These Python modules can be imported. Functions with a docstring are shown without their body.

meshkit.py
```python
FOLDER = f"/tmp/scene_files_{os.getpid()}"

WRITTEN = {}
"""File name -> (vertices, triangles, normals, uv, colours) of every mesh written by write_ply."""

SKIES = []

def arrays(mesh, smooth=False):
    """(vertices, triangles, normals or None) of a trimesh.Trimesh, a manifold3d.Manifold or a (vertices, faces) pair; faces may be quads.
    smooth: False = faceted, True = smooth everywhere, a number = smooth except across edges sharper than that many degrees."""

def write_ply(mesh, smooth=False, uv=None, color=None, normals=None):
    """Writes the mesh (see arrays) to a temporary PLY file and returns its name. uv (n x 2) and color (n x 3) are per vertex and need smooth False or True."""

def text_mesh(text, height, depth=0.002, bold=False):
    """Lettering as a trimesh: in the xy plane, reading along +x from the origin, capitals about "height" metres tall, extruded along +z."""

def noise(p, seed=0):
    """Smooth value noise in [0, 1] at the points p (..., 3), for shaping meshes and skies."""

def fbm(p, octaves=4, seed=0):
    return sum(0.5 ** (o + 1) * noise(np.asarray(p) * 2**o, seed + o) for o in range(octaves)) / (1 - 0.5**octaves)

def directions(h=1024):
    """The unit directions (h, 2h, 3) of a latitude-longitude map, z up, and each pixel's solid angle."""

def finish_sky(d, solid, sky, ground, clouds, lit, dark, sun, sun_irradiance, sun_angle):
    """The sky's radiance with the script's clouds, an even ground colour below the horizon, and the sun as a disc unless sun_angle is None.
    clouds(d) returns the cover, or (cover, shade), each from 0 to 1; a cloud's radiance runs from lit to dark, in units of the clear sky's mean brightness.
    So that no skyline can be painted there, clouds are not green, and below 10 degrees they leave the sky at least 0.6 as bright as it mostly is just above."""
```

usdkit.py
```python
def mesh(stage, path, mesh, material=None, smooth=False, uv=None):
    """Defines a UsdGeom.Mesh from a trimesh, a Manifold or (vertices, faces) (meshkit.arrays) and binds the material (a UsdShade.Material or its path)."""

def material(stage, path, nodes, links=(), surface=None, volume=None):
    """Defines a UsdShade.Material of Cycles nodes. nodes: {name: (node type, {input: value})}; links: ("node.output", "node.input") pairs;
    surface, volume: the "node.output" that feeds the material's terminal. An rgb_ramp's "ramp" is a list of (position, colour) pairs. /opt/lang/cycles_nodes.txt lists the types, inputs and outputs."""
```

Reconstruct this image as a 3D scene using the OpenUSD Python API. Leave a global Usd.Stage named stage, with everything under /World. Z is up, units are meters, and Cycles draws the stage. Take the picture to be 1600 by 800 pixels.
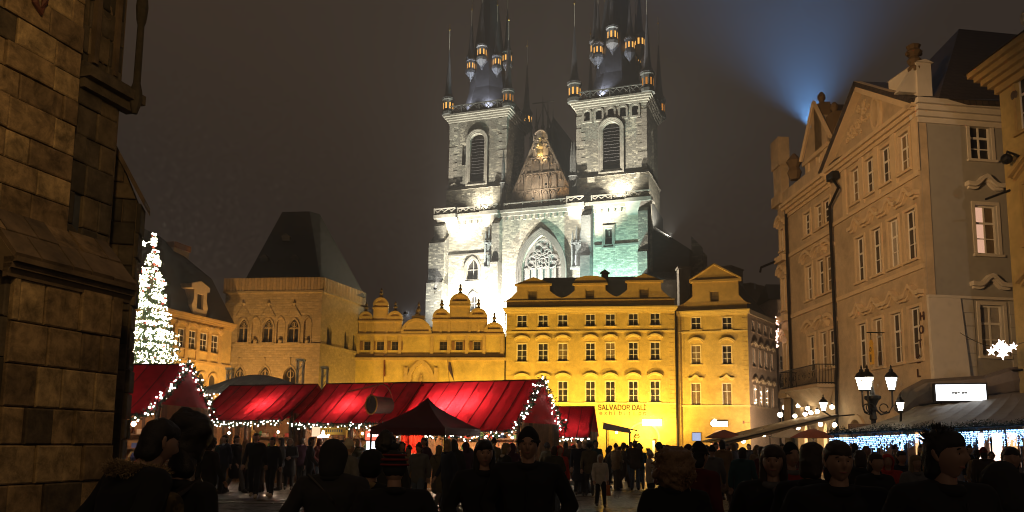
"""Old town square on a foggy winter night: twin-towered church, floodlit houses, market stalls, crowd."""
import math, random
import numpy as np, trimesh, manifold3d as mf, usdkit, meshkit
from shapely.geometry import Polygon, Point, box as sbox
from shapely.ops import unary_union
from shapely import affinity
from pxr import Usd, UsdGeom, UsdLux, UsdShade, Gf, Sdf

stage = Usd.Stage.CreateInMemory()
UsdGeom.SetStageUpAxis(stage, 'Z'); UsdGeom.SetStageMetersPerUnit(stage, 1.0)
UsdGeom.Xform.Define(stage, '/World'); UsdGeom.Scope.Define(stage, '/World/Looks')
rng = random.Random(7); nrng = np.random.RandomState(7)

# ---------------------------------------------------------------- camera
F, CX, CY, EYE = 1300.0, 800.0, 524.0, np.array([0, 0, 1.65])
TH, RO = math.atan(169 / F), 0.010
_r, _f, _u = np.array([1., 0, 0]), np.array([0, math.cos(TH), math.sin(TH)]), np.array([0, -math.sin(TH), math.cos(TH)])
RT, UP = math.cos(RO) * _r + math.sin(RO) * _u, -math.sin(RO) * _r + math.cos(RO) * _u
cam = UsdGeom.Camera.Define(stage, '/World/camera')
m = np.eye(4); m[0, :3], m[1, :3], m[2, :3], m[3, :3] = RT, UP, -_f, EYE
cam.AddTransformOp().Set(Gf.Matrix4d(m.tolist()))
cam.CreateHorizontalApertureAttr(36.0); cam.CreateVerticalApertureAttr(18.0)
cam.CreateFocalLengthAttr(36.0 * F / 1600); cam.CreateVerticalApertureOffsetAttr(36.0 * 124 / 1600)
cam.CreateClippingRangeAttr(Gf.Vec2f(0.1, 2000)); cam.CreateExposureAttr(0.0)

# ---------------------------------------------------------------- sky: night, clouded over, lit by the town
usdkit.material(stage, '/World/Looks/night_sky', {
    'sky': ('sky_texture', {'sky_type': 'single_scattering', 'sun_disc': False, 'sun_elevation': -0.04, 'sun_rotation': 2.4}),
    'dim': ('mix_color', {'blend_type': 'multiply', 'fac': 1.0, 'b': (0.0006, 0.0006, 0.0006)}),
    'glow': ('mix_color', {'blend_type': 'add', 'fac': 1.0, 'b': (0.70, 0.495, 0.375), 'use_clamp': False}),
    'bg': ('background_shader', {'strength': 0.05})},
    [('sky.color', 'dim.a'), ('dim.result', 'glow.a'), ('glow.result', 'bg.color')], surface='bg.background')
sky = UsdLux.DomeLight.Define(stage, '/World/sky'); sky.CreateIntensityAttr(1.0)
UsdShade.MaterialBindingAPI.Apply(sky.GetPrim()).Bind(UsdShade.Material.Get(stage, '/World/Looks/night_sky'))
sky.GetPrim().SetCustomDataByKey('kind', 'structure')
added_light = UsdLux.DistantLight.Define(stage, '/World/added_dim_light'); added_light.CreateNormalizeAttr(True)   # added very dim distant light, no such source in the sky
added_light.CreateIntensityAttr(0.003); added_light.CreateAngleAttr(20.0); added_light.CreateColorAttr(Gf.Vec3f(1, .95, .9)); added_light.AddRotateXYZOp().Set(Gf.Vec3f(40, 0, 150))


# ---------------------------------------------------------------- helpers
def ray(u, v): return _f + (u - CX) / F * RT - (v - CY) / F * UP
def P(u, v, Y): d = ray(u, v); return EYE + d * (Y / d[1])
def G(u, Y): p = P(u, 690, Y); return np.array([p[0], Y])
_names = {}
def path_for(name, parent=None):
    base = '/World' if parent is None else str(parent.GetPath())
    k = (base, name); n = _names.get(k, -1) + 1; _names[k] = n
    return f'{base}/{name}' if n == 0 else f'{base}/{name}_{n:03d}'
def tag(o, label=None, cat=None, group=None, kind=None):
    o = o.GetPrim() if hasattr(o, 'GetPrim') else o
    for k, v in (('label', label), ('category', cat), ('group', group), ('kind', kind)):
        if v: o.SetCustomDataByKey(k, v)
    return o
def thing(name, label, cat, loc=(0, 0, 0), rz=0.0, group=None):
    x = UsdGeom.Xform.Define(stage, path_for(name))
    x.AddTranslateOp().Set(Gf.Vec3d(*map(float, loc)))
    if rz: x.AddRotateZOp().Set(math.degrees(rz))
    return tag(x.GetPrim(), label, cat, group)
def copy_of(root, loc, rz, label, group=None):
    d = root.GetCustomData()
    r = thing(root.GetName().split('_0')[0], label, d['category'], loc, rz, group or d.get('group'))
    r.GetReferences().AddInternalReference(root.GetPath()); r.SetInstanceable(True)
    return r
class MB:
    """Collects shapes that become one mesh."""
    def __init__(s): s.parts = []
    def add(s, t): s.parts.append(t); return s
    def box(s, x0, y0, z0, x1, y1, z1):
        t = trimesh.creation.box([abs(x1 - x0), abs(y1 - y0), abs(z1 - z0)]); t.apply_translation([(x0 + x1) / 2, (y0 + y1) / 2, (z0 + z1) / 2]); return s.add(t)
    def prism(s, poly, d0, d1, side=None, o=(0, 0, 0)):
        """poly in (s, z); front: s->x, depth->y. side='r': s->y, depth->-x ; 'l': s->y, depth->+x; 'top': s->x, z->y, depth->z"""
        for g in getattr(poly, 'geoms', [poly]):
            if g.is_empty or g.area < 1e-7: continue
            t = trimesh.creation.extrude_polygon(g, d1 - d0, engine='earcut'); v = t.vertices.copy(); a, b, c = v[:, 0], v[:, 1], v[:, 2] + d0
            inv = True
            if side is None: w = np.c_[a, c, b]
            elif side == 'r': w = np.c_[-c, a, b]
            elif side == 'l': w = np.c_[c, a, b]; inv = False
            else: w = np.c_[a, b, c]; inv = False
            f = t.faces[:, ::-1] if inv else t.faces
            s.add(trimesh.Trimesh(w + np.array(o), f, process=False))
        return s
    def tube(s, pts, r, n=6):
        pts = np.asarray(pts, float)
        v, f = tube_mesh(pts, r, n); return s.add(trimesh.Trimesh(v, f, process=False))
    def lathe(s, prof, c=(0, 0, 0), n=12, ph=0.0):
        prof = np.asarray(prof, float); a = ph + np.arange(n) * 2 * np.pi / n
        v = np.stack([prof[:, None, 0] * np.cos(a), prof[:, None, 0] * np.sin(a), np.repeat(prof[:, 1:2], n, 1)], -1).reshape(-1, 3)
        k = len(prof); i, j = np.meshgrid(np.arange(k - 1), np.arange(n), indexing='ij'); j2 = (j + 1) % n
        q = np.stack([i * n + j, i * n + j2, (i + 1) * n + j2, (i + 1) * n + j], -1).reshape(-1, 4)
        f = np.vstack([q[:, [0, 1, 2]], q[:, [0, 2, 3]]])
        nb = len(v); v = np.vstack([v, [[0, 0, prof[0, 1]], [0, 0, prof[-1, 1]]]])
        jj = np.arange(n); f = np.vstack([f, np.c_[np.full(n, nb), (jj + 1) % n, jj], np.c_[np.full(n, nb + 1), (k - 1) * n + jj, (k - 1) * n + (jj + 1) % n]])
        t = trimesh.Trimesh(v + np.array(c), f, process=False); return s.add(t)
    def ball(s, c, r, sub=1, sc=(1, 1, 1)):
        t = trimesh.creation.icosphere(subdivisions=sub, radius=r); t.apply_scale(sc); t.apply_translation(c); return s.add(t)
    def quad(s, a, b, c, d, th=0.0):
        a, b, c, d = map(lambda q: np.asarray(q, float), (a, b, c, d))
        if th:
            n = np.cross(b - a, d - a); n = n / np.linalg.norm(n) * th
            v = np.array([a, b, c, d, a - n, b - n, c - n, d - n]); f = [[0, 1, 2], [0, 2, 3], [4, 6, 5], [4, 7, 6], [0, 4, 5], [0, 5, 1], [1, 5, 6], [1, 6, 2], [2, 6, 7], [2, 7, 3], [3, 7, 4], [3, 4, 0]]
        else: v, f = np.array([a, b, c, d]), [[0, 1, 2], [0, 2, 3]]
        return s.add(trimesh.Trimesh(v, f, process=False))
    def hull(s, pts):
        t = trimesh.convex.convex_hull(np.asarray(pts, float)); return s.add(t)
    def xf(s, loc=(0, 0, 0), rz=0.0, scale=1.0):
        M = trimesh.transformations.rotation_matrix(rz, [0, 0, 1]); M[:3, :3] *= scale; M[:3, 3] = loc
        for t in s.parts: t.apply_transform(M)
        return s
    def build(s, name, mat, parent=None, label=None, cat=None, group=None, kind=None, smooth=False):
        if not s.parts: return None
        vs, fs, n = [], [], 0
        for t in s.parts:
            vs.append(np.asarray(t.vertices)); fs.append(np.asarray(t.faces) + n); n += len(t.vertices)
        o = usdkit.mesh(stage, path_for(name, parent), (np.vstack(vs), np.vstack(fs)), mat, smooth=smooth)
        return tag(o.GetPrim(), label, cat, group, kind)
def tube_mesh(p, r, sides=6):
    p = np.asarray(p, float); t = np.gradient(p, axis=0); t /= np.linalg.norm(t, axis=1, keepdims=True) + 1e-12
    a = np.cross(t, np.where(np.abs(t[:, 2:]) < .9, [0, 0, 1.], [1., 0, 0])); a /= np.linalg.norm(a, axis=1, keepdims=True) + 1e-12
    b = np.cross(t, a); an = np.arange(sides) * 2 * np.pi / sides; rr = np.broadcast_to(r, (len(p),))
    v = p[:, None] + rr[:, None, None] * (np.cos(an)[None, :, None] * a[:, None] + np.sin(an)[None, :, None] * b[:, None])
    i, j = np.meshgrid(np.arange(len(p) - 1), np.arange(sides), indexing='ij'); j2 = (j + 1) % sides
    q = np.stack([i * sides + j, i * sides + j2, (i + 1) * sides + j2, (i + 1) * sides + j], -1).reshape(-1, 4)
    f = np.vstack([q[:, [0, 1, 2]], q[:, [0, 2, 3]]]); v = v.reshape(-1, 3); k = len(v)
    v = np.vstack([v, p[0], p[-1]]); jj = np.arange(sides); L = (len(p) - 1) * sides
    f = np.vstack([f, np.c_[np.full(sides, k), (jj + 1) % sides, jj], np.c_[np.full(sides, k + 1), L + jj, L + (jj + 1) % sides]])
    return v, f
class Fac:
    """A facade plane: a, b are its left and right ends on the ground as seen from the front. Local x along it, y into the building."""
    def __init__(s, a, b):
        s.a, s.b = np.array(a, float)[:2], np.array(b, float)[:2]; d = s.b - s.a; s.L = np.linalg.norm(d); s.d = d / s.L
        s.n = np.array([-s.d[1], s.d[0]]); s.rz = math.atan2(s.d[1], s.d[0]); s.loc = (s.a[0], s.a[1], 0)
    def at(s, u, v, y=0.0):
        d = ray(u, v); t = ((s.a + s.n * y - EYE[:2]) @ s.n) / (d[:2] @ s.n); p = EYE + d * t
        return np.array([(p[:2] - s.a) @ s.d, p[2]])
    def x(s, u, v=600, y=0.0): return s.at(u, v, y)[0]
    def z(s, u, v, y=0.0): return s.at(u, v, y)[1]
    def world(s, x, y, z): q = s.a + s.d * x + s.n * y; return np.array([q[0], q[1], z])

# ---------------------------------------------------------------- materials
def mat(name, col, rough=0.8, var=0.15, scale=1.5, bump=0.0, bscale=20.0, stain=0.0, metallic=0.0, spec=0.5, sscale=.23, coord='object'):
    p = f'/World/Looks/{name}'; c = np.array(col, float)
    nd = {'tc': ('texture_coordinate', {}), 'n': ('noise_texture', {'scale': scale, 'detail': 6.0, 'roughness': .65}),
          'r': ('rgb_ramp', {'ramp': [(.25, tuple(c * (1 - var))), (.5, tuple(c)), (.75, tuple(np.minimum(c * (1 + var), .95)))]}),
          'p': ('principled_bsdf', {'roughness': rough, 'metallic': metallic, 'specular_ior_level': spec})}
    lk = [(f'tc.{coord}', 'n.vector'), ('n.fac', 'r.fac')]; out = 'r.color'
    if stain:
        nd['n2'] = ('noise_texture', {'scale': scale * sscale, 'detail': 8.0, 'roughness': .75, 'distortion': .4})
        nd['r2'] = ('rgb_ramp', {'ramp': [(.35, (1 - stain,) * 3), (.62, (1, 1, 1))]})
        nd['m2'] = ('mix_color', {'blend_type': 'multiply', 'fac': 1.0})
        lk += [(f'tc.{coord}', 'n2.vector'), ('n2.fac', 'r2.fac'), (out, 'm2.a'), ('r2.color', 'm2.b')]; out = 'm2.result'
    lk.append((out, 'p.base_color'))
    if bump:
        nd['n3'] = ('noise_texture', {'scale': bscale, 'detail': 4.0}); nd['b'] = ('bump', {'strength': min(1, bump * 4), 'distance': bump * .1})
        lk += [(f'tc.{coord}', 'n3.vector'), ('n3.fac', 'b.height'), ('b.normal', 'p.normal')]
    return usdkit.material(stage, p, nd, lk, surface='p.BSDF')
def emit(name, col, s): return usdkit.material(stage, f'/World/Looks/{name}', {'e': ('emission', {'color': col, 'strength': s})}, [], surface='e.emission')
def brickmat(name, c1, c2, mortar, bw, bh, dark=(.1, .09, .08), dk=.5, rough=.85, scale=1.0):
    """Coursed stone on a far wall: x + y along, z up; patches of blackened blocks."""
    nd = {'tc': ('texture_coordinate', {}), 's': ('separate_xyz', {}), 'a': ('math', {'math_type': 'add'}), 'c': ('combine_xyz', {}),
          'b': ('brick_texture', {'color1': c1, 'color2': c2, 'mortar': mortar, 'scale': scale, 'brick_width': bw, 'row_height': bh, 'mortar_size': .02, 'mortar_smooth': .3, 'bias': -.1, 'offset': .5}),
          'b2': ('brick_texture', {'color1': (1, 1, 1), 'color2': (0, 0, 0), 'mortar': (.5, .5, .5), 'scale': scale, 'brick_width': bw, 'row_height': bh, 'mortar_size': .0, 'offset': .5}),
          'n': ('noise_texture', {'scale': .22, 'detail': 5.0, 'roughness': .7}), 'n2': ('noise_texture', {'scale': 3.0, 'detail': 5.0, 'roughness': .7}),
          'm1': ('math', {'math_type': 'multiply_add', 'value2': .55}), 'rr': ('rgb_ramp', {'ramp': [(1 - dk - .04, (0, 0, 0)), (1 - dk + .04, (1, 1, 1))]}),
          'x': ('mix_color', {'blend_type': 'mix', 'b': dark}), 'g': ('rgb_ramp', {'ramp': [(.3, (.72, .72, .72)), (.7, (1.1, 1.1, 1.1))]}),
          'mm': ('mix_color', {'blend_type': 'multiply', 'fac': 1.0}), 'bp': ('bump', {'strength': .6, 'distance': .05}),
          'p': ('principled_bsdf', {'roughness': rough})}
    lk = [('tc.object', 's.vector'), ('s.x', 'a.value1'), ('s.y', 'a.value2'), ('a.value', 'c.x'), ('s.z', 'c.y'), ('c.vector', 'b.vector'), ('c.vector', 'b2.vector'),
          ('tc.object', 'n.vector'), ('tc.object', 'n2.vector'), ('b2.color', 'm1.value1'), ('n.fac', 'm1.value3'), ('m1.value', 'rr.fac'), ('rr.color', 'x.fac'),
          ('b.color', 'x.a'), ('n2.fac', 'g.fac'), ('x.result', 'mm.a'), ('g.color', 'mm.b'), ('mm.result', 'p.base_color'), ('b.fac', 'bp.height'), ('bp.normal', 'p.normal')]
    nd['bp'][1]['invert'] = True
    return usdkit.material(stage, f'/World/Looks/{name}', nd, lk, surface='p.BSDF')
def tilemat(name, c1, c2):
    nd = {'tc': ('texture_coordinate', {}), 's': ('separate_xyz', {}), 'a': ('math', {'math_type': 'add'}), 'c': ('combine_xyz', {}),
          'b': ('brick_texture', {'color1': c1, 'color2': c2, 'mortar': tuple(np.array(c1) * .3), 'scale': 1.0, 'brick_width': .3, 'row_height': .28, 'mortar_size': .02}),
          'bp': ('bump', {'strength': .8, 'distance': .05, 'invert': True}), 'p': ('principled_bsdf', {'roughness': .6})}
    lk = [('tc.object', 's.vector'), ('s.x', 'a.value1'), ('s.y', 'a.value2'), ('a.value', 'c.x'), ('s.z', 'c.y'), ('c.vector', 'b.vector'), ('b.color', 'p.base_color'), ('b.fac', 'bp.height'), ('bp.normal', 'p.normal')]
    return usdkit.material(stage, f'/World/Looks/{name}', nd, lk, surface='p.BSDF')
GLASS = usdkit.material(stage, '/World/Looks/window_glass', {'n': ('noise_texture', {'scale': .9}), 'tc': ('texture_coordinate', {}), 'r': ('rgb_ramp', {'ramp': [(.3, (.012, .012, .014)), (.7, (.05, .045, .04))]}),
    'p': ('principled_bsdf', {'roughness': .12})}, [('tc.object', 'n.vector'), ('n.fac', 'r.fac'), ('r.color', 'p.base_color')], surface='p.BSDF')
CURTAIN = mat('curtained_glass', (.33, .31, .28), .25, .2, 4)
WHITE = mat('white_window_paint', (.72, .70, .66), .5, .06)
DARKFR = mat('dark_window_paint', (.10, .07, .05), .5, .1)
YEL = mat('yellow_plaster', (.62, .45, .13), .85, .16, 1.6, .02, 30, .34)
YELTRIM = mat('pale_yellow_trim', (.66, .52, .20), .8, .10, 2)
OCH = mat('ochre_plaster', (.60, .44, .17), .85, .18, 1.4, .02, 30, .34)
OCHTRIM = mat('ochre_trim', (.52, .36, .14), .8, .15, 2, 0, 20, .2)
PINK = mat('pale_pink_plaster', (.60, .45, .34), .85, .1, .8, .02, 30, .2)
SAND = mat('sandstone_plaster', (.54, .43, .30), .85, .16, 1.6, .02, 30, .34)
SANDTRIM = mat('sandstone_trim', (.58, .46, .31), .8, .1, 2)
GREY = mat('grey_render', (.34, .33, .31), .9, .06, 3, .04, 60, .1)
PALE = mat('pale_render', (.62, .58, .52), .85, .06, 2, .02, 40, .1)
ROOF = tilemat('dark_roof_tiles', (.045, .035, .03), (.065, .05, .04))
SLATE = tilemat('slate_roof', (.04, .04, .045), (.06, .06, .065))
LEAD = mat('sheet_metal_roof', (.12, .13, .14), .45, .2, 1, metallic=.6)
IRON = mat('black_iron', (.02, .02, .022), .5, .2, 5, metallic=.5)
GOLD = mat('gilding', (.85, .58, .18), .3, .1, 3, metallic=1.0)
BRICKCH = mat('chimney_brick', (.32, .15, .08), .9, .2, 3, .03)
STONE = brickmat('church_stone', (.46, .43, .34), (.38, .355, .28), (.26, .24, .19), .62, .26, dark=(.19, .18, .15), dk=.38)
STONEC = brickmat('pale_church_stone', (.54, .50, .39), (.47, .435, .34), (.36, .33, .26), .62, .26, dark=(.31, .29, .235), dk=.22)  # paler mix for the front wall and tower bases
STONED = brickmat('blackened_shaded_church_stone', (.19, .18, .16), (.13, .12, .11), (.09, .09, .08), .62, .26, dark=(.08, .08, .075), dk=.45)  # blackened stone; the right buttress uses it for shade
STTRIM = mat('carved_stone', (.26, .24, .20), .85, .3, 1.2, .04, 12, .3)
BELLST = brickmat('tower_house_stone', (.50, .39, .22), (.46, .355, .20), (.41, .32, .18), .6, .3, dark=(.39, .30, .165), dk=.3)

def window(par, x0, z0, x1, z1, y=.14, cols=2, rows=(.62,), fr=.07, mf=None, mp=None, sur=.13, msur=None, sill=True, hood=None, mh=None, name='window', up=.55):
    mf, mp = mf or WHITE, mp or GLASS; b = MB(); w, h = x1 - x0, z1 - z0
    b.box(x0, y, z0, x0 + fr, y + .06, z1).box(x1 - fr, y, z0, x1, y + .06, z1).box(x0 + fr, y, z1 - fr, x1 - fr, y + .06, z1).box(x0 + fr, y, z0, x1 - fr, y + .06, z0 + fr)
    for c in range(1, cols): xc = x0 + w * c / cols; b.box(xc - fr * .55, y - .004, z0 + fr, xc + fr * .55, y + .058, z1 - fr)
    for k, r in enumerate(rows):
        zr = z0 + h * r; f2 = fr * (.65 if k == 0 else .3); b.box(x0 + fr, y - .008, zr - f2, x1 - fr, y + .054, zr + f2)
    o = b.build(name, mf, par)
    MB().box(x0 + fr * .5, y + .03, z0 + fr * .5, x1 - fr * .5, y + .05, z1 - fr * .5).build('pane', mp, o)
    if sur:
        s = MB(); q = .05
        s.box(x0 - sur, -q, z0 - .02, x0 - .001, .004, z1 + sur).box(x1 + .001, -q, z0 - .02, x1 + sur, .004, z1 + sur).box(x0 - .001, -q + .004, z1 + .001, x1 + .001, .004, z1 + sur - .002)
        s.build('window_surround', msur or WHITE, o)
    if sill: MB().box(x0 - sur - .05, -.14, z0 - .14, x1 + sur + .05, .004, z0 - .021).build('sill', msur or WHITE, o)
    if hood:
        cx, zb, hw = (x0 + x1) / 2, z1 + up, w / 2 + .42; t = np.linspace(-1, 1, 13); hb = MB()
        if hood == 'arc': zz = .42 * (1 - t ** 2)
        elif hood == 'ogee': zz = .50 * np.exp(-(t / .38) ** 2) + .10 * t ** 2
        else: zz = .5 * (1 - abs(t))
        top = [(cx + hw * a, zb + c + .20) for a, c in zip(t, zz)]; bot = [(cx + hw * a, zb + c) for a, c in zip(t, zz)]
        hb.prism(Polygon(top + bot[::-1]), -.30, .004)
        mid = [(cx + hw * .9 * a, zb + c - .12) for a, c in zip(t, zz)]
        hb.prism(Polygon([(cx + hw * .9 * a, zb + c) for a, c in zip(t, zz)] + mid[::-1]), -.16, .003)
        hb.build('window_hood', mh or msur or WHITE, o)
    return o
def arch_poly(x0, z0, x1, z1, pointed=True, n=10):
    w = x1 - x0; cx = (x0 + x1) / 2
    if pointed:
        h = w * .87; zs = z1 - h; R = w; a = np.linspace(0, math.pi / 3, n)
        r = [(x0 + R * math.cos(t), zs + R * math.sin(t)) for t in a]; l = [(x1 - R * math.cos(t), zs + R * math.sin(t)) for t in a[::-1]][1:]
        return Polygon([(x0, z0), (x1, z0)] + r + l)
    zs = z1 - w / 2; a = np.linspace(0, math.pi, 2 * n)
    return Polygon([(x0, z0), (x1, z0)] + [(cx + w / 2 * math.cos(t), zs + w / 2 * math.sin(t)) for t in a])
def holes(poly, hs):
    return poly.difference(unary_union([h if hasattr(h, 'area') else sbox(*h) for h in hs])) if hs else poly
def spot(parent_path, pos, target, power, col, angle=35, soft=.6, r=.12):
    l = UsdLux.SphereLight.Define(stage, parent_path); d = np.asarray(target, float) - np.asarray(pos, float); d /= np.linalg.norm(d)
    z = -d; x = np.cross([0, 0, 1.], z) if abs(z[2]) < .99 else np.array([1., 0, 0]); x /= np.linalg.norm(x); yv = np.cross(z, x)
    m = np.eye(4); m[0, :3], m[1, :3], m[2, :3], m[3, :3] = x, yv, z, pos
    l.AddTransformOp().Set(Gf.Matrix4d(m.tolist())); l.CreateRadiusAttr(r); l.CreateNormalizeAttr(True); l.CreateIntensityAttr(float(power)); l.CreateColorAttr(Gf.Vec3f(*col))
    if angle:
        sh = UsdLux.ShapingAPI.Apply(l.GetPrim()); sh.CreateShapingConeAngleAttr(float(angle)); sh.CreateShapingConeSoftnessAttr(float(soft))
    return l
def floodlight(pos, target, power, col, label, angle=40, soft=.7, head=.28, mast=0.0):
    """An unseen fixture placed for what it lights: housing, glass and bracket with its lamp."""
    pos, target = np.asarray(pos, float), np.asarray(target, float); d = (target - pos) / np.linalg.norm(target - pos)
    t = thing('floodlight', label, 'floodlight', pos)
    a = np.cross([0, 0, 1.], d); a /= np.linalg.norm(a); b = np.cross(d, a); o = -d * .35
    bx = [o + d * k * .3 + a * i * head * q + b * j * head * .7 * q for k, q in ((0, .6), (1, 1)) for i in (-1, 1) for j in (-1, 1)]
    MB().hull(bx).build('housing', IRON, t); h = MB()
    for i in (-1, 1): h.tube([o + a * i * head * 1.02 + d * .1, o + a * i * head * 1.02 - np.array([0, 0, head * 1.3])], .025)
    h.tube([o - a * head * 1.02 - np.array([0, 0, head * 1.3]), o + a * head * 1.02 - np.array([0, 0, head * 1.3])], .03)
    h.tube([o - np.array([0, 0, head * 1.3]), o - np.array([0, 0, head * 1.3 + .3 + mast])], .05); h.build('bracket', IRON, t)
    spot(str(t.GetPath()) + '/lamp', d * .06, target - pos, power, col, angle, soft)
    return t
# ================================================================ ground
_n = 60
COB = usdkit.material(stage, '/World/Looks/wet_cobbles', {
    'g': ('texture_coordinate', {}), 'v': ('voronoi_texture', {'scale': 7.0, 'feature': 'distance_to_edge', 'randomness': .45}), 'vc': ('voronoi_texture', {'scale': 7.0, 'randomness': .45}),
    'vr': ('rgb_ramp', {'ramp': [(0, (0, 0, 0)), (.16, (1, 1, 1))]}), 'n': ('noise_texture', {'scale': .35, 'detail': 5.0, 'roughness': .7}), 'sc': ('separate_color', {}),
    'cr': ('rgb_ramp', {'ramp': [(0, (.05, .042, .036)), (1, (.16, .135, .115))]}), 'j': ('mix_color', {'blend_type': 'multiply', 'fac': .8}),
    'wr': ('rgb_ramp', {'ramp': [(.35, (.16, .16, .16)), (.65, (.5, .5, .5))]}), 'b': ('bump', {'strength': .55, 'distance': .03}), 'p': ('principled_bsdf', {})},
    [('g.object', 'v.vector'), ('g.object', 'vc.vector'), ('g.object', 'n.vector'), ('v.distance', 'vr.fac'), ('vc.color', 'sc.color'), ('sc.r', 'cr.fac'), ('cr.color', 'j.a'), ('vr.color', 'j.b'),
     ('j.result', 'p.base_color'), ('n.fac', 'wr.fac'), ('wr.color', 'p.roughness'), ('vr.color', 'b.height'), ('b.normal', 'p.normal')], surface='p.BSDF')
MB().box(-600, -120, -.4, 600, 900, 0).build('ground', COB, kind='structure')
KERB = mat('granite_kerb', (.16, .14, .12), .4, .25, 4, .03)
# a shallow drain line of pale slabs crosses the square in front of the stalls
for k in range(16):
    MB().box(-12.6 + k * .9, 22.55 + .02 * (k % 3), 0, -11.72 + k * .9, 22.95, .02).build('drain_slab', KERB, kind='structure')

# ================================================================ church
ca, sa = math.cos(math.radians(19.5)), math.sin(math.radians(19.5))
_R = P(1011, 400, 128)[:2]; _d = np.array([ca, -sa])
_t = Fac(_R - 46 * _d, _R); _s0 = _t.x(672, 450)
CH = Fac(_t.a + _d * _s0, _R); ch = thing('church', 'twin towered gothic stone church, floodlit white, behind the yellow houses', 'church', CH.loc, CH.rz)
TY = 1.4                                                       # the towers stand back behind the walk
ztop = CH.z(850, 325)
sx = lambda u, v=450, y=0.0: CH.x(u, v, y)
fl, fr_ = sx(684), sx(1018)
big = arch_poly(sx(815), 6.0, sx(877), CH.z(846, 367)); w1 = arch_poly(sx(729), CH.z(738, 437), sx(747), CH.z(738, 405)); w2 = arch_poly(sx(735), CH.z(740, 486), sx(746), CH.z(740, 460)); w3 = sbox(sx(946), CH.z(951, 384), sx(957), CH.z(951, 357))
MB().prism(holes(sbox(fl, 0, fr_, ztop), [big, w1, w2, w3]), 0, 1.2).build('front_wall', STONEC, ch)
MB().box(fl + .05, 1.25, 0, fr_ - .05, 12.5, ztop - .02).build('inner_wall', STONED, ch)
# string courses and cornice below the balustrade
b = MB()
for x0, x1, v, u in ((sx(700), sx(773), 399, 740), (sx(930), sx(1005), 385, 960)): z = CH.z(u, v); b.box(x0, -.22, z, x1, .003, z + .35)
b.box(fl - .3, -.55, ztop - 1.0, fr_ + .3, .003, ztop - .45).box(fl - .5, -.9, ztop - .45, fr_ + .5, TY + .1, ztop + .02).build('string_course', STTRIM, ch)
b = MB()
for k in range(34): x = fl + (fr_ - fl) * (k + .5) / 34; b.box(x - .22, -.4, ztop - 1.7, x + .22, .002, ztop - 1.003)
b.build('corbel_frieze', STTRIM, ch, kind='stuff')
def reveal(poly, name, depth, n=3, w=.28, m=STTRIM, parent=ch, y0=0.0):
    o = MB()
    for k in range(n):
        o_, i_ = poly.buffer(w * (n - k) / n * 1.6, join_style=2), poly.buffer(w * (n - k - 1) / n * 1.6 + .001, join_style=2)
        o.prism(o_.difference(i_), y0 - .22 + .1 * (n - 1 - k) * -1, y0 + .01 + .004 * k)
    return o.build(name, m, parent)
reveal(big, 'great_window_surround', .9, 4, .6, mat('dark_carved_stone', (.12, .11, .095), .85, .3, 1.2, .04, 12, .3))
for p in (w1, w2, w3): reveal(p, 'window_surround', .5, 2, .3)
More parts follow.
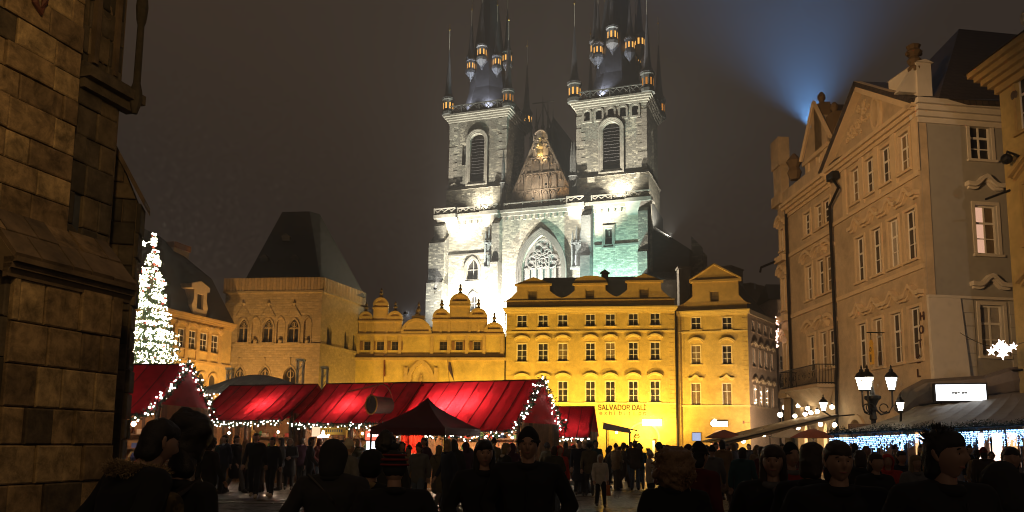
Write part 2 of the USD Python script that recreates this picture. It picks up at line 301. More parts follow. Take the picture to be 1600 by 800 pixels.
# great window: pane, mullions and flowing tracery
x0, _, x1, z1 = big.bounds; cx = (x0 + x1) / 2; w = x1 - x0
MB().prism(big.buffer(-.02), .75, .8).build('great_window_pane', mat('leaded_glass', (.19, .18, .17), .6, .3, 2), ch)
b = MB(); spring = z1 - w * .87
for k in range(1, 6): b.box(x0 + w * k / 6 - .1, .45, 6, x0 + w * k / 6 + .1, .7, spring + (.9 if k % 2 else 2.2))
for k in range(9): b.box(x0, .5, 8 + k * 1.5, x1, .62, 8.12 + k * 1.5)
def ringp(c, r, a0=0, a1=2 * math.pi, n=14): return [(c[0] + r * math.cos(t), .55, c[1] + r * math.sin(t)) for t in np.linspace(a0, a1, n)]
for cc, r in (((cx, spring + 4.0), 1.35), ((cx - 1.55, spring + 1.6), 1.1), ((cx + 1.55, spring + 1.6), 1.1), ((cx, spring + 1.35), .8), ((cx - .9, spring + 2.9), .7), ((cx + .9, spring + 2.9), .7)):
    b.tube(ringp(cc, r), .11, 5)
    for q in range(3): a = q * 2.094 + cc[0]; b.tube(ringp((cc[0] + .5 * r * math.cos(a), cc[1] + .5 * r * math.sin(a)), r * .48, n=10), .08, 5)
for k in range(6): b.tube([(x0 + w * (k + .5) / 6 + (w / 12) * math.cos(t), .55, spring - .2 + w / 9 * math.sin(t)) for t in np.linspace(0, math.pi, 8)], .09, 5)
b.build('tracery', mat('tracery_stone', (.14, .13, .12), .8, .15, 2), ch)
for p in (w1, w2, w3):
    a0, c0, a1, c1 = p.bounds; MB().prism(p.buffer(-.01), .5, .55).build('pane', GLASS, ch); MB().box((a0 + a1) / 2 - .06, .35, c0, (a0 + a1) / 2 + .06, .47, c1 - .3).box(a0, .37, (c0 + c1) / 2 - .05, a1, .46, (c0 + c1) / 2 + .05).build('mullion', STTRIM, ch)
# buttresses
def buttress(x0, x1, stages, m=STONE):
    b = MB()
    for z0, z1, d in stages:
        b.box(x0, -d, z0, x1, .002, z1)
        b.hull([(x0, -d, z1), (x1, -d, z1), (x0, 0, z1), (x1, 0, z1), (x0, 0, z1 + .9 * d), (x1, 0, z1 + .9 * d)])
    return b.build('buttress', m, ch)
buttress(sx(676), sx(700), [(0, ztop - 12, 2.6), (ztop - 12, ztop - 5, 1.9)]); buttress(fl - .25, sx(697), [(ztop - 7, ztop - 1.9, 1.3)])
buttress(sx(772), sx(784), [(0, ztop - 9, 2.1), (ztop - 9, ztop - 2.3, 1.5)]); buttress(sx(912), sx(927), [(0, ztop - 9, 2.3), (ztop - 9, ztop - 2.3, 1.7)], STONED)  # right one darker: its shadowed side put into the stone colour
buttress(sx(1001), sx(1016), [(0, ztop - 9, 2.4), (ztop - 9, ztop - 2.3, 1.6)])
# canopied niches beside the buttresses
NICH = mat('niche_stone', (.24, .27, .27), .8, .3, 1.5)
for u0, u1 in ((757, 772), (893, 911)):
    a0, a1 = sx(u0), sx(u1); zb, zt = CH.z(u0, 418), CH.z(u0, 380); c = (a0 + a1) / 2; b = MB()
    b.box(a0, -.35, zb, a0 + .25, .003, zt).box(a1 - .25, -.35, zb, a1, .003, zt).box(a0 - .1, -.7, zb - .35, a1 + .1, .003, zb).box(a0, -.12, zb, a1, .002, zt)
    for q, hh in ((.15, 2.0), (.5, 2.8), (.85, 2.0)): x = a0 + (a1 - a0) * q; b.lathe([(.3, zt - .3), (.3, zt + .3), (.16, zt + .5), (.13, zt + hh * .7), (.02, zt + hh)], (x, -.4, 0), 6)
    b.box(a0, -.7, zt - .3, a1, .003, zt).build('statue_niche', NICH, ch)
    MB().lathe([(.3, zb), (.34, zb + .9), (.26, zb + 1.5), (.3, zb + 1.9), (.14, zb + 2.15), (.17, zb + 2.35), (.1, zb + 2.6)], (c, -.35, 0), 8).build('niche_statue', NICH, ch)
# the walk's lattice balustrade, in lengths
def balustrade(x0, x1, y, z, h=1.15, axis='x', m=STTRIM, xo=0, name='balustrade'):
    b = MB(); n = max(2, round((x1 - x0) / 1.15)); st = (x1 - x0) / n
    pt = (lambda s, zz: (s, y, zz)) if axis == 'x' else (lambda s, zz: (xo, s, zz))
    bx = (lambda a, c, za, zb, t: b.box(a, y - t, za, c, y + t, zb)) if axis == 'x' else (lambda a, c, za, zb, t: b.box(xo - t, a, za, xo + t, c, zb))
    bx(x0, x1, z + h - .16, z + h, .14); bx(x0, x1, z, z + .14, .12)
    for k in range(n):
        a = x0 + k * st; b.tube([pt(a, z + .14), pt(a + st, z + h - .16)], .085, 4).tube([pt(a + st, z + .14), pt(a, z + h - .16)], .085, 4)
        if k % 3 == 0: bx(a - .1, a + .1, z, z + h + .06, .15)
    return b.build(name, m, ch)
for u0, u1, y in ((684, 716, -1.2), (717, 753, -.6), (755, 781, -1.2), (790, 888, -.6), (889, 915, -1.2), (926, 978, -.6), (980, 1019, -1.2)):
    balustrade(sx(u0, 320), sx(u1, 320), y, ztop + .02)
    if y < -1: MB().box(sx(u0, 320) - .1, y - .25, ztop - .6, sx(u1, 320) + .1, -.6, ztop + .015).hull([(sx(u0), -.05, ztop - 2.4), (sx(u1), -.05, ztop - 2.4), (sx(u0), y, ztop - .6), (sx(u1), y, ztop - .6), (sx(u0), -.05, ztop - .6), (sx(u1), -.05, ztop - .6)]).build('balcony', STTRIM, ch)
# ---- towers
LITW = emit('lamplit_turret_window', (1.0, .46, .09), 1.5); LITW2 = emit('dim_turret_window', (1.0, .36, .05), .6)
SPIRE = mat('lead_spire', (.10, .10, .115), .5, .25, 1.5, .03, 3, spec=.6)
CUP = mat('pale_turret_cup', (.22, .23, .25), .6, .1, 2)
def octa(name, c, prof, m, parent, n=8): return MB().lathe(prof, c, n, math.pi / 8).build(name, m, parent)
def turret(c, z, s, hang, spike, n=8):
    """A small octagonal turret: cup or base, drum with lit windows, spirelet, rod and gilded ball."""
    prof = [(.12, z - 2.1), (.25, z - 1.6), (.85, z - .7), (1.0, z - .5)] if hang else [(1.0, z - .5)]
    prof = [(r * s, z + (q - z) * s) for r, q in prof]
    t = MB().lathe(prof + [(1.0 * s, z), (.86 * s, z + .02), (.86 * s, z + 1.9 * s), (1.02 * s, z + 2.0 * s), (1.0 * s, z + 2.25 * s)], c, n, math.pi / 8).build('turret', CUP if hang else STONED, ch)
    MB().lathe([(1.04 * s, z + 2.252 * s), (.62 * s, z + 2.9 * s), (.46 * s, z + 4.2 * s), (.05 * s, z + spike * s)], c, n, math.pi / 8).build('spirelet', SPIRE, t)
    b = MB(); b2 = MB()
    for k in range(n):
        a = math.pi / 8 + math.pi / 8 + k * 2 * math.pi / n; r = .80 * s; ct, st = math.cos(a), math.sin(a)
        for (q, zz0, zz1, w, bb) in (((0), .45, 1.45, .13, b),):
            e = np.array([-st, ct, 0]) * w * s; o = np.array([c[0] + r * ct, c[1] + r * st, 0])
            bb.quad(o - e + [0, 0, z + zz0 * s], o + e + [0, 0, z + zz0 * s], o + e + [0, 0, z + zz1 * s], o - e + [0, 0, z + zz1 * s], .03)
    (b.build('lit_window', LITW if hang or rng.random() < .5 else LITW2, t))
    MB().tube([(c[0], c[1], z + (spike - .4) * s), (c[0], c[1], z + (spike + 3.4) * s)], .06, 5).build('rod', mat_once('pale_rod', (.5, .48, .42)), t)
    MB().ball((c[0], c[1], z + (spike + 3.4) * s), .2, 1).tube([(c[0], c[1], z + (spike + 3.4) * s), (c[0], c[1], z + (spike + 4.4) * s)], .05, 4).build('gilded_ball', GOLD, t)
    return t
_once = {}
def mat_once(n, c, **k):
    if n not in _once: _once[n] = mat(n, c, **k)
    return _once[n]
def tower(u0, u1, vb, vc, win, depth, small=None, openings=0):
    """Square tower between image columns u0, u1 (front face), cornice at row vc."""
    y0 = TY; x0, x1 = CH.x(u0, 260, y0), CH.x(u1, 260, y0); zc = CH.z((u0 + u1) / 2, vc, y0); zb = CH.z((u0 + u1) / 2, vb, y0)
    wp = arch_poly(CH.x(win[0], 240, y0), CH.z(win[0], win[3], y0), CH.x(win[1], 240, y0), CH.z(win[0], win[2], y0), False); hs = [wp]
    if small: sp = sbox(CH.x(small[0], 240, y0), CH.z(small[0], small[3], y0), CH.x(small[1], 240, y0), CH.z(small[0], small[2], y0)); hs.append(sp)
    ops = []
    for k in range(openings):
        a = x0 + (x1 - x0) * (k + .9) / (openings + .8); ops.append(arch_poly(a - .5, zc - 3.3, a + .5, zc - 1.5, False))
    sidew = arch_poly(y0 + depth * .40, wp.bounds[1], y0 + depth * .62, wp.bounds[3], False)
    MB().prism(holes(sbox(x0, zb, x1, zc), hs + ops), y0, y0 + .9).build('tower_wall', STONE, ch)
    MB().prism(holes(sbox(y0 + .9, ztop - 14, y0 + depth, zc), [sidew]), 0, .9, 'r', (x1, 0, 0)).build('tower_wall', STONE, ch)
    MB().box(x0 + .01, y0 + .91, ztop - 14, x1 - .95, y0 + depth - .01, zc - .01).build('tower_core', STONED, ch)
    MB().prism(sbox(x0 - .3, ztop - 1.2, x1 + .3, zb - .35), y0 - .3, y0 + .9).prism(sbox(y0 + .9, ztop - 14, y0 + depth, zb - .35), -.3, .01, 'r', (x1, 0, 0)).build('tower_base', STONEC, ch)
    MB().hull([(x0 - .5, y0 - .5, zb - .35), (x1 + .5, y0 - .5, zb - .35), (x1 + .5, y0 + depth, zb - .35), (x0 - .5, y0 + depth, zb - .35), (x0, y0, zb + .3), (x1, y0, zb + .3), (x1, y0 + depth, zb + .3), (x0, y0 + depth, zb + .3)]).build('weathering', STTRIM, ch)
    # long and short corner stones
    q = MB(); nz = int((zc - zb - 1) / .72)
    for k in range(nz):
        l1, l2 = (1.5, .8) if k % 2 else (.8, 1.5); z = zb + .4 + k * .72
        if rng.random() < .8: q.box(x0 - .06, y0 - .06, z, x0 + l1, y0 + .003, z + .68)
        if rng.random() < .8: q.box(x1 - l1, y0 - .06, z, x1 + .06, y0 + .002, z + .68); q.box(x1 - .003, y0 - .055, z, x1 + .058, y0 + l2, z + .678)
    q.build('corner_stones', STTRIM, ch, kind='stuff')
    a0, c0, a1, c1 = wp.bounds
    reveal(wp, 'belfry_surround', .6, 3, .42, y0=y0)
    l = MB()
    for k in range(int((c1 - c0) / .55)): l.quad((a0, y0 + .35, c0 + k * .55), (a1, y0 + .35, c0 + k * .55), (a1, y0 + .8, c0 + k * .55 + .4), (a0, y0 + .8, c0 + k * .55 + .4), .05)
    l.build('louvres', mat_once('louvre_board', (.05, .045, .045)), ch)
    MB().box(a0 - .2, y0 + .85, c0, a1 + .2, y0 + .89, c1).build('louvre_back', mat_once('louvre_board', (.05, .045, .045)), ch)
    if openings:
        for p in ops: reveal(p, 'opening_surround', .3, 1, .2, y0=y0); MB().box(p.bounds[0] - .1, y0 + .7, p.bounds[1], p.bounds[2] + .1, y0 + .75, p.bounds[3]).build('opening_back', mat_once('louvre_board', (.05, .045, .045)), ch)
    # cornice, gallery and corner turrets
    pr = 1.0; c = MB()
    for k in range(4): g = pr * (k + 1) / 4; c.box(x0 - g, y0 - g, zc - 1.2 + k * .32, x1 + g, y0 + depth + g, zc - 1.2 + (k + 1) * .32 + .01)
    c.build('cornice', STTRIM, ch); zg = zc + .1
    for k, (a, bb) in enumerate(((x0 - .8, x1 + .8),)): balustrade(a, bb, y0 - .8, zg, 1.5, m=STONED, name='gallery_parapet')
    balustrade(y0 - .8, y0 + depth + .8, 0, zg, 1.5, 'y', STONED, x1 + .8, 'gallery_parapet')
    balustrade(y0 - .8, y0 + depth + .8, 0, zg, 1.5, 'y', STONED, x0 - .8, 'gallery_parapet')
    W = (x1 - x0); cx, cy = (x0 + x1) / 2, y0 + depth / 2
    for i in (0, 1):
        for j in (0, 1): turret((x0 - .3 + i * (W + .6), y0 - .3 + j * (depth + .6), 0), zg + .6, 1.05 * W / 10, False, 10.5)
    R = W * .5
    octa('spire', (cx, cy, 0), [(R * .98, zg), (R * .90, zg + 1), (R * .66, zg + 5.5), (R * .57, zg + 10), (R * .52, zg + 13), (R * .36, zg + 20), (.15, zg + 33)], SPIRE, ch)
    for k in range(4):
        a = -math.pi / 2 + k * math.pi / 2 + math.pi / 4 * 0 ; r = R * .66
        turret((cx + r * math.cos(a), cy + r * math.sin(a), 0), zg + 10.6, .95 * W / 10, True, 10.5)
    for k in range(4):
        a = math.pi / 4 + k * math.pi / 2; r = R * .66
        turret((cx + r * math.cos(a), cy + r * math.sin(a), 0), zg + 9.0, .86 * W / 10, True, 9.5)
    return dict(x0=x0, x1=x1, y0=y0, zc=zc, zb=zb, zg=zg, cx=cx, cy=cy, R=R, d=depth)
TL = tower(702, 791, 292, 177, (735, 757, 210, 285), 9.6, (722, 729, 225, 258))
TR = tower(901, 1011, 272, 155, (942, 969, 192, 266), 10.6, None, 5)
# ---- gable between the towers, with niches, pinnacles and the gilded figure
gx0, gx1, gzb, gzt = CH.x(792, 305, 3), CH.x(900, 305, 3), ztop + .3, CH.z(848, 212, 3); gc = (gx0 + gx1) / 2; gw = gx1 - gx0
gp = Polygon([(gx0, gzb), (gx1, gzb), (gx1 - .3, gzb + 1.2), (gc + 1.1, gzt - 1.2), (gc, gzt), (gc - 1.1, gzt - 1.2), (gx0 + .3, gzb + 1.2)])
GST = mat('gable_stone', (.38, .32, .25), .85, .35, 1.5, .05, 8, .3)
MB().prism(gp, 3.0, 3.8).build('gable', GST, ch); b = MB(); b2 = MB()
b.box(gx0 - .3, 2.5, gzb - .25, gx1 + .3, 3.2, gzb + .35)
zz = gzb + .4
for row, h in enumerate((3.4, 2.8, 2.6, 2.2, 2.0)):
    zt = zz + h; half = gw / 2 * (1 - (zt - gzb) / (gzt - gzb)) - .1; n = max(1, int(half * 2 / 1.35))
    for k in range(n):
        x = gc - half + 2 * half * (k + .5) / n; w = half * 2 / n * .40
        b.prism(arch_poly(x - w, zz + .1, x + w, zt - .15).difference(arch_poly(x - w + .12, zz + .1, x + w - .12, zt - .3)), 2.72, 3.003)
        b.box(x - w - .12, 2.6, zz, x - w, 3.002, zt)
    b.box(gc - half - .5, 2.62, zt - .1, gc + half + .5, 3.004, zt + .08); zz = zt + .12
b.build('blind_arcade', GST, ch)
for sd in (-1, 1):
    for k in range(8):
        t = (k + .4) / 8; x = gc + sd * (gw / 2 - .2) * (1 - t) ; z = gzb + .8 + (gzt - gzb - 1.5) * t
        b2.lathe([(.26, z - .6), (.26, z + .7), (.36, z + .75), (.18, z + 1.0), (.03, z + 2.2)], (x, 2.9, 0), 6)
    b2.tube([(gc + sd * gw / 2, 2.9, gzb + 1), (gc + sd * 1.1, 2.9, gzt - 1)], .28, 5)
b2.build('gable_pinnacle', GST, ch)
ns = CH.z(848, 244, 2.6); b = MB(); b.prism(arch_poly(gc - 1.1, ns, gc + 1.1, ns + 4.6, False), 2.7, 2.95)
b.tube([(gc + 1.15 * math.cos(t), 2.6, ns + 3.4 + 1.25 * math.sin(t)) for t in np.linspace(-.3, math.pi + .3, 14)], .2, 6).build('statue_recess', GST, ch)
b = MB().lathe([(.5, ns), (.55, ns + .4), (.42, ns + 1.1), (.46, ns + 1.6), (.3, ns + 2.15), (.14, ns + 2.3), (.13, ns + 2.4), (.2, ns + 2.6), (.19, ns + 2.8), (.12, ns + 2.95), (.26, ns + 3.05), (.24, ns + 3.2)], (gc, 2.3, 0), 10)
b.tube([(gc - .3, 2.25, ns + 1.9), (gc - .5, 2.0, ns + 1.5), (gc - .2, 1.85, ns + 1.5)], .11, 6).ball((gc - .2, 1.85, ns + 1.75), .2, 1).ball((gc - .2, 1.85, ns + 2.05), .12, 1)
b.build('gilded_statue', mat('gilded_figure', (.85, .66, .30), .45, .1, 3, metallic=.25), ch)
# nave gable top: tall dark finials behind, and the nave roof
b = MB()
for du, h0, h1 in ((-10, 200, 168), (0, 200, 150), (8, 205, 158), (16, 210, 172), (-18, 215, 185)):
    x = CH.x(848 + du, 200, 8); b.lathe([(.34, ztop + 6), (.3, CH.z(848, h0, 8)), (.42, CH.z(848, h0, 8) + .2), (.2, CH.z(848, h0, 8) + .6), (.03, CH.z(848, h1, 8))], (x, 8, 0), 6)
b.tube([(CH.x(838, 190, 8), 8, CH.z(838, 200, 8)), (CH.x(850, 180, 8), 8, CH.z(850, 163, 8)), (CH.x(862, 190, 8), 8, CH.z(862, 200, 8))], .22, 5)
b.tube([(CH.x(832, 160, 8), 8, CH.z(848, 160, 8)), (CH.x(866, 160, 8), 8, CH.z(848, 160, 8))], .12, 4).build('finial', STONED, ch)
xl, xr = TL['x1'] + .5, TR['x0'] - .5
MB().prism(Polygon([(xl, ztop), (xr, ztop), ((xl + xr) / 2, CH.z(848, 186, 9))]), 8.5, 38).build('nave_roof', SLATE, ch)
for x in (TL['x1'] - .2, xr + .3, TR['x0'] - .6):                         # slim pinnacles beside the gable
    MB().lathe([(.5, ztop), (.5, ztop + 5), (.62, ztop + 5.1), (.35, ztop + 5.6), (.3, ztop + 8.5), (.04, ztop + 11)], (x, TY - .9, 0), 8).build('pinnacle', STONED, ch)
for u, z in ((722, 318), (943, 300)):                       # hooded doors to the walk
    x = CH.x(u, z, 1.1); MB().prism(arch_poly(x - 1.2, ztop, x + 1.2, ztop + 2.4, False).difference(arch_poly(x - .85, ztop, x + .85, ztop + 2.0, False)), .75, 1.12).build('door_hood', STTRIM, ch); MB().prism(arch_poly(x - .85, ztop, x + .85, ztop + 2.0, False), .98, 1.11).build('walk_door', DARKFR, ch)
# chapel roofs and flying buttresses to the right of the front
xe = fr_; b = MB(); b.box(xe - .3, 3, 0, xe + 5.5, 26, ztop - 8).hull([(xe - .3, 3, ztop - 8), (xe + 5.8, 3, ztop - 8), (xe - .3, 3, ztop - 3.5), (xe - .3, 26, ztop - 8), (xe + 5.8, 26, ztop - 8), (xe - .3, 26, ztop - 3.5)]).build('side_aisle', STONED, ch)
for y in (6, 12): MB().box(xe + 5.5, y, 0, xe + 7.2, y + 1.0, ztop - 7).hull([(xe + 5.5, y, ztop - 7), (xe + 7.2, y, ztop - 7), (xe + 5.5, y + 1, ztop - 7), (xe + 7.2, y + 1, ztop - 7), (xe + 5.5, y, ztop - 5), (xe + 5.5, y + 1, ztop - 5)]).build('side_buttress', STONE, ch)
# ---- unseen floodlights of the church, placed on roofs and galleries to light it
cw = CH.world
# ================================================================ yellow gallery house (centre)
DA = Fac(G(789, 112.5), G(1057, 109.5)); da = thing('town_house', 'broad bright yellow house with three attic gables and a gallery name over its arch', 'house', DA.loc, DA.rz)
def bx(Fc, u0, v0, u1, v1): a, b = Fc.at(u0, v0), Fc.at(u1, v1); return min(a[0], b[0]), min(a[1], b[1]), max(a[0], b[0]), max(a[1], b[1])
L = DA.L; zc = DA.z(920, 482); zp = DA.z(920, 469)
wins = []
for u in (815.6, 848.6, 879.4, 922.5, 953.6, 989.6, 1023.7):
    k = (u - 815.6) * -.016
    wins.append((bx(DA, u - 7.5, 492.6 + k, u + 7.5, 511.4 + k), None, (.5,)))
    wins.append((bx(DA, u - 7.5, 537 + k * .8, u + 7.5, 565 + k * .8), 'arc', (.62, .31)))
    wins.append((bx(DA, u - 7.5, 596 + k * .3, u + 7.5, 628), 'arc', (.62, .31)))
door = arch_poly(DA.x(984, 680), 0, DA.x(1028, 680), DA.z(1006, 662), False)
MB().prism(holes(sbox(0, 0, L, zc), [w[0] for w in wins] + [door]), 0, .45).build('front_wall', YEL, da)
MB().box(.05, .5, 0, L - .05, 12, zc - .05).build('inner_wall', mat('dark_room', (.05, .04, .03), .9), da)
MB().box(-.02, .45, 0, .3, 12, zc - .01).box(L - .3, .45, 0, L + .0, 12, zc - .012).build('side_wall', YEL, da)
CUR2 = mat('dim_curtain_glass', (.16, .12, .07), .3, .3, 3)
for k, (w, hood, rows) in enumerate(wins):
    window(da, *w, y=.12, rows=rows, fr=.075, sur=.12, hood=hood, msur=YELTRIM, mp=CUR2 if k in (13, 7) else GLASS, up=.5)
b = MB()                                                                   # cornices, string, corner strips
for k in range(4): b.box(-.05 - .12 * k, -.12 - .14 * k, zc - .62 + .2 * k, L + .05 + .12 * k, .5, zc - .62 + .2 * (k + 1) + .003)
z1 = DA.z(920, 518); MB().box(0, -.1, z1 - .12, L, .003, z1 + .12).build('string_course', YELTRIM, da); z1 = DA.z(920, 630); MB().box(0, -.09, z1 - .1, L, .003, z1 + .1).build('string_course', YELTRIM, da)
b.build('cornice', YELTRIM, da)
q = MB(); nb = int((zc - 1) / .62)
for k in range(nb):
    for x0, x1 in ((0, .75), (L - .75, L)): q.box(x0 + .0, -.05, .3 + k * .62, x1 - .0, .003, .3 + k * .62 + .57)
q.build('corner_rustication', YEL, da, kind='stuff')
# attic: parapet, three gables with volutes, roof behind
z0 = zc + .18
def volute(xa, xb, za, zb, n=9):          # concave sweep from (xa, za) up to (xb, zb)
    return [(xa + (xb - xa) * t, za + (zb - za) * (1 - math.cos(t * math.pi / 2))) for t in np.linspace(0, 1, n)]
prof = [(0, z0), (0, zp)]
for i, (ul, ur, ua, va, ve, curved) in enumerate(((808, 859, 833.6, 433, 446, 0), (898, 946, 922.5, 430.5, 445, 1), (980, 1033, 1007.5, 427.5, 441, 0))):
    xl, xr, xa, za, ze = DA.x(ul, 450), DA.x(ur, 450), DA.x(ua, 440), DA.z(ua, va), DA.z(ua, ve)
    zs = zp + 1.35
    prof += volute(xl - 1.9, xl, zp + (.02 if i == 0 else .35), zs) + [(xl, ze)]
    prof += [(xl - .25, ze), (xl - .25, ze + .22)] + ([(xa + (xr - xa + .25) * math.cos(t), ze + .22 + (za - ze - .22) * math.sin(t) ** .8) for t in np.linspace(math.pi * .98, .06, 9)] if curved else [(xa, za)]) + [(xr + .25, ze + .22), (xr + .25, ze), (xr, ze)]
    prof += volute(xr + 1.9, xr, zp + (.02 if i == 2 else .35), zs)[::-1]
prof += [(L, zp), (L, z0)]
aw = [bx(DA, u - 6.5, 455 + d, u + 6.5, 469 + d) for u, d in ((832, 0), (922, -1.5), (1006, -3))]
MB().prism(holes(Polygon(prof).buffer(0), aw), -.05, .6).build('attic_gable', OCHTRIM, da)  # darker ochre here stands in for weaker light on the attic
for w in aw: window(da, *w, y=.1, rows=(.5,), fr=.07, sur=.14, msur=OCHTRIM, mf=DARKFR, mp=CUR2, sill=False, name='attic_window')
b = MB()
for (ul, ur, ve) in ((808, 859, 446), (898, 946, 445), (980, 1033, 441)): z = DA.z(922, ve) if ul > 860 and ul < 950 else DA.z((ul + ur) / 2, ve); b.box(DA.x(ul, 450) - .3, -.22, z - .05, DA.x(ur, 450) + .3, .02 - .06, z + .22)
b.box(0, -.16, zp - .12, L, -.045, zp + .06).build('gable_moulding', OCHTRIM, da)
zr = DA.z(922, 433, 7); MB().hull([(.3, .7, z0), (L - .2, .7, z0), (.3, 13.5, z0), (L - .2, 13.5, z0), (4.5, 7, zr), (L - 5, 7, zr)]).build('roof', ROOF, da)
x = DA.x(945, 430, 5); MB().box(x - .5, 5, zr - 2, x + .5, 6, zr + .2).hull([(x - .7, 4.9, zr + .2), (x + .7, 4.9, zr + .2), (x, 5.5, zr + .8), (x - .7, 6.1, zr + .2), (x + .7, 6.1, zr + .2)]).build('roof_vent', SLATE, da)
# the gallery's painted name, glowing sign, and the arched passage
zt = DA.z(970, 640.7); hgt = DA.z(970, 632.5) - zt; x0, x1 = DA.x(934.5, 637), DA.x(1009.5, 637)
INK = mat('dark_wall_lettering', (.02, .014, .01), .9, .1, spec=0.0)
def wall_text(txt, x0, x1, z0, h, m, parent, name='lettering', y=-.012, bold=True, spread=None):
    b = MB()
    if spread:
        for k, chh in enumerate(txt):
            t = meshkit.text_mesh(chh, h, .012, bold); v = t.vertices.copy(); xx = x0 + (x1 - x0) * k / (len(txt) - 1)
            b.add(trimesh.Trimesh(np.c_[v[:, 0] + xx, y - v[:, 2] + .012, v[:, 1] + z0], t.faces, process=False))
    else:
        t = meshkit.text_mesh(txt, h, .012, bold); v = t.vertices.copy(); s = (x1 - x0) / (v[:, 0].max() - v[:, 0].min())
        b.add(trimesh.Trimesh(np.c_[(v[:, 0] - v[:, 0].min()) * s + x0, y - v[:, 2] + .012, v[:, 1] + z0], t.faces, process=False))
    return b.build(name, m, parent)
wall_text('SALVADOR DALÍ', x0, x1, zt, hgt, INK, da)
wall_text('exhibition', x0 + .15, x1 - .4, DA.z(970, 648.5), hgt * .78, INK, da, spread=True, bold=False)
SIGNG = emit('glowing_sign_face', (1.0, .82, .45), 14.0)
sg = bx(DA, 1004, 655.5, 1034, 665.5); o = MB().box(sg[0], -.35, sg[1], sg[2], -.05, sg[3]).box(sg[0] + .2, -.06, sg[1] + .2, sg[0] + .3, .01, sg[1] + .5).box(sg[2] - .3, -.06, sg[1] + .2, sg[2] - .2, .01, sg[1] + .5).build('sign_box', SIGNG, da)
MB().box(sg[0] + .05, -.37, sg[1] + .05, sg[2] - .05, -.348, sg[3] - .05).build('sign_face', SIGNG, o)
d0, d1 = door.bounds[0], door.bounds[2]; zd = door.bounds[3]
MB().prism(door.buffer(.28).difference(door).intersection(sbox(d0 - 1, 0, d1 + 1, zd + 1)), -.07, .003).build('door_surround', YELTRIM, da)
MB().prism(door.buffer(-.01), .40, .46).build('passage_wall', YEL, da)
xm = DA.x(995.6, 684); e = MB(); e.tube([(xm + .42 * math.cos(t), 0.39, DA.z(995, 684) + .5 * math.sin(t)) for t in np.linspace(1.0, 5.2, 10)], .07, 5); e.tube([(xm + .3 * math.cos(t), 0.39, DA.z(995, 684) + .18 * math.sin(t) + .15) for t in np.linspace(0, 6.3, 10)], .06, 5); e.build('round_emblem', INK, da)
MB().box(d1 - .75, -.9, 0, d1 - .45, -.5, 2.2).box(d1 - .7, -.93, .9, d1 - .5, -.89, 2.1).build('poster_stand', WHITE, da)
b = MB().tube([(L + .12, -.16, zc - .5), (L + .12, -.16, .2)], .09); b.build('downpipe', IRON, da)
b = MB().tube([(-.1, -.16, zc - .5), (-.1, -.16, .2)], .07).build('downpipe', IRON, da)

# ================================================================ corner house to its right
CO = Fac(G(1058.5, 110.3), G(1173, 107.5)); co = thing('town_house', 'ochre corner house with one large triangular gable and a white lit sign', 'house', CO.loc, CO.rz)
L = CO.L; zc = CO.z(1116, 487); zp = CO.z(1116, 476); cw_ = []
for u in (1087.5, 1136): cw_ += [(bx(CO, u - 7.5, 496, u + 7.5, 514.5), None, (.5,)), (bx(CO, u - 7.5, 540, u + 7.5, 569), 'arc', (.62, .31)), (bx(CO, u - 7.5, 599, u + 7.5, 632.5), 'ogee', (.62,))]
cdoor = arch_poly(CO.x(1112, 685), 0, CO.x(1139, 685), CO.z(1125, 675), False)
MB().prism(holes(sbox(0, 0, L, zc), [w[0] for w in cw_] + [cdoor]), 0, .45).build('front_wall', YEL, co)
MB().box(.02, .5, 0, L - .5, 11.8, zc - .05).build('inner_wall', mat_once('dim_room', (.05, .04, .03)), co)
for k, (w, hood, rows) in enumerate(cw_): window(co, *w, y=.12, rows=rows, hood=hood, msur=YELTRIM, mp=GLASS if k in (3, 4, 0) else CUR2, up=.45)
# its side, turning into the street behind
SD = 12.4
sidef = Fac(CO.world(L, 0, 0)[:2], CO.world(L, 0, 0)[:2] + SD * np.array([.56, .83])); lz = CO.rz
so = []
for s in (1.6, 4.2, 6.8, 9.4):
    so += [(s, CO.z(1173, 515), s + 1.1, CO.z(1173, 498)), (s, CO.z(1173, 570), s + 1.1, CO.z(1173, 542)), (s, CO.z(1173, 632), s + 1.1, CO.z(1173, 600))]
sd = thing('town_house', 'pinkish side wing of the corner house with starry lights in its windows', 'house', sidef.loc, sidef.rz)
sd.SetCustomDataByKey('group', 'houses around the square')
MB().prism(holes(sbox(.0, 0, SD, zc), so), .0, .45).build('side_wall', PINK, sd)
MB().box(.3, .5, 0, SD - .02, 4, zc - .02).build('inner_wall', mat_once('dim_room', (.05, .04, .03)), sd)
for k, w in enumerate(so): window(sd, *w, y=.12, msur=PINK, mp=CURTAIN, hood='arc' if k % 3 else None, sill=True, mh=SANDTRIM, up=.45)
STARB = emit('warm_star_bulb', (1., .85, .6), 30.0)
for i in range(14):
    w = so[2 + 3 * (i % 3)]; MB().ball((w[0] + .2 + .7 * rng.random(), -.1, w[1] + rng.random() * 2.4), .05, 1).build('star_bulb', STARB, sd)
MB().box(0, -.3, zc - .4, SD + .2, .45, zc + .2).box(0, -.12, CO.z(1116, 634) - .1, SD, .002, CO.z(1116, 634) + .12).build('cornice', SANDTRIM, sd)
MB().hull([(.4, .3, zc + .2), (SD, .3, zc + .2), (SD, 6, zc + .2), (1, 6, zc + .2), (2.5, 4.5, zc + 4), (SD, 4.5, zc + 4)]).build('roof', ROOF, sd)
b = MB()
for k in range(4): b.box(-.05 - .0 * k, -.10 - .12 * k, zc - .5 + .17 * k, L + .05 + .1 * k, .5, zc - .5 + .17 * (k + 1) + .003)
for v in (518, 634): z1 = CO.z(1116, v); MB().box(0, -.1, z1 - .1, L, .003, z1 + .1).build('string_course', YELTRIM, co)
b.build('cornice', YELTRIM, co)
q = MB()
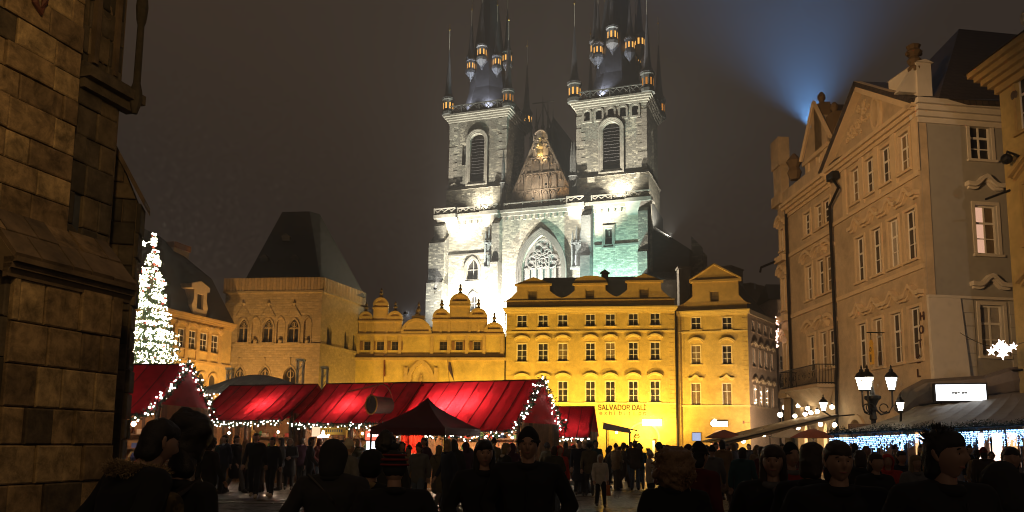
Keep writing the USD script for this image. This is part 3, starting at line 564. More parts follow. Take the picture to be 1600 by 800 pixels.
for k in range(int((zc - 1) / .62)): q.box(0, -.05, .3 + k * .62, .7, .003, .87 + k * .62).box(L - .7, -.05, .3 + k * .62, L + .01, .003, .87 + k * .62)
q.build('corner_rustication', YEL, co, kind='stuff')
xl, xr, xa = CO.x(1082, 460), CO.x(1154, 460), CO.x(1116, 430); ze, za = CO.z(1116, 440), CO.z(1116, 413.5); z0 = zc + .1
gpoly = Polygon([(0, z0), (0, zp)] + volute(xl - 2.2, xl, zp + .02, ze - 1.9) + [(xl, ze), (xl - .35, ze), (xl - .35, ze + .28), (xa, za), (xr + .35, ze + .28), (xr + .35, ze), (xr, ze)] + volute(xr + 1.5, xr, zp + .02, ze - 1.9)[::-1] + [(L, zp), (L, z0)]).buffer(0)
gw_ = bx(CO, 1110, 456, 1123, 471)
MB().prism(holes(gpoly, [gw_]), -.05, .55).build('gable', OCHTRIM, co); window(co, *gw_, y=.1, rows=(.5,), msur=OCHTRIM, mf=DARKFR, mp=CUR2, sill=False)
MB().prism(Polygon([(xl + .4, ze + .45), (xr - .4, ze + .45), (xa, za - .55)]), -.06, -.045).box(xl - .4, -.25, ze - .06, xr + .4, -.047, ze + .26).tube([(xl - .35, -.12, ze + .3), (xa, -.12, za + .06)], .16, 5).tube([(xr + .35, -.12, ze + .3), (xa, -.12, za + .06)], .16, 5).tube(ringp((xa, ze + 1.0), .3, n=12), .08).build('gable_moulding', OCHTRIM, co)
MB().hull([(.2, .6, z0), (L, .6, z0), (.2, 11, z0), (L + 3, 11, z0), (3.2, 5, za - .6), (xa + 2, 5.5, za - .4)]).build('roof', ROOF, co)
SIGNW = emit('white_sign_face', (1., .93, .8), 6.0)
sg = bx(CO, 1111, 656.5, 1138, 667); o = MB().box(sg[0], -.25, sg[1], sg[2], -.03, sg[3]).build('sign_box', IRON, co)
sp = MB(); hh = sg[3] - sg[1]; sp.prism(unary_union([Point(sg[0] + hh * .45, sg[1] + hh * .5).buffer(hh * .5), sbox(sg[0] + hh * .4, sg[1] + .06, sg[2] - .1, sg[3] - hh * .25).buffer(.06), Point(sg[0] + hh * .55, sg[3] - .1).buffer(hh * .3)]), -.29, -.252).build('sign_face', SIGNW, o)
bb = bx(CO, 1081, 675.5, 1096, 689.5); o = MB().box(bb[0], -.12, bb[1], bb[2], .002, bb[3]).build('display_case', IRON, co); MB().box(bb[0] + .06, -.14, bb[1] + .06, bb[2] - .06, -.118, bb[3] - .06).build('lit_poster', emit('blue_white_poster', (.55, .65, 1.), .9), o)
MB().prism(cdoor.buffer(.25).difference(cdoor), -.08, .003).build('door_surround', PINK, co); MB().prism(cdoor.buffer(-.01), .35, .4).build('door', mat('red_door', (.22, .06, .05), .5), co)
bb = bx(CO, 1160.5, 657.5, 1171.5, 662); MB().box(bb[0], -.04, bb[1], bb[2], .001, bb[3]).build('street_plate', mat('red_brown_plate', (.20, .05, .03), .5), co)
MB().tube([(L * .012 + .1, -.15, zc - .5), (.12, -.15, .2)], .08).build('downpipe', IRON, co)

# ---- houses and roofs behind (between the corner house and the church)
HB = Fac(G(1012, 124), G(1082, 124)); hb = thing('house', 'pale house with a seamed metal roof and a broad chimney, rising behind the attic gables', 'house', HB.loc, HB.rz)
z0, z1 = HB.z(1045, 436), HB.z(1045, 418); MB().box(0, 0, 0, HB.L, 8, z0).build('wall', PALE, hb)
o = MB().quad((-.3, -.3, z0), (HB.L + .3, -.3, z0), (HB.L + .3, 3.2, z1), (-.3, 3.2, z1), .1).build('metal_roof', LEAD, hb); b = MB()
for k in range(11): x = k * HB.L / 10; b.quad((x - .03, -.3, z0 + .02), (x + .03, -.3, z0 + .02), (x + .03, 3.2, z1 + .08), (x - .03, 3.2, z1 + .08), .06)
b.build('roof_seams', LEAD, o)
xa_, xb_ = HB.x(1061, 430, -3), HB.x(1078, 430, -3); zt = HB.z(1070, 420, -3); MB().box(xa_, -3, 10, xb_, -1.4, zt).box(xa_ - .2, -3.2, zt, xb_ + .2, -1.2, zt + .3).build('chimney', mat_once('sooty_chimney', (.24, .19, .14)), hb)
HC = Fac(G(1140, 121), G(1232, 136)); hc = thing('house', 'tall dark roofed house in the narrow street behind the corner house', 'house', HC.loc, HC.rz)
zt = HC.z(1190, 462); MB().box(0, 0, 0, HC.L, 8, zt - 3).build('wall', PINK, hc); MB().hull([(0, -.3, zt - 3), (HC.L, -.3, zt - 3), (0, 8, zt - 3), (HC.L, 8, zt - 3), (1, 4, zt + 1.8), (HC.L, 4, zt)]).build('roof', ROOF, hc)
for u0, u1, v in ((1142, 1161, 417), (1173, 1187, 444), (1188, 1214, 448)):
    a, c = HC.x(u0, 440, 2), HC.x(u1, 440, 2); z = HC.z(u0, v, 2); MB().box(a, 2, zt - 4, c, 3.3, z).box(a - .15, 1.85, z, c + .15, 3.45, z + .25).build('chimney', mat_once('sooty_chimney', (.24, .19, .14)), hc)
for u, v0, v1 in ((1179, 441, 452), (1212, 446, 468)): x, z = HC.x(u, 450, 1.9), HC.z(u, v1, 1.9); MB().box(x - .12, 1.8, z, x + .12, 1.84, HC.z(u, v0, 1.9)).build('flue_pipe', mat_once('bright_zinc', (.6, .62, .65), rough=.3), hc)
HD = Fac(G(1210, 124), G(1262, 124)); hd = thing('house', 'narrow shadowed house closing the street between the corner house and the right row', 'house', HD.loc, HD.rz)
zt = HD.z(1222, 468); b = MB(); ws = [(x, z, x + 1.2, z + 2.1) for x in (1.2, 4.0, 6.8) for z in (5, 9, 13) if x + 1.3 < HD.L]
b.prism(holes(sbox(0, 0, HD.L, zt), ws), 0, .4).box(0, .45, 0, HD.L, 7, zt - .02).build('wall', PINK, hd)
for w in ws: window(hd, *w, y=.1, msur=PINK)
MB().hull([(-.3, -.4, zt), (HD.L + .3, -.4, zt), (-.3, 7, zt), (HD.L + .3, 7, zt), (.5, 3.5, zt + 3), (HD.L, 3.5, zt + 3)]).build('roof', ROOF, hd)

# ================================================================ gabled school house (left of centre)
SC = Fac(G(535, 114.5), G(788, 112.6)); sc = thing('school_house', 'low yellow Renaissance house with two stepped groups of round gables', 'house', SC.loc, SC.rz)
L = SC.L; zs, zt0 = SC.z(660, 562), SC.z(660, 523)
nic = arch_poly(SC.x(642), SC.z(655, 602), SC.x(674), SC.z(657, 568))
swn = [bx(SC, a, 533.5, c, 547) for a, c in ((569, 581), (589, 600), (612, 623.5), (687, 699), (712, 723), (740, 751))]
SCX = lambda u: SC.x(u, 500)
MB().prism(holes(sbox(0, 0, L, zs), [nic]), -.25, .4).build('lower_wall', YEL, sc)
MB().prism(nic.buffer(-.01), .1, .2).build('niche_back', OCH, sc)
nb = MB().prism(nic.buffer(.5).difference(nic), -.5, -.24); zq = SC.z(657, 602); nb.box(nic.bounds[0] - .9, -.5, zq, nic.bounds[0] - .4, -.24, zq + 2.4).box(nic.bounds[2] + .4, -.5, zq, nic.bounds[2] + .9, -.24, zq + 2.4)
nb.lathe([(.3, zq), (.35, zq + .5), (.22, zq + 1.0), (.14, zq + 1.15), (.16, zq + 1.4), (.05, zq + 1.6)], ((nic.bounds[0] + nic.bounds[2]) / 2, -.05, 0), 8).build('niche_surround', OCHTRIM, sc)
MB().prism(holes(sbox(.25, zs, L - .02, zt0), swn), 0, .4).build('upper_wall', YEL, sc); MB().box(.3, .45, 0, L - .05, 9, zt0 - .1).build('inner_wall', mat_once('dim_room', (.05, .04, .03)), sc)
SHUT = mat('brown_shutter', (.22, .11, .04), .7, .15)
for k, w in enumerate(swn):
    o = window(sc, *w, y=.12, rows=(.55,), mf=DARKFR, msur=OCHTRIM, sur=.1, sill=False)
    if k != 1 and k != 3: MB().box(w[0] - .55, -.1, w[1], w[0] - .12, -.052, w[3]).box(w[2] + .12, -.1, w[1], w[2] + .5, -.052, w[3]).build('shutter', SHUT, o)
b = MB().box(-.15, -.6, zs - .12, L + .1, .003, zs + .25).box(.1, -.22, zt0 - .12, L, .003, zt0 + .14).box(.2, -.12, zs + .26, L, .003, SC.z(660, 553)).build('cornice', OCHTRIM, sc)
for u in (539, 561, 583, 604, 626, 676, 702, 730, 757, 785): x = SCX(u); MB().box(x - .22, -.16, zs + .252, x + .22, .002, zt0 - .121).build('pilaster', OCHTRIM, sc)
def half(cx, cz, r, n=14): return Polygon([(cx + r * math.cos(t), cz + r * math.sin(t)) for t in np.linspace(0, math.pi, n)])
lobes, fin, gp_ = [], [], []
def lobe(u0, u1, vt, vb): x0, x1 = SCX(u0), SCX(u1); r = (x1 - x0) / 2; zt_ = SC.z(u0, vt); zb_ = max(zt_ - r, SC.z(u0, vb)); lobes.append(affinity.scale(half((x0 + x1) / 2, 0, r), 1, (zt_ - zb_) / r, origin=(0, 0)).buffer(0)); lobes[-1] = affinity.translate(lobes[-1], 0, zb_); gp_.append(unary_union([lobes[-1], sbox(x0, SC.z(u0, vb), x1, zb_ + .02)])); fin.append(((x0 + x1) / 2, zt_))
def tier(u0, u1, vt, vb): gp_.append(sbox(SCX(u0), SC.z(u0, vb), SCX(u1), SC.z(u0, vt)))
tier(561, 628, 502.5, 524); tier(583, 605.5, 481.5, 503); lobe(561, 582, 487, 503); lobe(605, 629, 486, 503); lobe(582.5, 606, 465, 482)
lobe(539, 560.5, 510, 524); lobe(627, 675, 497.5, 524)
tier(676, 761, 500.5, 524); tier(702, 734, 477.5, 501); lobe(676, 703, 482.5, 501); lobe(733, 761, 481.5, 501); lobe(702, 734.5, 458.5, 478)
lobe(757, 787, 503.5, 524); tier(646, 661, 496, 500)
MB().prism(unary_union(gp_).buffer(.005), .0, .5).build('round_gable', OCHTRIM, sc)
b = MB()
for l in lobes: b.prism(l.difference(l.buffer(-.32)).buffer(.01), -.17, .003)
for u0, u1, v in ((561, 628, 502.5), (583, 605.5, 481.5), (676, 761, 500.5), (702, 734, 477.5)): z = SC.z(u0, v); b.box(SCX(u0) - .1, -.2, z - .12, SCX(u1) + .1, .002, z + .12)
for u in (571, 583, 605, 617): b.box(SCX(u) - .16, -.1, SC.z(u, 523), SCX(u) + .16, .002, SC.z(u, 503))
for u in (689, 702, 734, 748): b.box(SCX(u) - .16, -.1, SC.z(u, 523), SCX(u) + .16, .002, SC.z(u, 501))
b.build('gable_moulding', OCHTRIM, sc)
for x, z in fin: MB().lathe([(.28, z - .1), (.28, z + .2), (.12, z + .3), (.32, z + .6), (.12, z + .85), (.2, z + 1.05), (.03, z + 1.4)], (x, .2, 0), 8).build('finial', mat_once('dark_finial', (.12, .08, .04)), sc)
x = SCX(653.5); z = SC.z(653, 497); MB().box(x - .9, -.1, z - .3, x + .9, .5, z + .35).lathe([(.3, z + .35), (.2, z + .8), (.35, z + 1.2), (.1, z + 1.7), (.18, z + 1.9), (.02, z + 2.4)], (x, .2, 0), 8).build('crest', mat_once('dark_finial', (.12, .08, .04)), sc)
MB().hull([(.4, .6, zt0 - .2), (L - .2, .6, zt0 - .2), (.4, 9, zt0 - .2), (L - .2, 9, zt0 - .2), (2, 5, zt0 + 1.8), (L - 2, 5, zt0 + 1.8)]).build('roof', ROOF, sc)
for u, lab in ((706, 'dark limp flag on a slanting pole from the round gabled house, right of its niche'), (603, 'furled reddish flag on a pole at the round gabled house, left of its niche')):
    p0 = SC.world(SC.x(u - 3, 590), -.2, SC.z(u, 600)); ft = thing('flag', lab, 'flag', p0, SC.rz)
    MB().tube([(0, 0, 0), (-.15, -1.2, 3.2)] if u > 650 else [(0, 0, -.5), (0, -.3, 4.2)], .05).build('pole', mat_once('brown_pole', (.2, .1, .05)), ft)
    n = 9; top = np.array([(-.13, -1.1, 2.9)]) if u > 650 else np.array([(0, -.3, 4.0)]); vv = []
    for i in range(n):
        for j in range(6):
            s, t = i / (n - 1), j / 5; wv = .12 * math.sin(s * 9 + t * 2); wid = (.95 if u > 650 else .35); vv.append(top[0] + [wid * s * (.3 + .7 * t) + (.1 if u > 650 else 0), wv, -t * (2.9 if u > 650 else 3.0) * (.35 + .65 * (s if u > 650 else 1))])
    f = [[i * 6 + j, i * 6 + j + 1, (i + 1) * 6 + j + 1, (i + 1) * 6 + j] for i in range(n - 1) for j in range(5)]
    f = np.array(f); MB().add(trimesh.Trimesh(np.array(vv), np.vstack([f[:, [0, 1, 2]], f[:, [0, 2, 3]]]), process=False)).build('cloth', mat('dark_flag', (.07, .04, .07), .9) if u > 650 else mat('reddish_flag', (.28, .09, .04), .9), ft)

# ================================================================ stone tower house
SB = Fac(G(340, 106.5), G(494, 105)); sb = thing('tower_house', 'square stone tower house with pointed windows and a steep dark hipped roof', 'house', SB.loc, SB.rz)
L = SB.L; zp, zc = SB.z(417, 435), SB.z(417, 458); zs1 = SB.z(417, 538)
bw = [arch_poly(SB.x(a), SB.z(a, 535), SB.x(c), SB.z(a, 498)) for a, c in ((367, 383), (406.5, 422.5), (446, 463))]
bn = [arch_poly(SB.x(a), SB.z(a, 537), SB.x(c), SB.z(a, 496)) for a, c in ((389, 401), (428.5, 440), (471, 482))]
bl = [arch_poly(SB.x(a), SB.z(a, 605), SB.x(c), SB.z(a, 572)) for a, c in ((364, 381), (403, 421), (442, 462))]
MB().prism(holes(sbox(0, 0, L, zc), bw + bn + bl), 0, .6).build('front_wall', BELLST, sb); SDP = 11.6
sdv = SB.world(L, 0, 0)[:2]; bs = Fac(sdv, sdv + SDP * np.array([.30, .954])); th_ = bs.rz - SB.rz
swb = [arch_poly(x, SB.z(494, 537), x + 1.2, SB.z(494, 503)) for x in (1.6, 6.2, 8.6)]
mside = MB().prism(holes(sbox(0, 0, SDP, zc), swb), 0, .6); mside.xf((L, 0, 0), th_); mside.build('side_wall', BELLST, sb)
MB().prism(sbox(.3, 0, L - .4, zc - .05), .65, 10.5).build('inner_wall', mat_once('dim_room', (.05, .04, .03)), sb)
bsx = np.array([math.cos(th_), math.sin(th_)])
for k, p in enumerate(bw):
    a0, c0, a1, c1 = p.bounds; cx = (a0 + a1) / 2; w = a1 - a0; sp = c1 - w * .87
    o = MB().box(cx - .07, .25, c0, cx + .07, .4, c1 - .5).box(a0, .26, sp - .05, a1, .38, sp + .05).tube([(cx + .38 * w * math.cos(t) * .6, .32, sp + .55 + .32 * math.sin(t)) for t in np.linspace(0, 6.28, 10)], .05, 4).tube([(a0 + w * .25 + .3 * math.cos(t), .32, sp - .15 + .32 * math.sin(t)) for t in np.linspace(0, math.pi, 6)], .05, 4).tube([(a1 - w * .25 + .3 * math.cos(t), .32, sp - .15 + .32 * math.sin(t)) for t in np.linspace(0, math.pi, 6)], .05, 4).build('tracery_window', BELLST, sb)
    MB().prism(p.buffer(-.01), .45, .5).build('pane', GLASS, o)
    MB().prism(p.buffer(.22, join_style=2).difference(p), -.14, .003).box(a0 - .25, -.2, c0 - .2, a1 + .25, .002, c0 - .001).hull([(cx - w * .75, -.12, c1 + .2), (cx + w * .75, -.12, c1 + .2), (cx, -.12, c1 + 1.9), (cx - w * .6, .0, c1 + .2), (cx + w * .6, 0, c1 + .2), (cx, 0, c1 + 1.7)]).lathe([(.12, c1 + 1.7), (.25, c1 + 2.0), (.05, c1 + 2.4)], (cx, -.06, 0), 6).build('window_surround', BELLST, o)
for p in bn:
    a0, c0, a1, c1 = p.bounds; cx = (a0 + a1) / 2; MB().prism(p.buffer(-.005), .35, .4).build('niche_back', BELLST, sb)
    MB().prism(p.buffer(.15, join_style=2).difference(p), -.1, .003).lathe([(.28, c0), (.3, c0 + .4), (.16, c0 + .6)], (cx, .05, 0), 6).build('niche_surround', BELLST, sb)
for p in bl:
    a0, c0, a1, c1 = p.bounds; cx = (a0 + a1) / 2; o = MB().prism(p.buffer(.2, join_style=2).difference(p), -.12, .003).tube([(cx, -.1, c1 + .1), (cx, -.1, c1 + 1.0)], .12, 5).box(cx - .06, .25, c0, cx + .06, .4, c1 - .4).tube([(cx + .45 * math.cos(t), .3, c1 - 1.0 + .45 * math.sin(t)) for t in np.linspace(0, 6.28, 12)], .06, 4).build('lower_window', BELLST, sb); MB().prism(p.buffer(-.01), .45, .5).build('pane', GLASS, o)
for p in swb: MB().prism(p.buffer(-.01), .4, .45).xf((L, 0, 0), th_).build('side_pane', GLASS, sb)
# gallery: slatted wooden parapet on both faces, cornice, string
b = MB().box(-.25, -.35, zc, L + .25, .6, zc + .25).box(0, -.15, zs1 - .15, L + .1, .003, zs1 + .12); c2 = MB().box(-.1, -.35, zc, SDP, .6, zc + .25).box(0, -.15, zs1 - .15, SDP, .003, zs1 + .12).xf((L, 0, 0), th_)
b.parts += c2.parts; b.build('cornice', BELLST, sb); zh = zp - zc - .25; PLK = [mat(f'gallery_plank_{k}', c, .85, .2, 3) for k, c in (('warm', (.46, .33, .18)), ('dull', (.38, .28, .16)))]
gal = MB().box(-.2, -.22, zc + .25, L + .2, -.1, zp).build('gallery_wall', BELLST, sb)
for k in range(int(L / .42) + 1): MB().box(-.2 + k * .42, -.29, zc + .27, -.2 + k * .42 + .34, -.222, zp + .02).build('plank', PLK[k % 2], gal)
gal2 = MB().box(0, -.22, zc + .25, SDP, -.1, zp).xf((L, 0, 0), th_).build('gallery_wall', BELLST, sb)
for k in range(int(SDP / .42)): MB().box(k * .42, -.29, zc + .27, k * .42 + .34, -.222, zp + .02).xf((L, 0, 0), th_).build('plank', PLK[k % 2], gal2)
zr = SB.z(450, 331, 5); r0 = [(SB.x(379, 434, 1.2), 1.0, zp - .8), (L - .5, 1.0, zp - .8), (L + 2.6, 10.5, zp - .8), (SB.x(379, 434, 1.2), 10.8, zp - .8)]
xa_, xb_ = SB.x(441, 331, 5), SB.x(484, 331, 5); rp = [(xa_, 5.0, zr), (xb_, 5.0, zr), (xb_ + .9, 6.5, zr), (xa_, 6.5, zr)]
ro = MB().hull(r0 + rp).build('hipped_roof', SLATE, sb)
for u, v in ((415, 404), (463, 404), (449, 371)):
    y = 1.0 + 4.0 * (434 - v) / (434 - 331); x, z = SB.x(u, v, y), SB.z(u, v, y); MB().box(x - .5, y - .5, z - .5, x + .5, y + .5, z).hull([(x - .65, y - .6, z), (x + .65, y - .6, z), (x, y - .6, z + .5), (x - .65, y + .8, z), (x + .65, y + .8, z), (x, y + .8, z + .5)]).build('roof_hatch', SLATE, ro)

# ================================================================ palace wing at far left
_e = G(353, 103.5); _w = np.array([.27, .963]); KI = Fac(_e - 22 * _w, _e); ki = thing('palace', 'ochre palace wing with mansard roof, ornate stone dormer and tall chimney, behind the lit tree', 'palace', KI.loc, KI.rz)
L = KI.L; ze = KI.z(345, 505); kw = [bx(KI, u - 5, va, u + 5, vb) for u, va, vb in ((282, 511.5, 544.5), (300, 515.5, 546.5), (318, 520, 550), (335, 524, 553.5))]
stp = kw[1][0] - kw[0][0]; kw = [(kw[0][0] - stp * k, kw[1][1], kw[0][0] - stp * k + 1.5, kw[1][3]) for k in (2, 1)] + [(w[0], kw[1][1], w[2], kw[1][3]) for w in kw]
lw_ = [arch_poly(w[0] - .1, kw[1][1] - 7.2, w[2] + .1, kw[1][1] - 2.6, False) for w in kw]
MB().prism(holes(sbox(0, 0, L, ze), kw + lw_), 0, .5).build('front_wall', OCH, ki); MB().box(.1, .55, 0, L - .1, 9, ze - .1).build('inner_wall', mat_once('dim_room', (.05, .04, .03)), ki)
for w in kw: window(ki, *w, y=.12, rows=(.62, .31), mf=WHITE, msur=OCHTRIM, hood='arc', up=.3)
for p in lw_:
    o = MB().prism(p.buffer(.2).difference(p), -.14, .003).build('arched_window', OCHTRIM, ki); MB().prism(p.buffer(-.01), .3, .35).build('pane', GLASS, o)
b = MB()
for k in range(4): b.box(-.2, -.15 - .15 * k, ze - .7 + .22 * k, L + .1 + .05 * k, .5, ze - .7 + .22 * (k + 1) + .003)
z1 = kw[0][1] - 1.3; b.box(0, -.15, z1 - .2, L, .003, z1 + .1).build('cornice', OCHTRIM, ki)
for w in kw: xm = (w[0] + w[2]) / 2 + stp / 2; MB().box(xm - .3, -.14, z1 + .1, xm + .3, .002, ze - .71).lathe([(.2, ze - 1.6), (.42, ze - 1.2), (.42, ze - .8)], (xm, -.05, 0), 6).build('pilaster', OCHTRIM, ki)
zr1 = KI.z(328, 438, 3); zr2 = zr1 + 4.2
MB().hull([(-.1, -.3, ze + .2), (L + .1, -.3, ze + .2), (-.1, 2.2, zr1), (L - 1.6, 2.2, zr1), (-.1, 9, ze + .2), (L, 9, ze + .2), (-.1, 5.5, zr2 + 1.4), (L - 7.5, 5.5, zr2)]).build('mansard_roof', ROOF, ki)
x0, x1 = KI.x(296, 470, -.1), KI.x(325, 470, -.1); zb_, zt_ = ze + .3, KI.z(310, 446, -.1); cx = (x0 + x1) / 2; w = x1 - x0
ow = sbox(cx - w * .17, zb_ + .7, cx + w * .17, zt_ - 1.0); o = MB().prism(Polygon([(x0 + .5, zb_), (x1 - .5, zb_), (x1 - .2, zb_ + 1), (x1 - .5, zb_ + 1.8), (x1 - .5, zt_ - .6), (x1, zt_ - .5), (x1, zt_), (cx, zt_ + .55), (x0, zt_), (x0, zt_ - .5), (x0 + .5, zt_ - .6), (x0 + .5, zb_ + 1.8), (x0 + .2, zb_ + 1)]).difference(ow), -.3, 1.6).build('stone_dormer', SANDTRIM, ki)
MB().prism(ow, .0, .1).build('dormer_pane', GLASS, o); MB().hull([(x0, .2, zt_), (x1, .2, zt_), (cx, .2, zt_ + .6), (x0, 4, zt_), (x1, 4, zt_), (cx, 4, zt_ + .6)]).build('dormer_roof', ROOF, o)
x0, x1 = KI.x(271, 400, 4), KI.x(295, 400, 4); zt_ = KI.z(283, 381, 4); MB().box(x0, 4, ze + 2, x1, 5.3, zt_ - .7).build('chimney', SANDTRIM, ki); MB().box(x0 - .15, 3.85, zt_ - .7, x1 + .15, 5.45, zt_).build('chimney_cap', BRICKCH, ki)
# ================================================================ right hand row of houses
PY = lambda Y: np.array([18.7 - .042 * (Y - 38), Y])
HOT = mat('hotel_lettering', (.06, .02, .012), .7, .1)
def wl(Fc, u, v0, v1, w): c = Fc.at(u, (v0 + v1) / 2)[0]; return (c - w / 2, Fc.z(u, v1), c + w / 2, Fc.z(u, v0))
# ---- pediment house (hotel)
PH = Fac(PY(46.5), PY(37.1)); ph = thing('town_house', 'tan hotel house with a big triangular pediment and wavy window hoods, beside the street lantern', 'house', PH.loc, PH.rz)
L = PH.L; ze = PH.z(1427, 172); zrow = [(PH.z(1386, 285), PH.z(1386, 227)), (PH.z(1393, 419), PH.z(1393, 344)), (PH.z(1398, 568), PH.z(1398, 490))]
pw = []
for us, (z0, z1) in zip(((1337, 1360, 1386, 1416), (1340, 1366, 1393, 1420), (1344, 1369, 1398, 1427)), zrow):
    for u in us: c = PH.x(u, 400) if False else PH.at(u, 300 if z0 > 10 else 450)[0]; pw.append((c - .5, z0, c + .5, z1))
gd = [arch_poly(x, 0, x + 1.5, 3.1, False) for x in (1.2, 5.4)]
MB().prism(holes(sbox(0, 0, L, ze), pw + gd), 0, .45).build('front_wall', SAND, ph)
for g in gd: MB().prism(g.buffer(-.01), .35, .4).build('door', mat_once('dark_brown_door', (.10, .06, .035)), ph); MB().prism(g.buffer(.3).difference(g).intersection(sbox(0, 0, L, 5)), -.12, .003).build('door_surround', SANDTRIM, ph)
for k, w in enumerate(pw): window(ph, *w, y=.14, rows=(.64, .32) if k > 3 else (.62, .31), msur=SANDTRIM, sur=.14, hood='ogee' if k > 3 else None, mp=CURTAIN if k in (6,) else (CUR2 if k % 3 == 0 else GLASS), up=.42, fr=.07)
b = MB()
for k in range(3): b.box(-.2, -.12 - .15 * k, ze - .45 + .2 * k, L + .12 + .12 * k, .4, ze - .45 + .2 * (k + 1) + .003)
for z in (zrow[0][0] - .5, zrow[1][0] - .5): MB().box(0, -.1, z - .12, L, .003, z + .1).build('string_course', SANDTRIM, ph)
b.build('cornice', SANDTRIM, ph)
for k in range(5): x = (pw[0][0] - .75) if k == 0 else ((pw[k - 1][2] + pw[k][0]) / 2 if k < 4 else pw[3][2] + .6); MB().box(x - .22, -.09, zrow[0][0] - .4, x + .22, .002, ze - .46).build('pilaster', SANDTRIM, ph)
zb = ze + .16; xa, za = PH.at(1346, 133); xl = -.55
tri = Polygon([(xl, zb), (L + .15, zb), (xa, za)]); ov = affinity.scale(Point(0, 0).buffer(1), .32, .72); ov = affinity.translate(ov, PH.x(1371, 177), PH.z(1371, 177))
MB().prism(tri.difference(ov), 0, .5).build('pediment', SAND, ph); MB().prism(ov, .25, .3).build('oval_pane', GLASS, ph)
b = MB().prism(ov.buffer(.2).difference(ov), -.15, .003)
for p, q in (((xl - .2, zb + .1), (xa, za + .15)), ((xa, za + .15), (L + .35, zb + .1))): p, q = np.array(p), np.array(q); d = (q - p) / np.linalg.norm(q - p); n = np.array([-d[1], d[0]]); b.prism(Polygon([p - n * .45, q - n * .45, q + n * .06, p + n * .06]), -.42, .002)
b.build('raking_cornice', SANDTRIM, ph); b = MB()
for k in range(90):                                              # stucco scrollwork in the pediment
    cx = xa + (rng.random() - .5) * 4.6; cz = zb + .5 + rng.random() * 1.7
    if Point(cx, cz).within(tri.buffer(-.8)) and not Point(cx, cz).within(ov.buffer(.3)): r = .10 + .16 * rng.random(); a0 = rng.random() * 6; b.tube([(cx + r * (1 - t / 7) * math.cos(a0 + t), -.03, cz + r * (1 - t / 7) * math.sin(a0 + t)) for t in np.linspace(0, 5, 9)], .06, 5)
b.build('stucco_scrollwork', SANDTRIM, ph, kind='stuff')
MB().quad((xl - .2, -.43, zb + .1), (xa, -.43, za + .2), (xa, 9, za + .2), (xl - .2, 9, zb + .1), .4).quad((xa, -.43, za + .2), (L + .45, -.43, zb + .12), (L + .45, 9, zb + .12), (xa, 9, za + .2), .24).build('roof_slope', ROOF, ph)
# drainpipe with hopper between this house and the next
hx, hz = PH.at(1302, 274, -.3); MB().box(hx - .5, -.5, hz - .25, hx + .35, -.1, hz + .15).tube([(hx - .1, -.3, hz - .2), (hx + .6, -.3, hz - .9), (.25, -.25, hz - 1.6), (.25, -.22, 6.0), (.1, -.22, 5.2), (-.1, -.22, 0)], .09).build('downpipe', IRON, ph)
for k, (chh, v, u) in enumerate(zip('HOTEL', (500, 521, 543, 567, 589), (1443, 1442, 1440, 1438.5, 1437.5))):
    c, z = PH.at(u, v); t = meshkit.text_mesh(chh, .36, .03, True); vv = t.vertices; vv = np.c_[(vv[:, 0] - vv[:, 0].mean()) * 1.05 + min(c, L - .33), -.075 + .03 - vv[:, 2], vv[:, 1] + z]; MB().add(trimesh.Trimesh(vv, t.faces, process=False)).build('letter', HOT, ph)
# ---- its grey flank
FL = Fac(PY(37.1) + [.003, -.012], PY(37.1) + np.array([6.3, 1.]) / 6.379 * 10); fl_ = thing('house_flank', 'grey rendered flank of the hotel with one window lit pink, above the restaurant awning', 'house wall', FL.loc, FL.rz)
ze2 = FL.z(1440, 168); fw = [wl(FL, 1532, 196, 249, 1.12), wl(FL, 1541.5, 321, 397, 1.12), wl(FL, 1551, 477, 556, 1.2)]
MB().prism(holes(sbox(.09, 0, 10, ze2), fw), 0, .45).build('wall', GREY, fl_); MB().box(.5, .9, 0, 9.9, 1.0, ze2).build('inner_wall', mat_once('dim_room', (.05, .04, .03)), fl_)
PINKG = emit('lit_room_glass', (1., .55, .36), .75)
for k, w in enumerate(fw): o = window(fl_, *w, y=.14, rows=(.64, .32), msur=PALE, sur=.16, hood='ogee' if k else None, up=.75, mp=(GLASS, CUR2, CURTAIN)[k], fr=.08)
w = fw[1]; MB().box(w[0] + .06, .165, w[1] + .06, (w[0] + w[2]) / 2 - .03, .168, w[3] - .06).build('lit_pane', PINKG, fl_, label='left leaf of the window, lit pink from inside')
b = MB()
for k in range(4): b.box(-.1 * k, -.1 - .16 * k, ze2 - .75 + .25 * k, 10, .4, ze2 - .75 + .25 * (k + 1) + .003)
b.build('cornice', PALE, fl_)
zt = FL.z(1450, 465); xw, xn = FL.x(1500, 500) , FL.x(1508, 600)
MB().hull([(0, -.42, 0), (xn + .35, -.42, 0), (0, -.12, zt), (xw, -.12, zt), (0, .002, 0), (xn + .35, .002, 0), (0, .002, zt), (xw, .002, zt)]).build('battered_pier', PALE, fl_)
MB().box(0, -.16, zt, 10, .003, zt + .12).build('string_course', PALE, fl_)
RUS = mat('rusticated_render', (.45, .43, .39), .88, .08, 2)
for r in range(int(zt / .62)):
    z = zt - .62 * (r + 1)
    for k in range(9):
        x0 = xw + .25 + k * 1.15 + (.5 if r % 2 else 0) - .5; x1 = x0 + 1.12
        for a, c in ((max(x0, xn + .1 + .3 * (1 - (z / zt))), min(x1, fw[2][0] - .32)), (max(x0, fw[2][2] + .32), x1)):
            if c - a > .2 and a > xw - .2 and not (z < fw[2][3] + .3 and z > fw[2][1] - .9 and c > fw[2][0] - .3 and a < fw[2][2] + .3): MB().box(a, -.035, z + .015, c, .003, z + .60).build('rusticated_block', RUS, fl_)
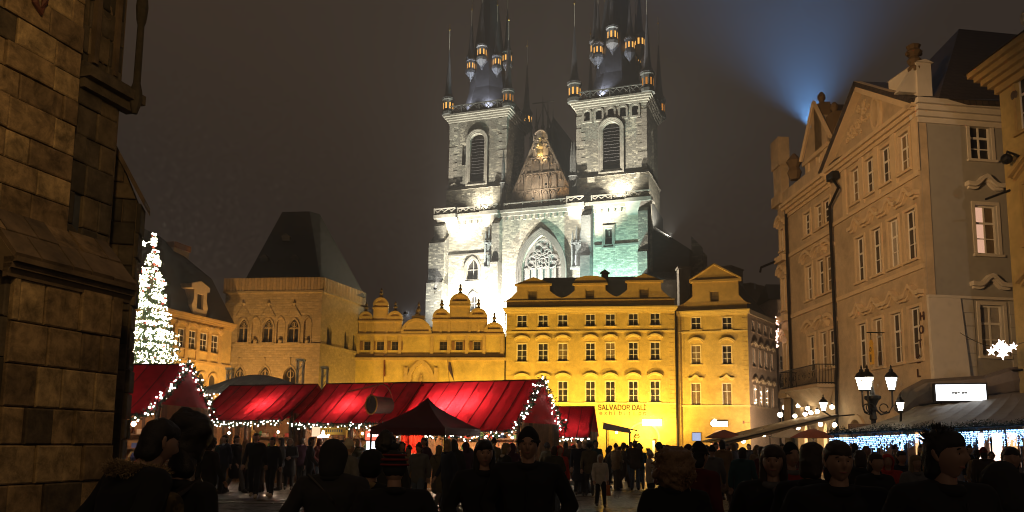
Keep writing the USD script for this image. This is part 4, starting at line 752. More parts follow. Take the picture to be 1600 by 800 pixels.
zr = FL.z(1540, 49, 5); MB().hull([(.75, -.6, ze2 + .26), (12, -.6, ze2 + .26), (FL.x(1499, 50, 5), 5, zr), (12, 5, zr), (.75, 9, ze2 + .26), (12, 9, ze2 + .26)]).build('hipped_roof', ROOF, fl_)
dx, dz = FL.at(1425, 142, .6); d1 = FL.x(1450, 140, .6); ztd = FL.z(1445, 103, .6)
MB().box(d1 - .75, .3, ze2 + .2, d1, 2.5, ztd).hull([(d1 - .8, .2, ztd), (d1 + .1, .2, ztd), (d1 - .8, 2.6, ztd), (d1 + .1, 2.6, ztd), (d1 - .35, .2, ztd + .15), (d1 - .35, 2.6, ztd + .15)]).hull([(FL.x(1400, 140, .6), .4, ze2 + .9), (d1 - .7, .4, ztd), (d1 - .7, .4, ze2 + .9), (FL.x(1400, 140, .6), .8, ze2 + .9), (d1 - .7, .8, ztd), (d1 - .7, .8, ze2 + .9)]).build('roof_pier', PALE, fl_)
sx0, sz0 = FL.at(1429, 107, .6); szt = FL.z(1429, 68, .6); h = szt - sz0
MB().lathe([(.3, sz0 - .2), (.32, sz0), (.2, sz0 + .1 * h), (.34, sz0 + .3 * h), (.2, sz0 + .45 * h), (.4, sz0 + .62 * h), (.26, sz0 + .75 * h), (.34, sz0 + .88 * h), (.05, szt)], (sx0, .6, 0), 9).tube([(sx0 - .4, .6, sz0 + .55 * h), (sx0 + .4, .6, sz0 + .6 * h)], .1).build('roof_statue', mat_once('dark_finial', (.12, .08, .04)), fl_)
# ---- second house with its gabled dormer, balcony
H2 = Fac(PY(53.2), PY(46.52)); h2 = thing('town_house', 'tan house with a narrow statued gable and a black iron balcony, left of the hotel', 'house', H2.loc, H2.rz)
L = H2.L; ze = H2.z(1291, 281); rows2 = [(H2.z(1282, 355), H2.z(1282, 318)), (H2.z(1283, 460), H2.z(1283, 405)), (H2.z(1285, 576), H2.z(1285, 519))]; xs = [H2.x(u, 450) for u in (1265, 1284, 1307)]
xs[2] = min(xs[2], L - .75); ww = [(x - .5, z0, x + .5, z1) for z0, z1 in rows2 for x in xs]
g2 = [arch_poly(.7, 0, 2.3, 3.2, False), arch_poly(3.6, 0, 5.2, 3.2, False)]
MB().prism(holes(sbox(0, 0, L, ze), ww + g2), 0, .45).build('front_wall', SAND, h2)
WARMS = emit('warm_shop_window', (1., .60, .24), 1.6)
for g in g2: o = MB().prism(g.buffer(.25).difference(g).intersection(sbox(0, 0, L, 5)), -.1, .003).build('shop_arch', SANDTRIM, h2); MB().prism(g.buffer(-.01), .3, .34).build('shop_window', WARMS, o); MB().box((g.bounds[0] + g.bounds[2]) / 2 - .05, .2, 0, (g.bounds[0] + g.bounds[2]) / 2 + .05, .29, 3.1).box(g.bounds[0], .2, 1.0, g.bounds[2], .285, 1.1).build('shop_frame', DARKFR, o)
for k, w in enumerate(ww): window(h2, *w, y=.14, rows=(.64, .32), msur=SANDTRIM, sur=.16, hood=None if k < 3 else 'arc', up=.35, mp=CUR2 if k % 2 else GLASS)
b = MB()
for k in range(4): b.box(-.1, -.1 - .16 * k, ze - .6 + .2 * k, L, .4, ze - .6 + .2 * (k + 1) + .003)
for z in (rows2[0][0] - .6, rows2[1][0] - .6): MB().box(0, -.12, z - .15, L, .003, z + .1).build('string_course', SANDTRIM, h2)
b.build('cornice', SANDTRIM, h2)
MB().box(.2, -.4, ze + .205, L - .1, .1, ze + 1.0).build('parapet', SAND, h2)
xa, za = H2.at(1274, 162); gl, gr, zg = H2.x(1255, 227), H2.x(1303, 187), H2.z(1290, 205)
gl, gr = xa - 1.9, xa + 1.9; zg = za - 3.0; dw = [wl(H2, 1279.5, 236, 262, .5), wl(H2, 1289, 231, 257, .5)]
MB().prism(holes(Polygon([(gl + .3, ze + .9), (gr - .3, ze + .9), (gr - .3, zg), (gr + .2, zg + .1), (xa, za), (gl - .2, zg + .1), (gl + .3, zg)]), dw), .0, .5).build('gable', SAND, h2)
for w in dw: window(h2, *w, y=.1, rows=(.6,), msur=SANDTRIM, cols=1, sur=.1, sill=False)
b = MB().tube([(gl - .25, -.15, zg + .1), (xa, -.1, za + .1)], .13, 5).tube([(gr + .25, -.1, zg + .1), (xa, -.1, za + .1)], .13, 5).box(gl, -.2, zg - .35, gr, .002, zg - .1).box(gl + .3, -.12, ze + .9, gl + .75, .002, zg - .35).box(gr - .75, -.12, ze + .9, gr - .3, .002, zg - .35).tube(ringp((xa, zg + 1.0), .35, n=12), .1).build('gable_moulding', SANDTRIM, h2)
MB().hull([(gl, .4, zg), (gr, .4, zg), (xa, .4, za), (gl, 7, zg), (gr, 7, zg), (xa, 7, za)]).hull([(0, .3, ze + .21), (L, .3, ze + .21), (0, 8, ze + .21), (L, 8, ze + .21), (0, 5, ze + 4), (L, 5, ze + 4)]).build('roof', ROOF, h2)
for u, v, h in ((1284, 164, .8), (1304, 178, .7)): x, z = H2.at(u, v, .3); MB().box(x - .5, 0, zg, x + .5, .6, z).lathe([(.2, z), (.1, z + .15 * h), (.24, z + .5 * h), (.22, z + .75 * h), (.08, z + h)], (x, .3, 0), 10).build('urn', mat_once('dark_finial', (.12, .08, .04)), h2)
MB().tube([(.15, -.2, ze), (.15, -.2, 0)], .09).build('downpipe', IRON, h2)
zb = H2.z(1270, 606); zt = H2.z(1270, 577); x0, x1 = .6, L - .35
MB().box(x0, -1.15, zb - .18, x1, .0, zb).hull([(x0 + .4, -.9, zb - .18), (x1 - .4, -.9, zb - .18), (x0 + .4, 0, zb - .18), (x1 - .4, 0, zb - .18), (x0 + .8, -.1, zb - 1.1), (x1 - .8, -.1, zb - 1.1)]).build('balcony_slab', SAND, h2); b = MB()
for k in range(int((x1 - x0) / .16) + 1): x = x0 + .05 + k * .16; b.tube([(x, -1.1, zb), (x + .03, -1.16, zb + .5), (x, -1.1, zt)], .018, 4)
for k in range(7): b.tube([(x0 + .05, -1.1 + k * .17, zb), (x0 + .05, -1.1 + k * .17, zt)], .018, 4).tube([(x1 - .05, -1.1 + k * .17, zb), (x1 - .05, -1.1 + k * .17, zt)], .018, 4)
for z in (zb + .08, zt): b.tube([(x0, 0, z), (x0 + .05, -1.1, z), (x1 - .05, -1.1, z), (x1, 0, z)], .03, 5)
for k in range(8): x = x0 + .4 + k * (x1 - x0 - .8) / 7; b.tube([(x + .16 * math.cos(t), -1.12, (zb + zt) / 2 + .16 * math.sin(t)) for t in np.linspace(0, 6.28, 10)], .015, 4)
b.build('balcony_railing', IRON, h2, kind='stuff')
# ---- third house: only its ornate edge shows
H3 = Fac(PY(54.75) + [-.1, 0], PY(53.25) + [-.1, 0]); h3 = thing('town_house', 'narrow ornate house end with a stepped pale gable, last of the right row', 'house', H3.loc, H3.rz)
L = H3.L; ze = H3.z(1240, 300); w3_ = [(.35, z0, .95, z1) for z0, z1 in rows2]
MB().prism(holes(sbox(0, 0, L, ze), w3_), 0, .45).build('front_wall', SAND, h3)
for w in w3_: window(h3, *w, y=.14, rows=(.64,), msur=SANDTRIM, hood='arc', up=.3)
MB().box(-.1, -.4, ze - .3, L, .4, ze + .4).box(.1, -.25, ze + .4, L - .1, .3, ze + 2.4).box(L * .5, -.25, ze + 2.4, L, .3, H3.z(1245, 240)).box(.0, -.35, H3.z(1245, 240), L - .1, .4, H3.z(1240, 197)).box(.15, -.3, ze + 2.4, .6, .35, ze + 3.3).build('stepped_gable', SAND, h3)
for k, z in enumerate((rows2[0][0] - .6, rows2[1][0] - .6, 5.0)): MB().box(0, -.35, z - .25, L, .003, z + .15).build('cornice', SANDTRIM, h3)
x, z = H3.at(1246, 262, -.1); MB().lathe([(.3, z - .8), (.45, z - .3), (.3, z), (.5, z + .4), (.1, z + .9)], (x, -.3, 0), 9).build('gable_statue', mat_once('dark_finial', (.12, .08, .04)), h3)
MB().hull([(0, .5, ze), (L, .5, ze), (0, 8, ze), (L, 8, ze), (0, 4, ze + 3.6), (L, 4, ze + 3.6)]).build('roof', ROOF, h3); b = MB()
PNKB = emit('pink_white_bulb', (1., .62, .5), 5.0)
for k in range(24): t = rng.random(); b.ball((.2 + .5 * rng.random(), -.45, H3.z(1240, 540) + t * (H3.z(1240, 485) - H3.z(1240, 540))), .045, 1)
b.build('star_bulbs', PNKB, h3, kind='stuff')
MB().tube([(.4, -.2, H3.z(1232, 400)), (-1.0, -.9, H3.z(1232, 405)), (-1.2, -.9, H3.z(1232, 412))], .08).build('wall_bracket', IRON, h3)
# ---- near right house
_x = P(1572, 300, 32.0)[0]; RH = Fac((_x, 32.0), (_x + .042 * 14, 18)); rh = thing('town_house', 'ochre house edge with a heavy moulded eave at the far right of the square', 'house', RH.loc, RH.rz)
ze = RH.z(1572, 106); zz_ = RH.z(1572, 310); rw = [(x, z0, x + 1.15, z0 + 2.3) for x in (1.0, 3.6, 6.2) for z0 in (RH.z(1590, 208), RH.z(1590, 385), RH.z(1590, 555))]
MB().prism(holes(sbox(0, 0, 14, ze), rw), 0, .5).box(.02, .5, 0, .5, 8, ze - .02).build('wall', OCH, rh)
for w in rw: window(rh, *w, y=.14, rows=(.64, .32), msur=OCHTRIM, hood='tri', up=.4)
b = MB()
for k in range(5): b.box(-.12 - .17 * k, -.12 - .17 * k, ze - .8 + .22 * k, 14, 1, ze - .8 + .22 * (k + 1) + .003)
b.box(-.1, -.14, RH.z(1572, 140), 14, .003, RH.z(1572, 133)).build('cornice', OCHTRIM, rh)
MB().hull([(-.9, -.9, ze + .3), (14, -.9, ze + .3), (14, 8, ze + .3), (-.9, 8, ze + .3), (2.5, 4, ze + 3.6), (14, 4, ze + 3.6)]).build('roof', ROOF, rh)
MB().ball((1.6, .5, ze + 1.6), .45, 2).lathe([(.2, ze + .3), (.15, ze + 1.2)], (1.6, .5, 0), 8).build('roof_ball', PALE, rh)
MB().ball((.9, -.02, RH.z(1595, 106) - .9), .2, 1, (1, .3, 1)).build('wall_boss', DARKFR, rh); x, z = RH.at(1594, 245); MB().tube([(x, 0, z), (x, -.5, z + .2), (x, -.6, z - .2)], .05).ball((x, -.55, z - .1), .22, 1).build('wall_lamp_bracket', IRON, rh)
MB().tube([(.3, -.05, RH.z(1572, 301)), (-1.0, -.2, RH.z(1572, 300))], .05).build('iron_rod', IRON, rh); MB().tube([(.3, -.05, RH.z(1590, 579)), (-1.0, -.2, RH.z(1590, 578))], .05).build('iron_rod', IRON, rh)

# ================================================================ hanging sign, star lights, lanterns
p = PH.world(PH.x(1383.5, 555), -.7, PH.z(1383, 570)); hs = thing('hanging_sign', 'gilt hanging trade sign on an iron bracket below the hotel windows', 'sign', p, PH.rz)
MB().prism(Polygon([(-.14, 0), (.14, 0), (.19, .5), (.1, .95), (.16, 1.05), (0, 1.25), (-.16, 1.05), (-.1, .95), (-.19, .5)]), -.05, .05).build('board', mat('gilt_board', (.70, .42, .06), .4, .1), hs); MB().prism(Polygon([(-.07, .12), (.07, .12), (.09, .5), (-.09, .5)]), -.06, -.05).tube([(.1 * math.cos(t), -.05, .75 + .1 * math.sin(t)) for t in np.linspace(0, 6.28, 10)], .025, 5).build('emblem', DARKFR, hs); MB().tube([(0, 0, 1.22), (0, 0, 1.6)], .02).tube([(0, .7, 1.6), (0, -.2, 1.6)], .03).build('bracket', IRON, hs)
STAR = emit('star_light', (1., .74, .66), 5.0)
for i, (u, v, s) in enumerate(((1549, 549, .19), (1557, 543, .2), (1566, 553, .24), (1564, 537, .2), (1575, 545, .2), (1584, 541, .17), (1569, 545, .26))):
    p = P(u, v, 30.6 + .05 * i); st = thing('star_light', ('lowest left', 'upper left', 'lowest', 'topmost', 'right of centre', 'outermost right', 'middle')[i] + ' star of the glowing star cluster hanging before the lowest flank window', 'star light', p)
    b = MB()
    for k in range(5):
        a = k * 2 * math.pi / 5 + .3 + i; q = 2 * math.pi / 10
        for sy in (-1, 1): b.add(trimesh.Trimesh([(0, sy * s * .3, 0), (s * .45 * math.cos(a - q), 0, s * .45 * math.sin(a - q)), (s * math.cos(a), 0, s * math.sin(a)), (s * .45 * math.cos(a + q), 0, s * .45 * math.sin(a + q))], [[0, 1, 2], [0, 2, 3]] if sy < 0 else [[0, 2, 1], [0, 3, 2]], process=False))
    b.build('star', STAR, st)
wr = thing('cable', 'thin cable across the alley carrying the star cluster', 'cable', (0, 0, 0)); a_, c_ = P(1500, 520, 33), P(1600, 535, 30.5); MB().tube([a_ + (c_ - a_) * t - np.array([0, 0, .35 * math.sin(math.pi * t)]) for t in np.linspace(0, 1, 9)], .012, 4).build('wire', IRON, wr)
LANG = emit('lantern_glass', (1., .86, .60), 9.0)
def lantern(par, c, s=1.0, n=6):
    """Tapered glass lantern: frame, glass, cap with finial."""
    x, y, z = c; o = MB().lathe([(.11 * s, z - .06 * s), (.14 * s, z)], (x, y, 0), n).lathe([(.27 * s, z + .5 * s), (.29 * s, z + .53 * s), (.2 * s, z + .66 * s), (.09 * s, z + .74 * s), (.09 * s, z + .82 * s), (.03 * s, z + .86 * s), (.045 * s, z + .92 * s), (.01 * s, z + 1.02 * s)], (x, y, 0), n)
    for k in range(n): a = k * 2 * math.pi / n; o.tube([(x + .145 * s * math.cos(a), y + .145 * s * math.sin(a), z), (x + .265 * s * math.cos(a), y + .265 * s * math.sin(a), z + .5 * s)], .014 * s, 4)
    o = o.build('lantern', IRON, par); MB().lathe([(.13 * s, z + .005), (.25 * s, z + .495 * s)], (x, y, 0), n).build('lantern_glass', LANG, o); return o
lp = P(1364, 640, 31); lp[2] = 0; sl = thing('street_lamp', 'ornate cast iron street lamp with three bright lanterns before the hotel', 'street lamp', lp)
zb = P(1364, 640, 31)[2]; MB().lathe([(.3, 0), (.3, .3), (.2, .4), (.17, 1.0), (.1, 1.2), (.085, zb - .4), (.14, zb - .35), (.1, zb - .1), (.16, zb), (.12, zb + .15), (.2, zb + .3), (.1, zb + .5), (.05, zb + .9)], (0, 0, 0), 10).build('post', IRON, sl)
ring = MB().lathe([(.18, zb + .3), (.3, zb + .4), (.3, zb + .5), (.18, zb + .55)], (0, 0, 0), 10).build('collar', IRON, sl)
for k, (u, v) in enumerate(((1347, 609), (1356, 609), (1393.5, 609))):
    q = P(u, v, 31 + (.35, -.3, 0)[k]) - lp; b = MB()
    b.tube([(0, 0, zb + .1), (q[0] * .4, q[1] * .4, zb - .18), (q[0] * .8, q[1] * .8, zb - .1), (q[0], q[1], zb + .15), (q[0], q[1], q[2] - .05)], .035, 6)
    b.tube([(q[0] * .55 + .16 * math.cos(t), q[1] * .55, zb + .06 + .16 * math.sin(t)) for t in np.linspace(0, 5.5, 12)], .022, 5).build('arm', IRON, sl); lantern(sl, q, .92)
def simple_lamp(u, v, Y, label, globe=True, s=1.0):
    p = P(u, v, Y); t = thing('street_lamp', label, 'street lamp', (p[0], p[1], 0)); MB().lathe([(.14, 0), (.12, .8), (.06, 1.0), (.045, p[2] - .2), (.09, p[2] - .15), (.05, p[2] - .1)], (0, 0, 0), 8).build('post', IRON, t)
    if globe: MB().ball((0, 0, p[2]), .2 * s, 2).build('globe', LANG, t); MB().lathe([(.1 * s, p[2] + .19 * s), (.03, p[2] + .3 * s)], (0, 0, 0), 8).build('cap', IRON, t)
    else: lantern(t, (0, 0, p[2] - .2), s)
simple_lamp(1219, 648, 62, 'slim lamp with a white globe, lower of two before the narrow street'); simple_lamp(1227, 636.5, 60, 'slim lamp with a white globe, taller of two before the narrow street')
p = P(1287, 640, 44); t = thing('street_lamp', 'single lantern on a wall bracket under the black balcony', 'street lamp', p); lantern(t, (0, 0, -.05), .85); MB().tube([(0, 0, -.1), (.5, .3, -.35), (2.2, .6, -.2)], .04).build('bracket', IRON, t)
p = P(1407, 631, 30); t = thing('street_lamp', 'small lantern half hidden behind the awning ridge beside the three-armed lamp', 'street lamp', p); lantern(t, (0, 0, -.25), .6); MB().tube([(0, 0, -.3), (0, .2, -1.6)], .04).build('bracket', IRON, t)
WL = ('round lamp above the slanting awning, nearest the street lamps', 'round lamp above the middle of the slanting awning', 'round lamp just right of the awning middle', 'round lamp below the single lantern bracket', 'round lamp hanging low near the slim street lamp post', 'lower round lamp of the pair by the slim street lamp', 'round lamp under the upper end of the slanting awning', 'round lamp in the corner where the two awnings meet', 'round lamp right of the bracket lantern', 'round lamp below the left part of the black balcony', 'highest round lamp at the ornate house end')
BULBW = emit('warm_bulb', (1., .78, .48), 14.0)
for i, (u, v, Y) in enumerate(((1242, 650, 50), (1258, 647, 49), (1267, 645, 49), (1277, 643, 48), (1224, 670, 50), (1229, 676, 49), (1282, 663, 47), (1304, 664, 45), (1300, 636, 46), (1262, 638, 50), (1247, 634, 52))):
    p = P(u, v, Y); t = thing('wall_lamp', WL[i], 'lamp', p); MB().ball((0, 0, 0), .13, 2).build('globe', BULBW, t); MB().lathe([(.06, .12), (.05, .22)], (0, 0, 0), 6).build('cap', IRON, t)
# ================================================================ town hall corner (left foreground)
W_, N_ = np.array([.2741, .9617]), np.array([.9617, -.2741])
SV = [mat(f'sandstone_block_{n}', c, .85, .42, 5, .12, 12, .72, sscale=.9) for n, c in (('pale', (.46, .33, .17)), ('tan', (.36, .25, .13)), ('brown', (.24, .165, .09)), ('dark', (.12, .09, .055)))]
SB_ = [mat(f'blackened_shaded_block_{n}', c, .85, .4, 4, .10, 14, .6, sscale=.9) for n, c in (('grey', (.12, .095, .065)), ('dark', (.07, .058, .042)), ('brownish', (.18, .135, .08)))]  # dark stones; they also stand in for shade on the pier end
MORT = mat('old_mortar', (.15, .11, .065), .95, .2, 4, .05, 30)
SLT = mat('weathering_slab', (.17, .12, .075), .8, .4, 3, .08, 10, .7)
th = thing('town_hall', 'towering weathered sandstone corner of the old town hall with buttress and oriel foot', 'town hall')
def block(poly, d0, d1, frame, m, par, ch=.014):
    """A dressed stone: bevelled face, in the (s, z) plane of a facade frame, proud by d."""
    i = poly.buffer(-ch, join_style=2)
    if i.is_empty: return
    a, b = np.array(poly.exterior.coords)[:-1], np.array(i.exterior.coords)[:-1]
    pts = [frame.world(s, -d0, z) for s, z in a] + [frame.world(s, -(d1 - ch * .7), z) for s, z in a] + [frame.world(s, -d1, z) for s, z in b]
    MB().hull(pts).build('stone', m, par)
def coursed(frame, s0, s1, z0, z1, hs, ws, mats, wts, par, clip=None, proud=.05, seed=1):
    r = random.Random(seed); z = z0
    while z < z1 - .02:
        h = min(r.uniform(*hs), z1 - z); h = z1 - z if z1 - z - h < .12 else h; s = s0 - r.uniform(0, .3) if clip is None else s0
        while s < s1 - .01:
            w = r.uniform(*ws); w = s1 - s if s1 - s - w < .15 else w; a, c = max(s, s0), min(s + w, s1)
            if c - a > .04:
                p = sbox(a + .006, z + .006, c - .006, z + h - .006)
                if clip is not None: p = p.intersection(clip)
                if not p.is_empty and p.geom_type == 'Polygon' and p.area > .004: block(p, -.02, proud + r.uniform(-.016, .016), frame, r.choices(mats, wts)[0], par)
            s += w
        z += h
Q = P(113, 200, 9.0)[:2]
FA = Fac(Q - 2.6 * W_, Q); LA = FA.L                                  # upper wall
zA = FA.z(104, 372); 
wall = MB(); 
def slab(frame, s0, s1, z0, z1, y0, y1, mb): a = [frame.world(s, y, z) for s in (s0, s1) for y in (y0, y1) for z in (z0, z1)]; mb.hull(a)
slab(FA, -1, LA, zA - .6, 9.2, .0, .9, wall)
uw = wall.build('upper_wall', MORT, th)
coursed(FA, -.6, LA + .02, zA + .02, 9.1, (.27, .36), (.3, .62), SV, (4, 5, 3, 1), uw, seed=5)
# lower pier, standing forward
OFF = .50; Q2 = P(176, 600, 9.35)[:2]; FB = Fac(Q2 - 1.0 * W_, Q2); LB = FB.L
sB0 = FB.x(6, 560); zB = FB.z(190, 447)
wb = MB(); slab(FB, sB0 + .01, LB, 0, zB, .0, 1.0, wb); lw2 = wb.build('lower_pier', MORT, th)
coursed(FB, sB0, LB + .02, .0, zB - .12, (.36, .44), (.26, .5), SV[1:] + [SV[0]], (4, 4, 3, 2), lw2, seed=11)
FE = Fac(FB.world(sB0, .9, 0)[:2], FB.world(sB0, 0, 0)[:2])           # near end of the pier, facing the camera; its shade put into the blocks
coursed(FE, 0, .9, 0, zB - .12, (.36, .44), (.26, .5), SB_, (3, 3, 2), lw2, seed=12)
# sloping weathering of two courses of slabs over the pier with a drip mould
def wpt(s, t, up=0.0):                                                  # t 0: lower edge over the pier, 1: top at the upper wall
    lo = FB.world(s, -.14, zB); hi_s = s; hi = FA.world(FA.x(0, 400) * 0 + (np.dot(FB.world(s, 0, 0)[:2] - FA.a, FA.d)), -.03, zA + .06); return lo + (hi - lo) * t + np.array([0, 0, up]) + np.append(N_ * up * .5, 0)
base = MB().hull([wpt(s, t, -.02) for s in (sB0 - .1, LB + .12) for t in (0, 1)] + [wpt(s, 0, -.16) for s in (sB0 - .1, LB + .12)] + [wpt(s, 1, -.5) for s in (sB0 - .1, LB + .12)]).build('weathering', MORT, th)
r = random.Random(3)
for row, (t0, t1) in enumerate(((.02, .50), (.51, 1.0))):
    s = sB0 - .1 - row * .2
    while s < LB + .11:
        w = r.uniform(.26, .5); a, c = max(s, sB0 - .1) + .008, min(s + w, LB + .12) - .008
        if c - a > .05: k = r.uniform(.012, .03); MB().hull([wpt(q, t, e) for q in (a, c) for t in (t0 + .01, t1 - .01) for e in (-.03, k)]).build('slab', SLT if r.random() < .7 else SV[2], base)
        s += w
def drip(frame, s0, s1, z, ds, par, m=None): b = MB(); [b.hull([frame.world(s, y, zz) for s in (s0, s1) for y, zz in ((0, z + h0), (0, z + h1), (-d, z + h0 + .01), (-d, z + h1))]) for d, h0, h1 in ds]; return b.build('drip_moulding', m or SLT, par)
drip(FB, sB0 - .1, LB + .12, zB, ((.16, -.06, .0), (.11, -.12, -.065), (.06, -.2, -.125)), th)
# dark recess wall beyond the lit pier, with a narrow blind slit
Q3 = FA.world(LA, .16, 0)[:2]; FC = Fac(Q3 - .2 * W_, Q3 + .86 * W_); rc = MB(); slab(FC, 0, FC.L, 0, 9.2, .0, .8, rc); rw_ = rc.build('recessed_wall', MORT, th)
z0s, z1s = FC.z(117, 365), FC.z(117, 285); s0s, s1s = FC.x(109, 330), FC.x(124, 330); clipC = sbox(0, 0, FC.L, 9.2).difference(sbox(s0s, z0s, s1s, z1s))
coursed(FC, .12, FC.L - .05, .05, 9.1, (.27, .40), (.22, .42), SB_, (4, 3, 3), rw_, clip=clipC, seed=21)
b = MB(); slab(FC, s0s, s1s, z0s, z1s, -.005, .01, b); sl_ = b.build('slit_window', mat('blue_grey_slit', (.07, .08, .10), .3, .3, 6), rw_)
b = MB(); zz = FC.z(140, 128); s0, s1 = FC.x(124, 110), FC.x(172, 130); slab(FC, s0 - .08, s1 + .35, zz - .05, zz + .07, -.24, 0, b); slab(FC, s0 - .05, s1 + .3, zz - .16, zz - .05, -.14, 0, b); slab(FC, s0 - .05, s1 + .3, zz + .07, zz + .16, -.12, 0, b); b.build('oriel_sill', SB_[0], th)
oc = FC.world(s1 + .22, -.2, 0); b = MB().lathe([(.03, zz - .2), (.06, zz - .1), (.08, zz), (.07, zz + .1), (.045, zz + .2), (.042, zz + .95), (.06, zz + 1.02), (.075, zz + 1.2), (.06, zz + 1.35), (.045, zz + 1.42), (.045, zz + 3)], (oc[0], oc[1], 0), 10).build('oriel_column', SB_[1], th)
b = MB(); q = FC.x(140, 60); slab(FC, q - .02, q + .05, zz + .2, zz + 3, -.11, 0, b); slab(FC, q + .33, q + .39, zz + .2, zz + 3, -.09, 0, b); b.build('oriel_rib', SLT, th)
b = MB(); 
for k in range(7): zc_ = zz + .4 + .28 * k; a_ = FC.world(q + .2, -.03, zc_); b.tube([a_ + np.append(W_ * .08 * math.cos(t), .1 * math.sin(t)) for t in np.linspace(0, 6.28, 9)], .018, 5)
b.build('blind_tracery', SLT, th)
# buttress with sloping coping, its face turned to the viewer
def X3(u, v, Y): p = P(u, v, Y); return p
YB = 10.55; B0 = P(160, 400, YB)[:2]; B1 = P(203, 480, YB + .10)[:2]; FD = Fac(B0, B1); LD = FD.L
zl, zr_ = FD.z(163, 214), FD.z(230, 318); shape = Polygon([(0, 0), (LD, 0), (LD, zr_), (0, zl)])
b = MB(); b.hull([FD.world(s, y, z) for y in (0.0, .38) for s, z in ((0, 0), (LD, 0), (LD, zr_), (0, zl))]); bt = b.build('buttress', MORT, th)
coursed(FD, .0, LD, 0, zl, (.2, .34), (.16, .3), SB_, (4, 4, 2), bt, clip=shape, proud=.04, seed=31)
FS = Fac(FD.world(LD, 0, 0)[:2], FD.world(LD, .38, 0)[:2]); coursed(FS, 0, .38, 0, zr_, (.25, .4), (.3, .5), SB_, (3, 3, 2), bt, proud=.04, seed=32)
MB().hull([FD.world(s, y, z) for y in (-.09, .45) for s, z in ((-.02, zl - .05), (LD + .1, zr_ - .06), (LD + .1, zr_ + .04), (-.02, zl + .06))]).build('coping', SLT, bt)
b = MB().hull([FD.world(s, y, z) for y in (-.16, .05) for s in (-.16, -.02) for z in (FD.z(160, 382), zl + .05)]).build('recess_shadow_strip', SB_[1], th)  # dark strip standing in for the shadow of the recess
# small carved stub at the very top left, a bracket of the wall above
x, z = FA.at(57, 12, -.1); p = FA.world(x, -.1, z); MB().tube([p + np.append(W_ * (-.06), .25), p + np.append(W_ * (-.02), .05), p + np.append(W_ * .06, -.02), p + np.append(W_ * .1, .12), p + np.append(W_ * .1, .3)], .035).build('iron_bracket', mat('rusty_iron', (.10, .03, .02), .7), th)
x, z = FA.at(3, 258, -.06); p = FA.world(x, -.06, z)
# ================================================================ market stalls
def canvas(name, col, tr=.5):
    return usdkit.material(stage, f'/World/Looks/{name}', {'tc': ('texture_coordinate', {}), 'n': ('noise_texture', {'scale': 2.2, 'detail': 4.0}), 'r': ('rgb_ramp', {'ramp': [(.3, tuple(np.array(col) * .8)), (.7, col)]}),
        'd': ('principled_bsdf', {'roughness': .6}), 't': ('translucent_bsdf', {}), 'm': ('mix_closure', {'fac': tr}), 'n2': ('noise_texture', {'scale': 5.0}), 'b': ('bump', {'strength': .3, 'distance': .04})},
        [('tc.object', 'n.vector'), ('n.fac', 'r.fac'), ('r.color', 'd.base_color'), ('r.color', 't.color'), ('tc.object', 'n2.vector'), ('n2.fac', 'b.height'), ('b.normal', 'd.normal'), ('d.BSDF', 'm.closure1'), ('t.BSDF', 'm.closure2')], surface='m.closure')
REDC = [canvas('red_canvas', (.52, .018, .032)), canvas('red_canvas_faded', (.46, .016, .032)), canvas('red_canvas_dark', (.40, .014, .026))]
GREYC, DARKC, BEIGE = canvas('grey_canvas', (.20, .18, .18), .15), canvas('dark_red_canvas', (.09, .014, .016), .15), canvas('beige_awning', (.30, .26, .20), .2)
WOOD = [mat(f'stall_wood_{n}', c, .75, .25, 3, .04, 10, .2) for n, c in (('brown', (.24, .13, .06)), ('warm', (.34, .17, .06)), ('dark', (.10, .06, .035)))]
FIR = mat('fir_needles', (.018, .035, .014), .8, .4, 9)
def octb(c, r): return trimesh.Trimesh(np.array([(1, 0, 0), (-1, 0, 0), (0, 1, 0), (0, -1, 0), (0, 0, 1), (0, 0, -1)]) * r + np.asarray(c), [[0, 2, 4], [2, 1, 4], [1, 3, 4], [3, 0, 4], [2, 0, 5], [1, 2, 5], [3, 1, 5], [0, 3, 5]], process=False)
BULB = emit('white_bulb', (1., .93, .80), 17.0)
WARM = emit('stall_lamp', (1., .70, .36), 26.0)
GOODS = [mat(f'ware_{n}', c, .6, .2, 4) for n, c in (('cream', (.6, .5, .35)), ('red', (.5, .06, .04)), ('green', (.08, .2, .06)), ('gold', (.55, .36, .08)), ('blue', (.08, .12, .35)), ('wood', (.35, .2, .09)))]
def needles(path_pts, mb, r=.13, dens=90, l=.16):
    p = np.asarray(path_pts, float); seg = np.linalg.norm(np.diff(p, axis=0), axis=1); n = int(seg.sum() * dens); cum = np.r_[0, np.cumsum(seg)]
    t = np.sort(nrng.rand(n)) * cum[-1]; q = np.stack([np.interp(t, cum, p[:, k]) for k in range(3)], 1)
    d = nrng.randn(n, 3); d /= np.linalg.norm(d, axis=1, keepdims=True); c = q + d * (r * nrng.rand(n, 1)); e = nrng.randn(n, 3); e /= np.linalg.norm(e, axis=1, keepdims=True)
    s = np.cross(d, e); s /= np.linalg.norm(s, axis=1, keepdims=True) + 1e-9; a = c + d * l * .8 + e * (.19 * l); w = .19 * l
    v = np.stack([c - s * w, c + s * w, a], 1).reshape(-1, 3); mb.add(trimesh.Trimesh(v, np.arange(len(v)).reshape(-1, 3), process=False)); return mb
def along(path_pts, n, jit):
    p = np.asarray(path_pts, float); seg = np.linalg.norm(np.diff(p, axis=0), axis=1); cum = np.r_[0, np.cumsum(seg)]; t = (np.arange(n) + nrng.rand(n) * .9) / n * cum[-1]
    return np.stack([np.interp(t, cum, p[:, k]) for k in range(3)], 1) + nrng.randn(n, 3) * jit
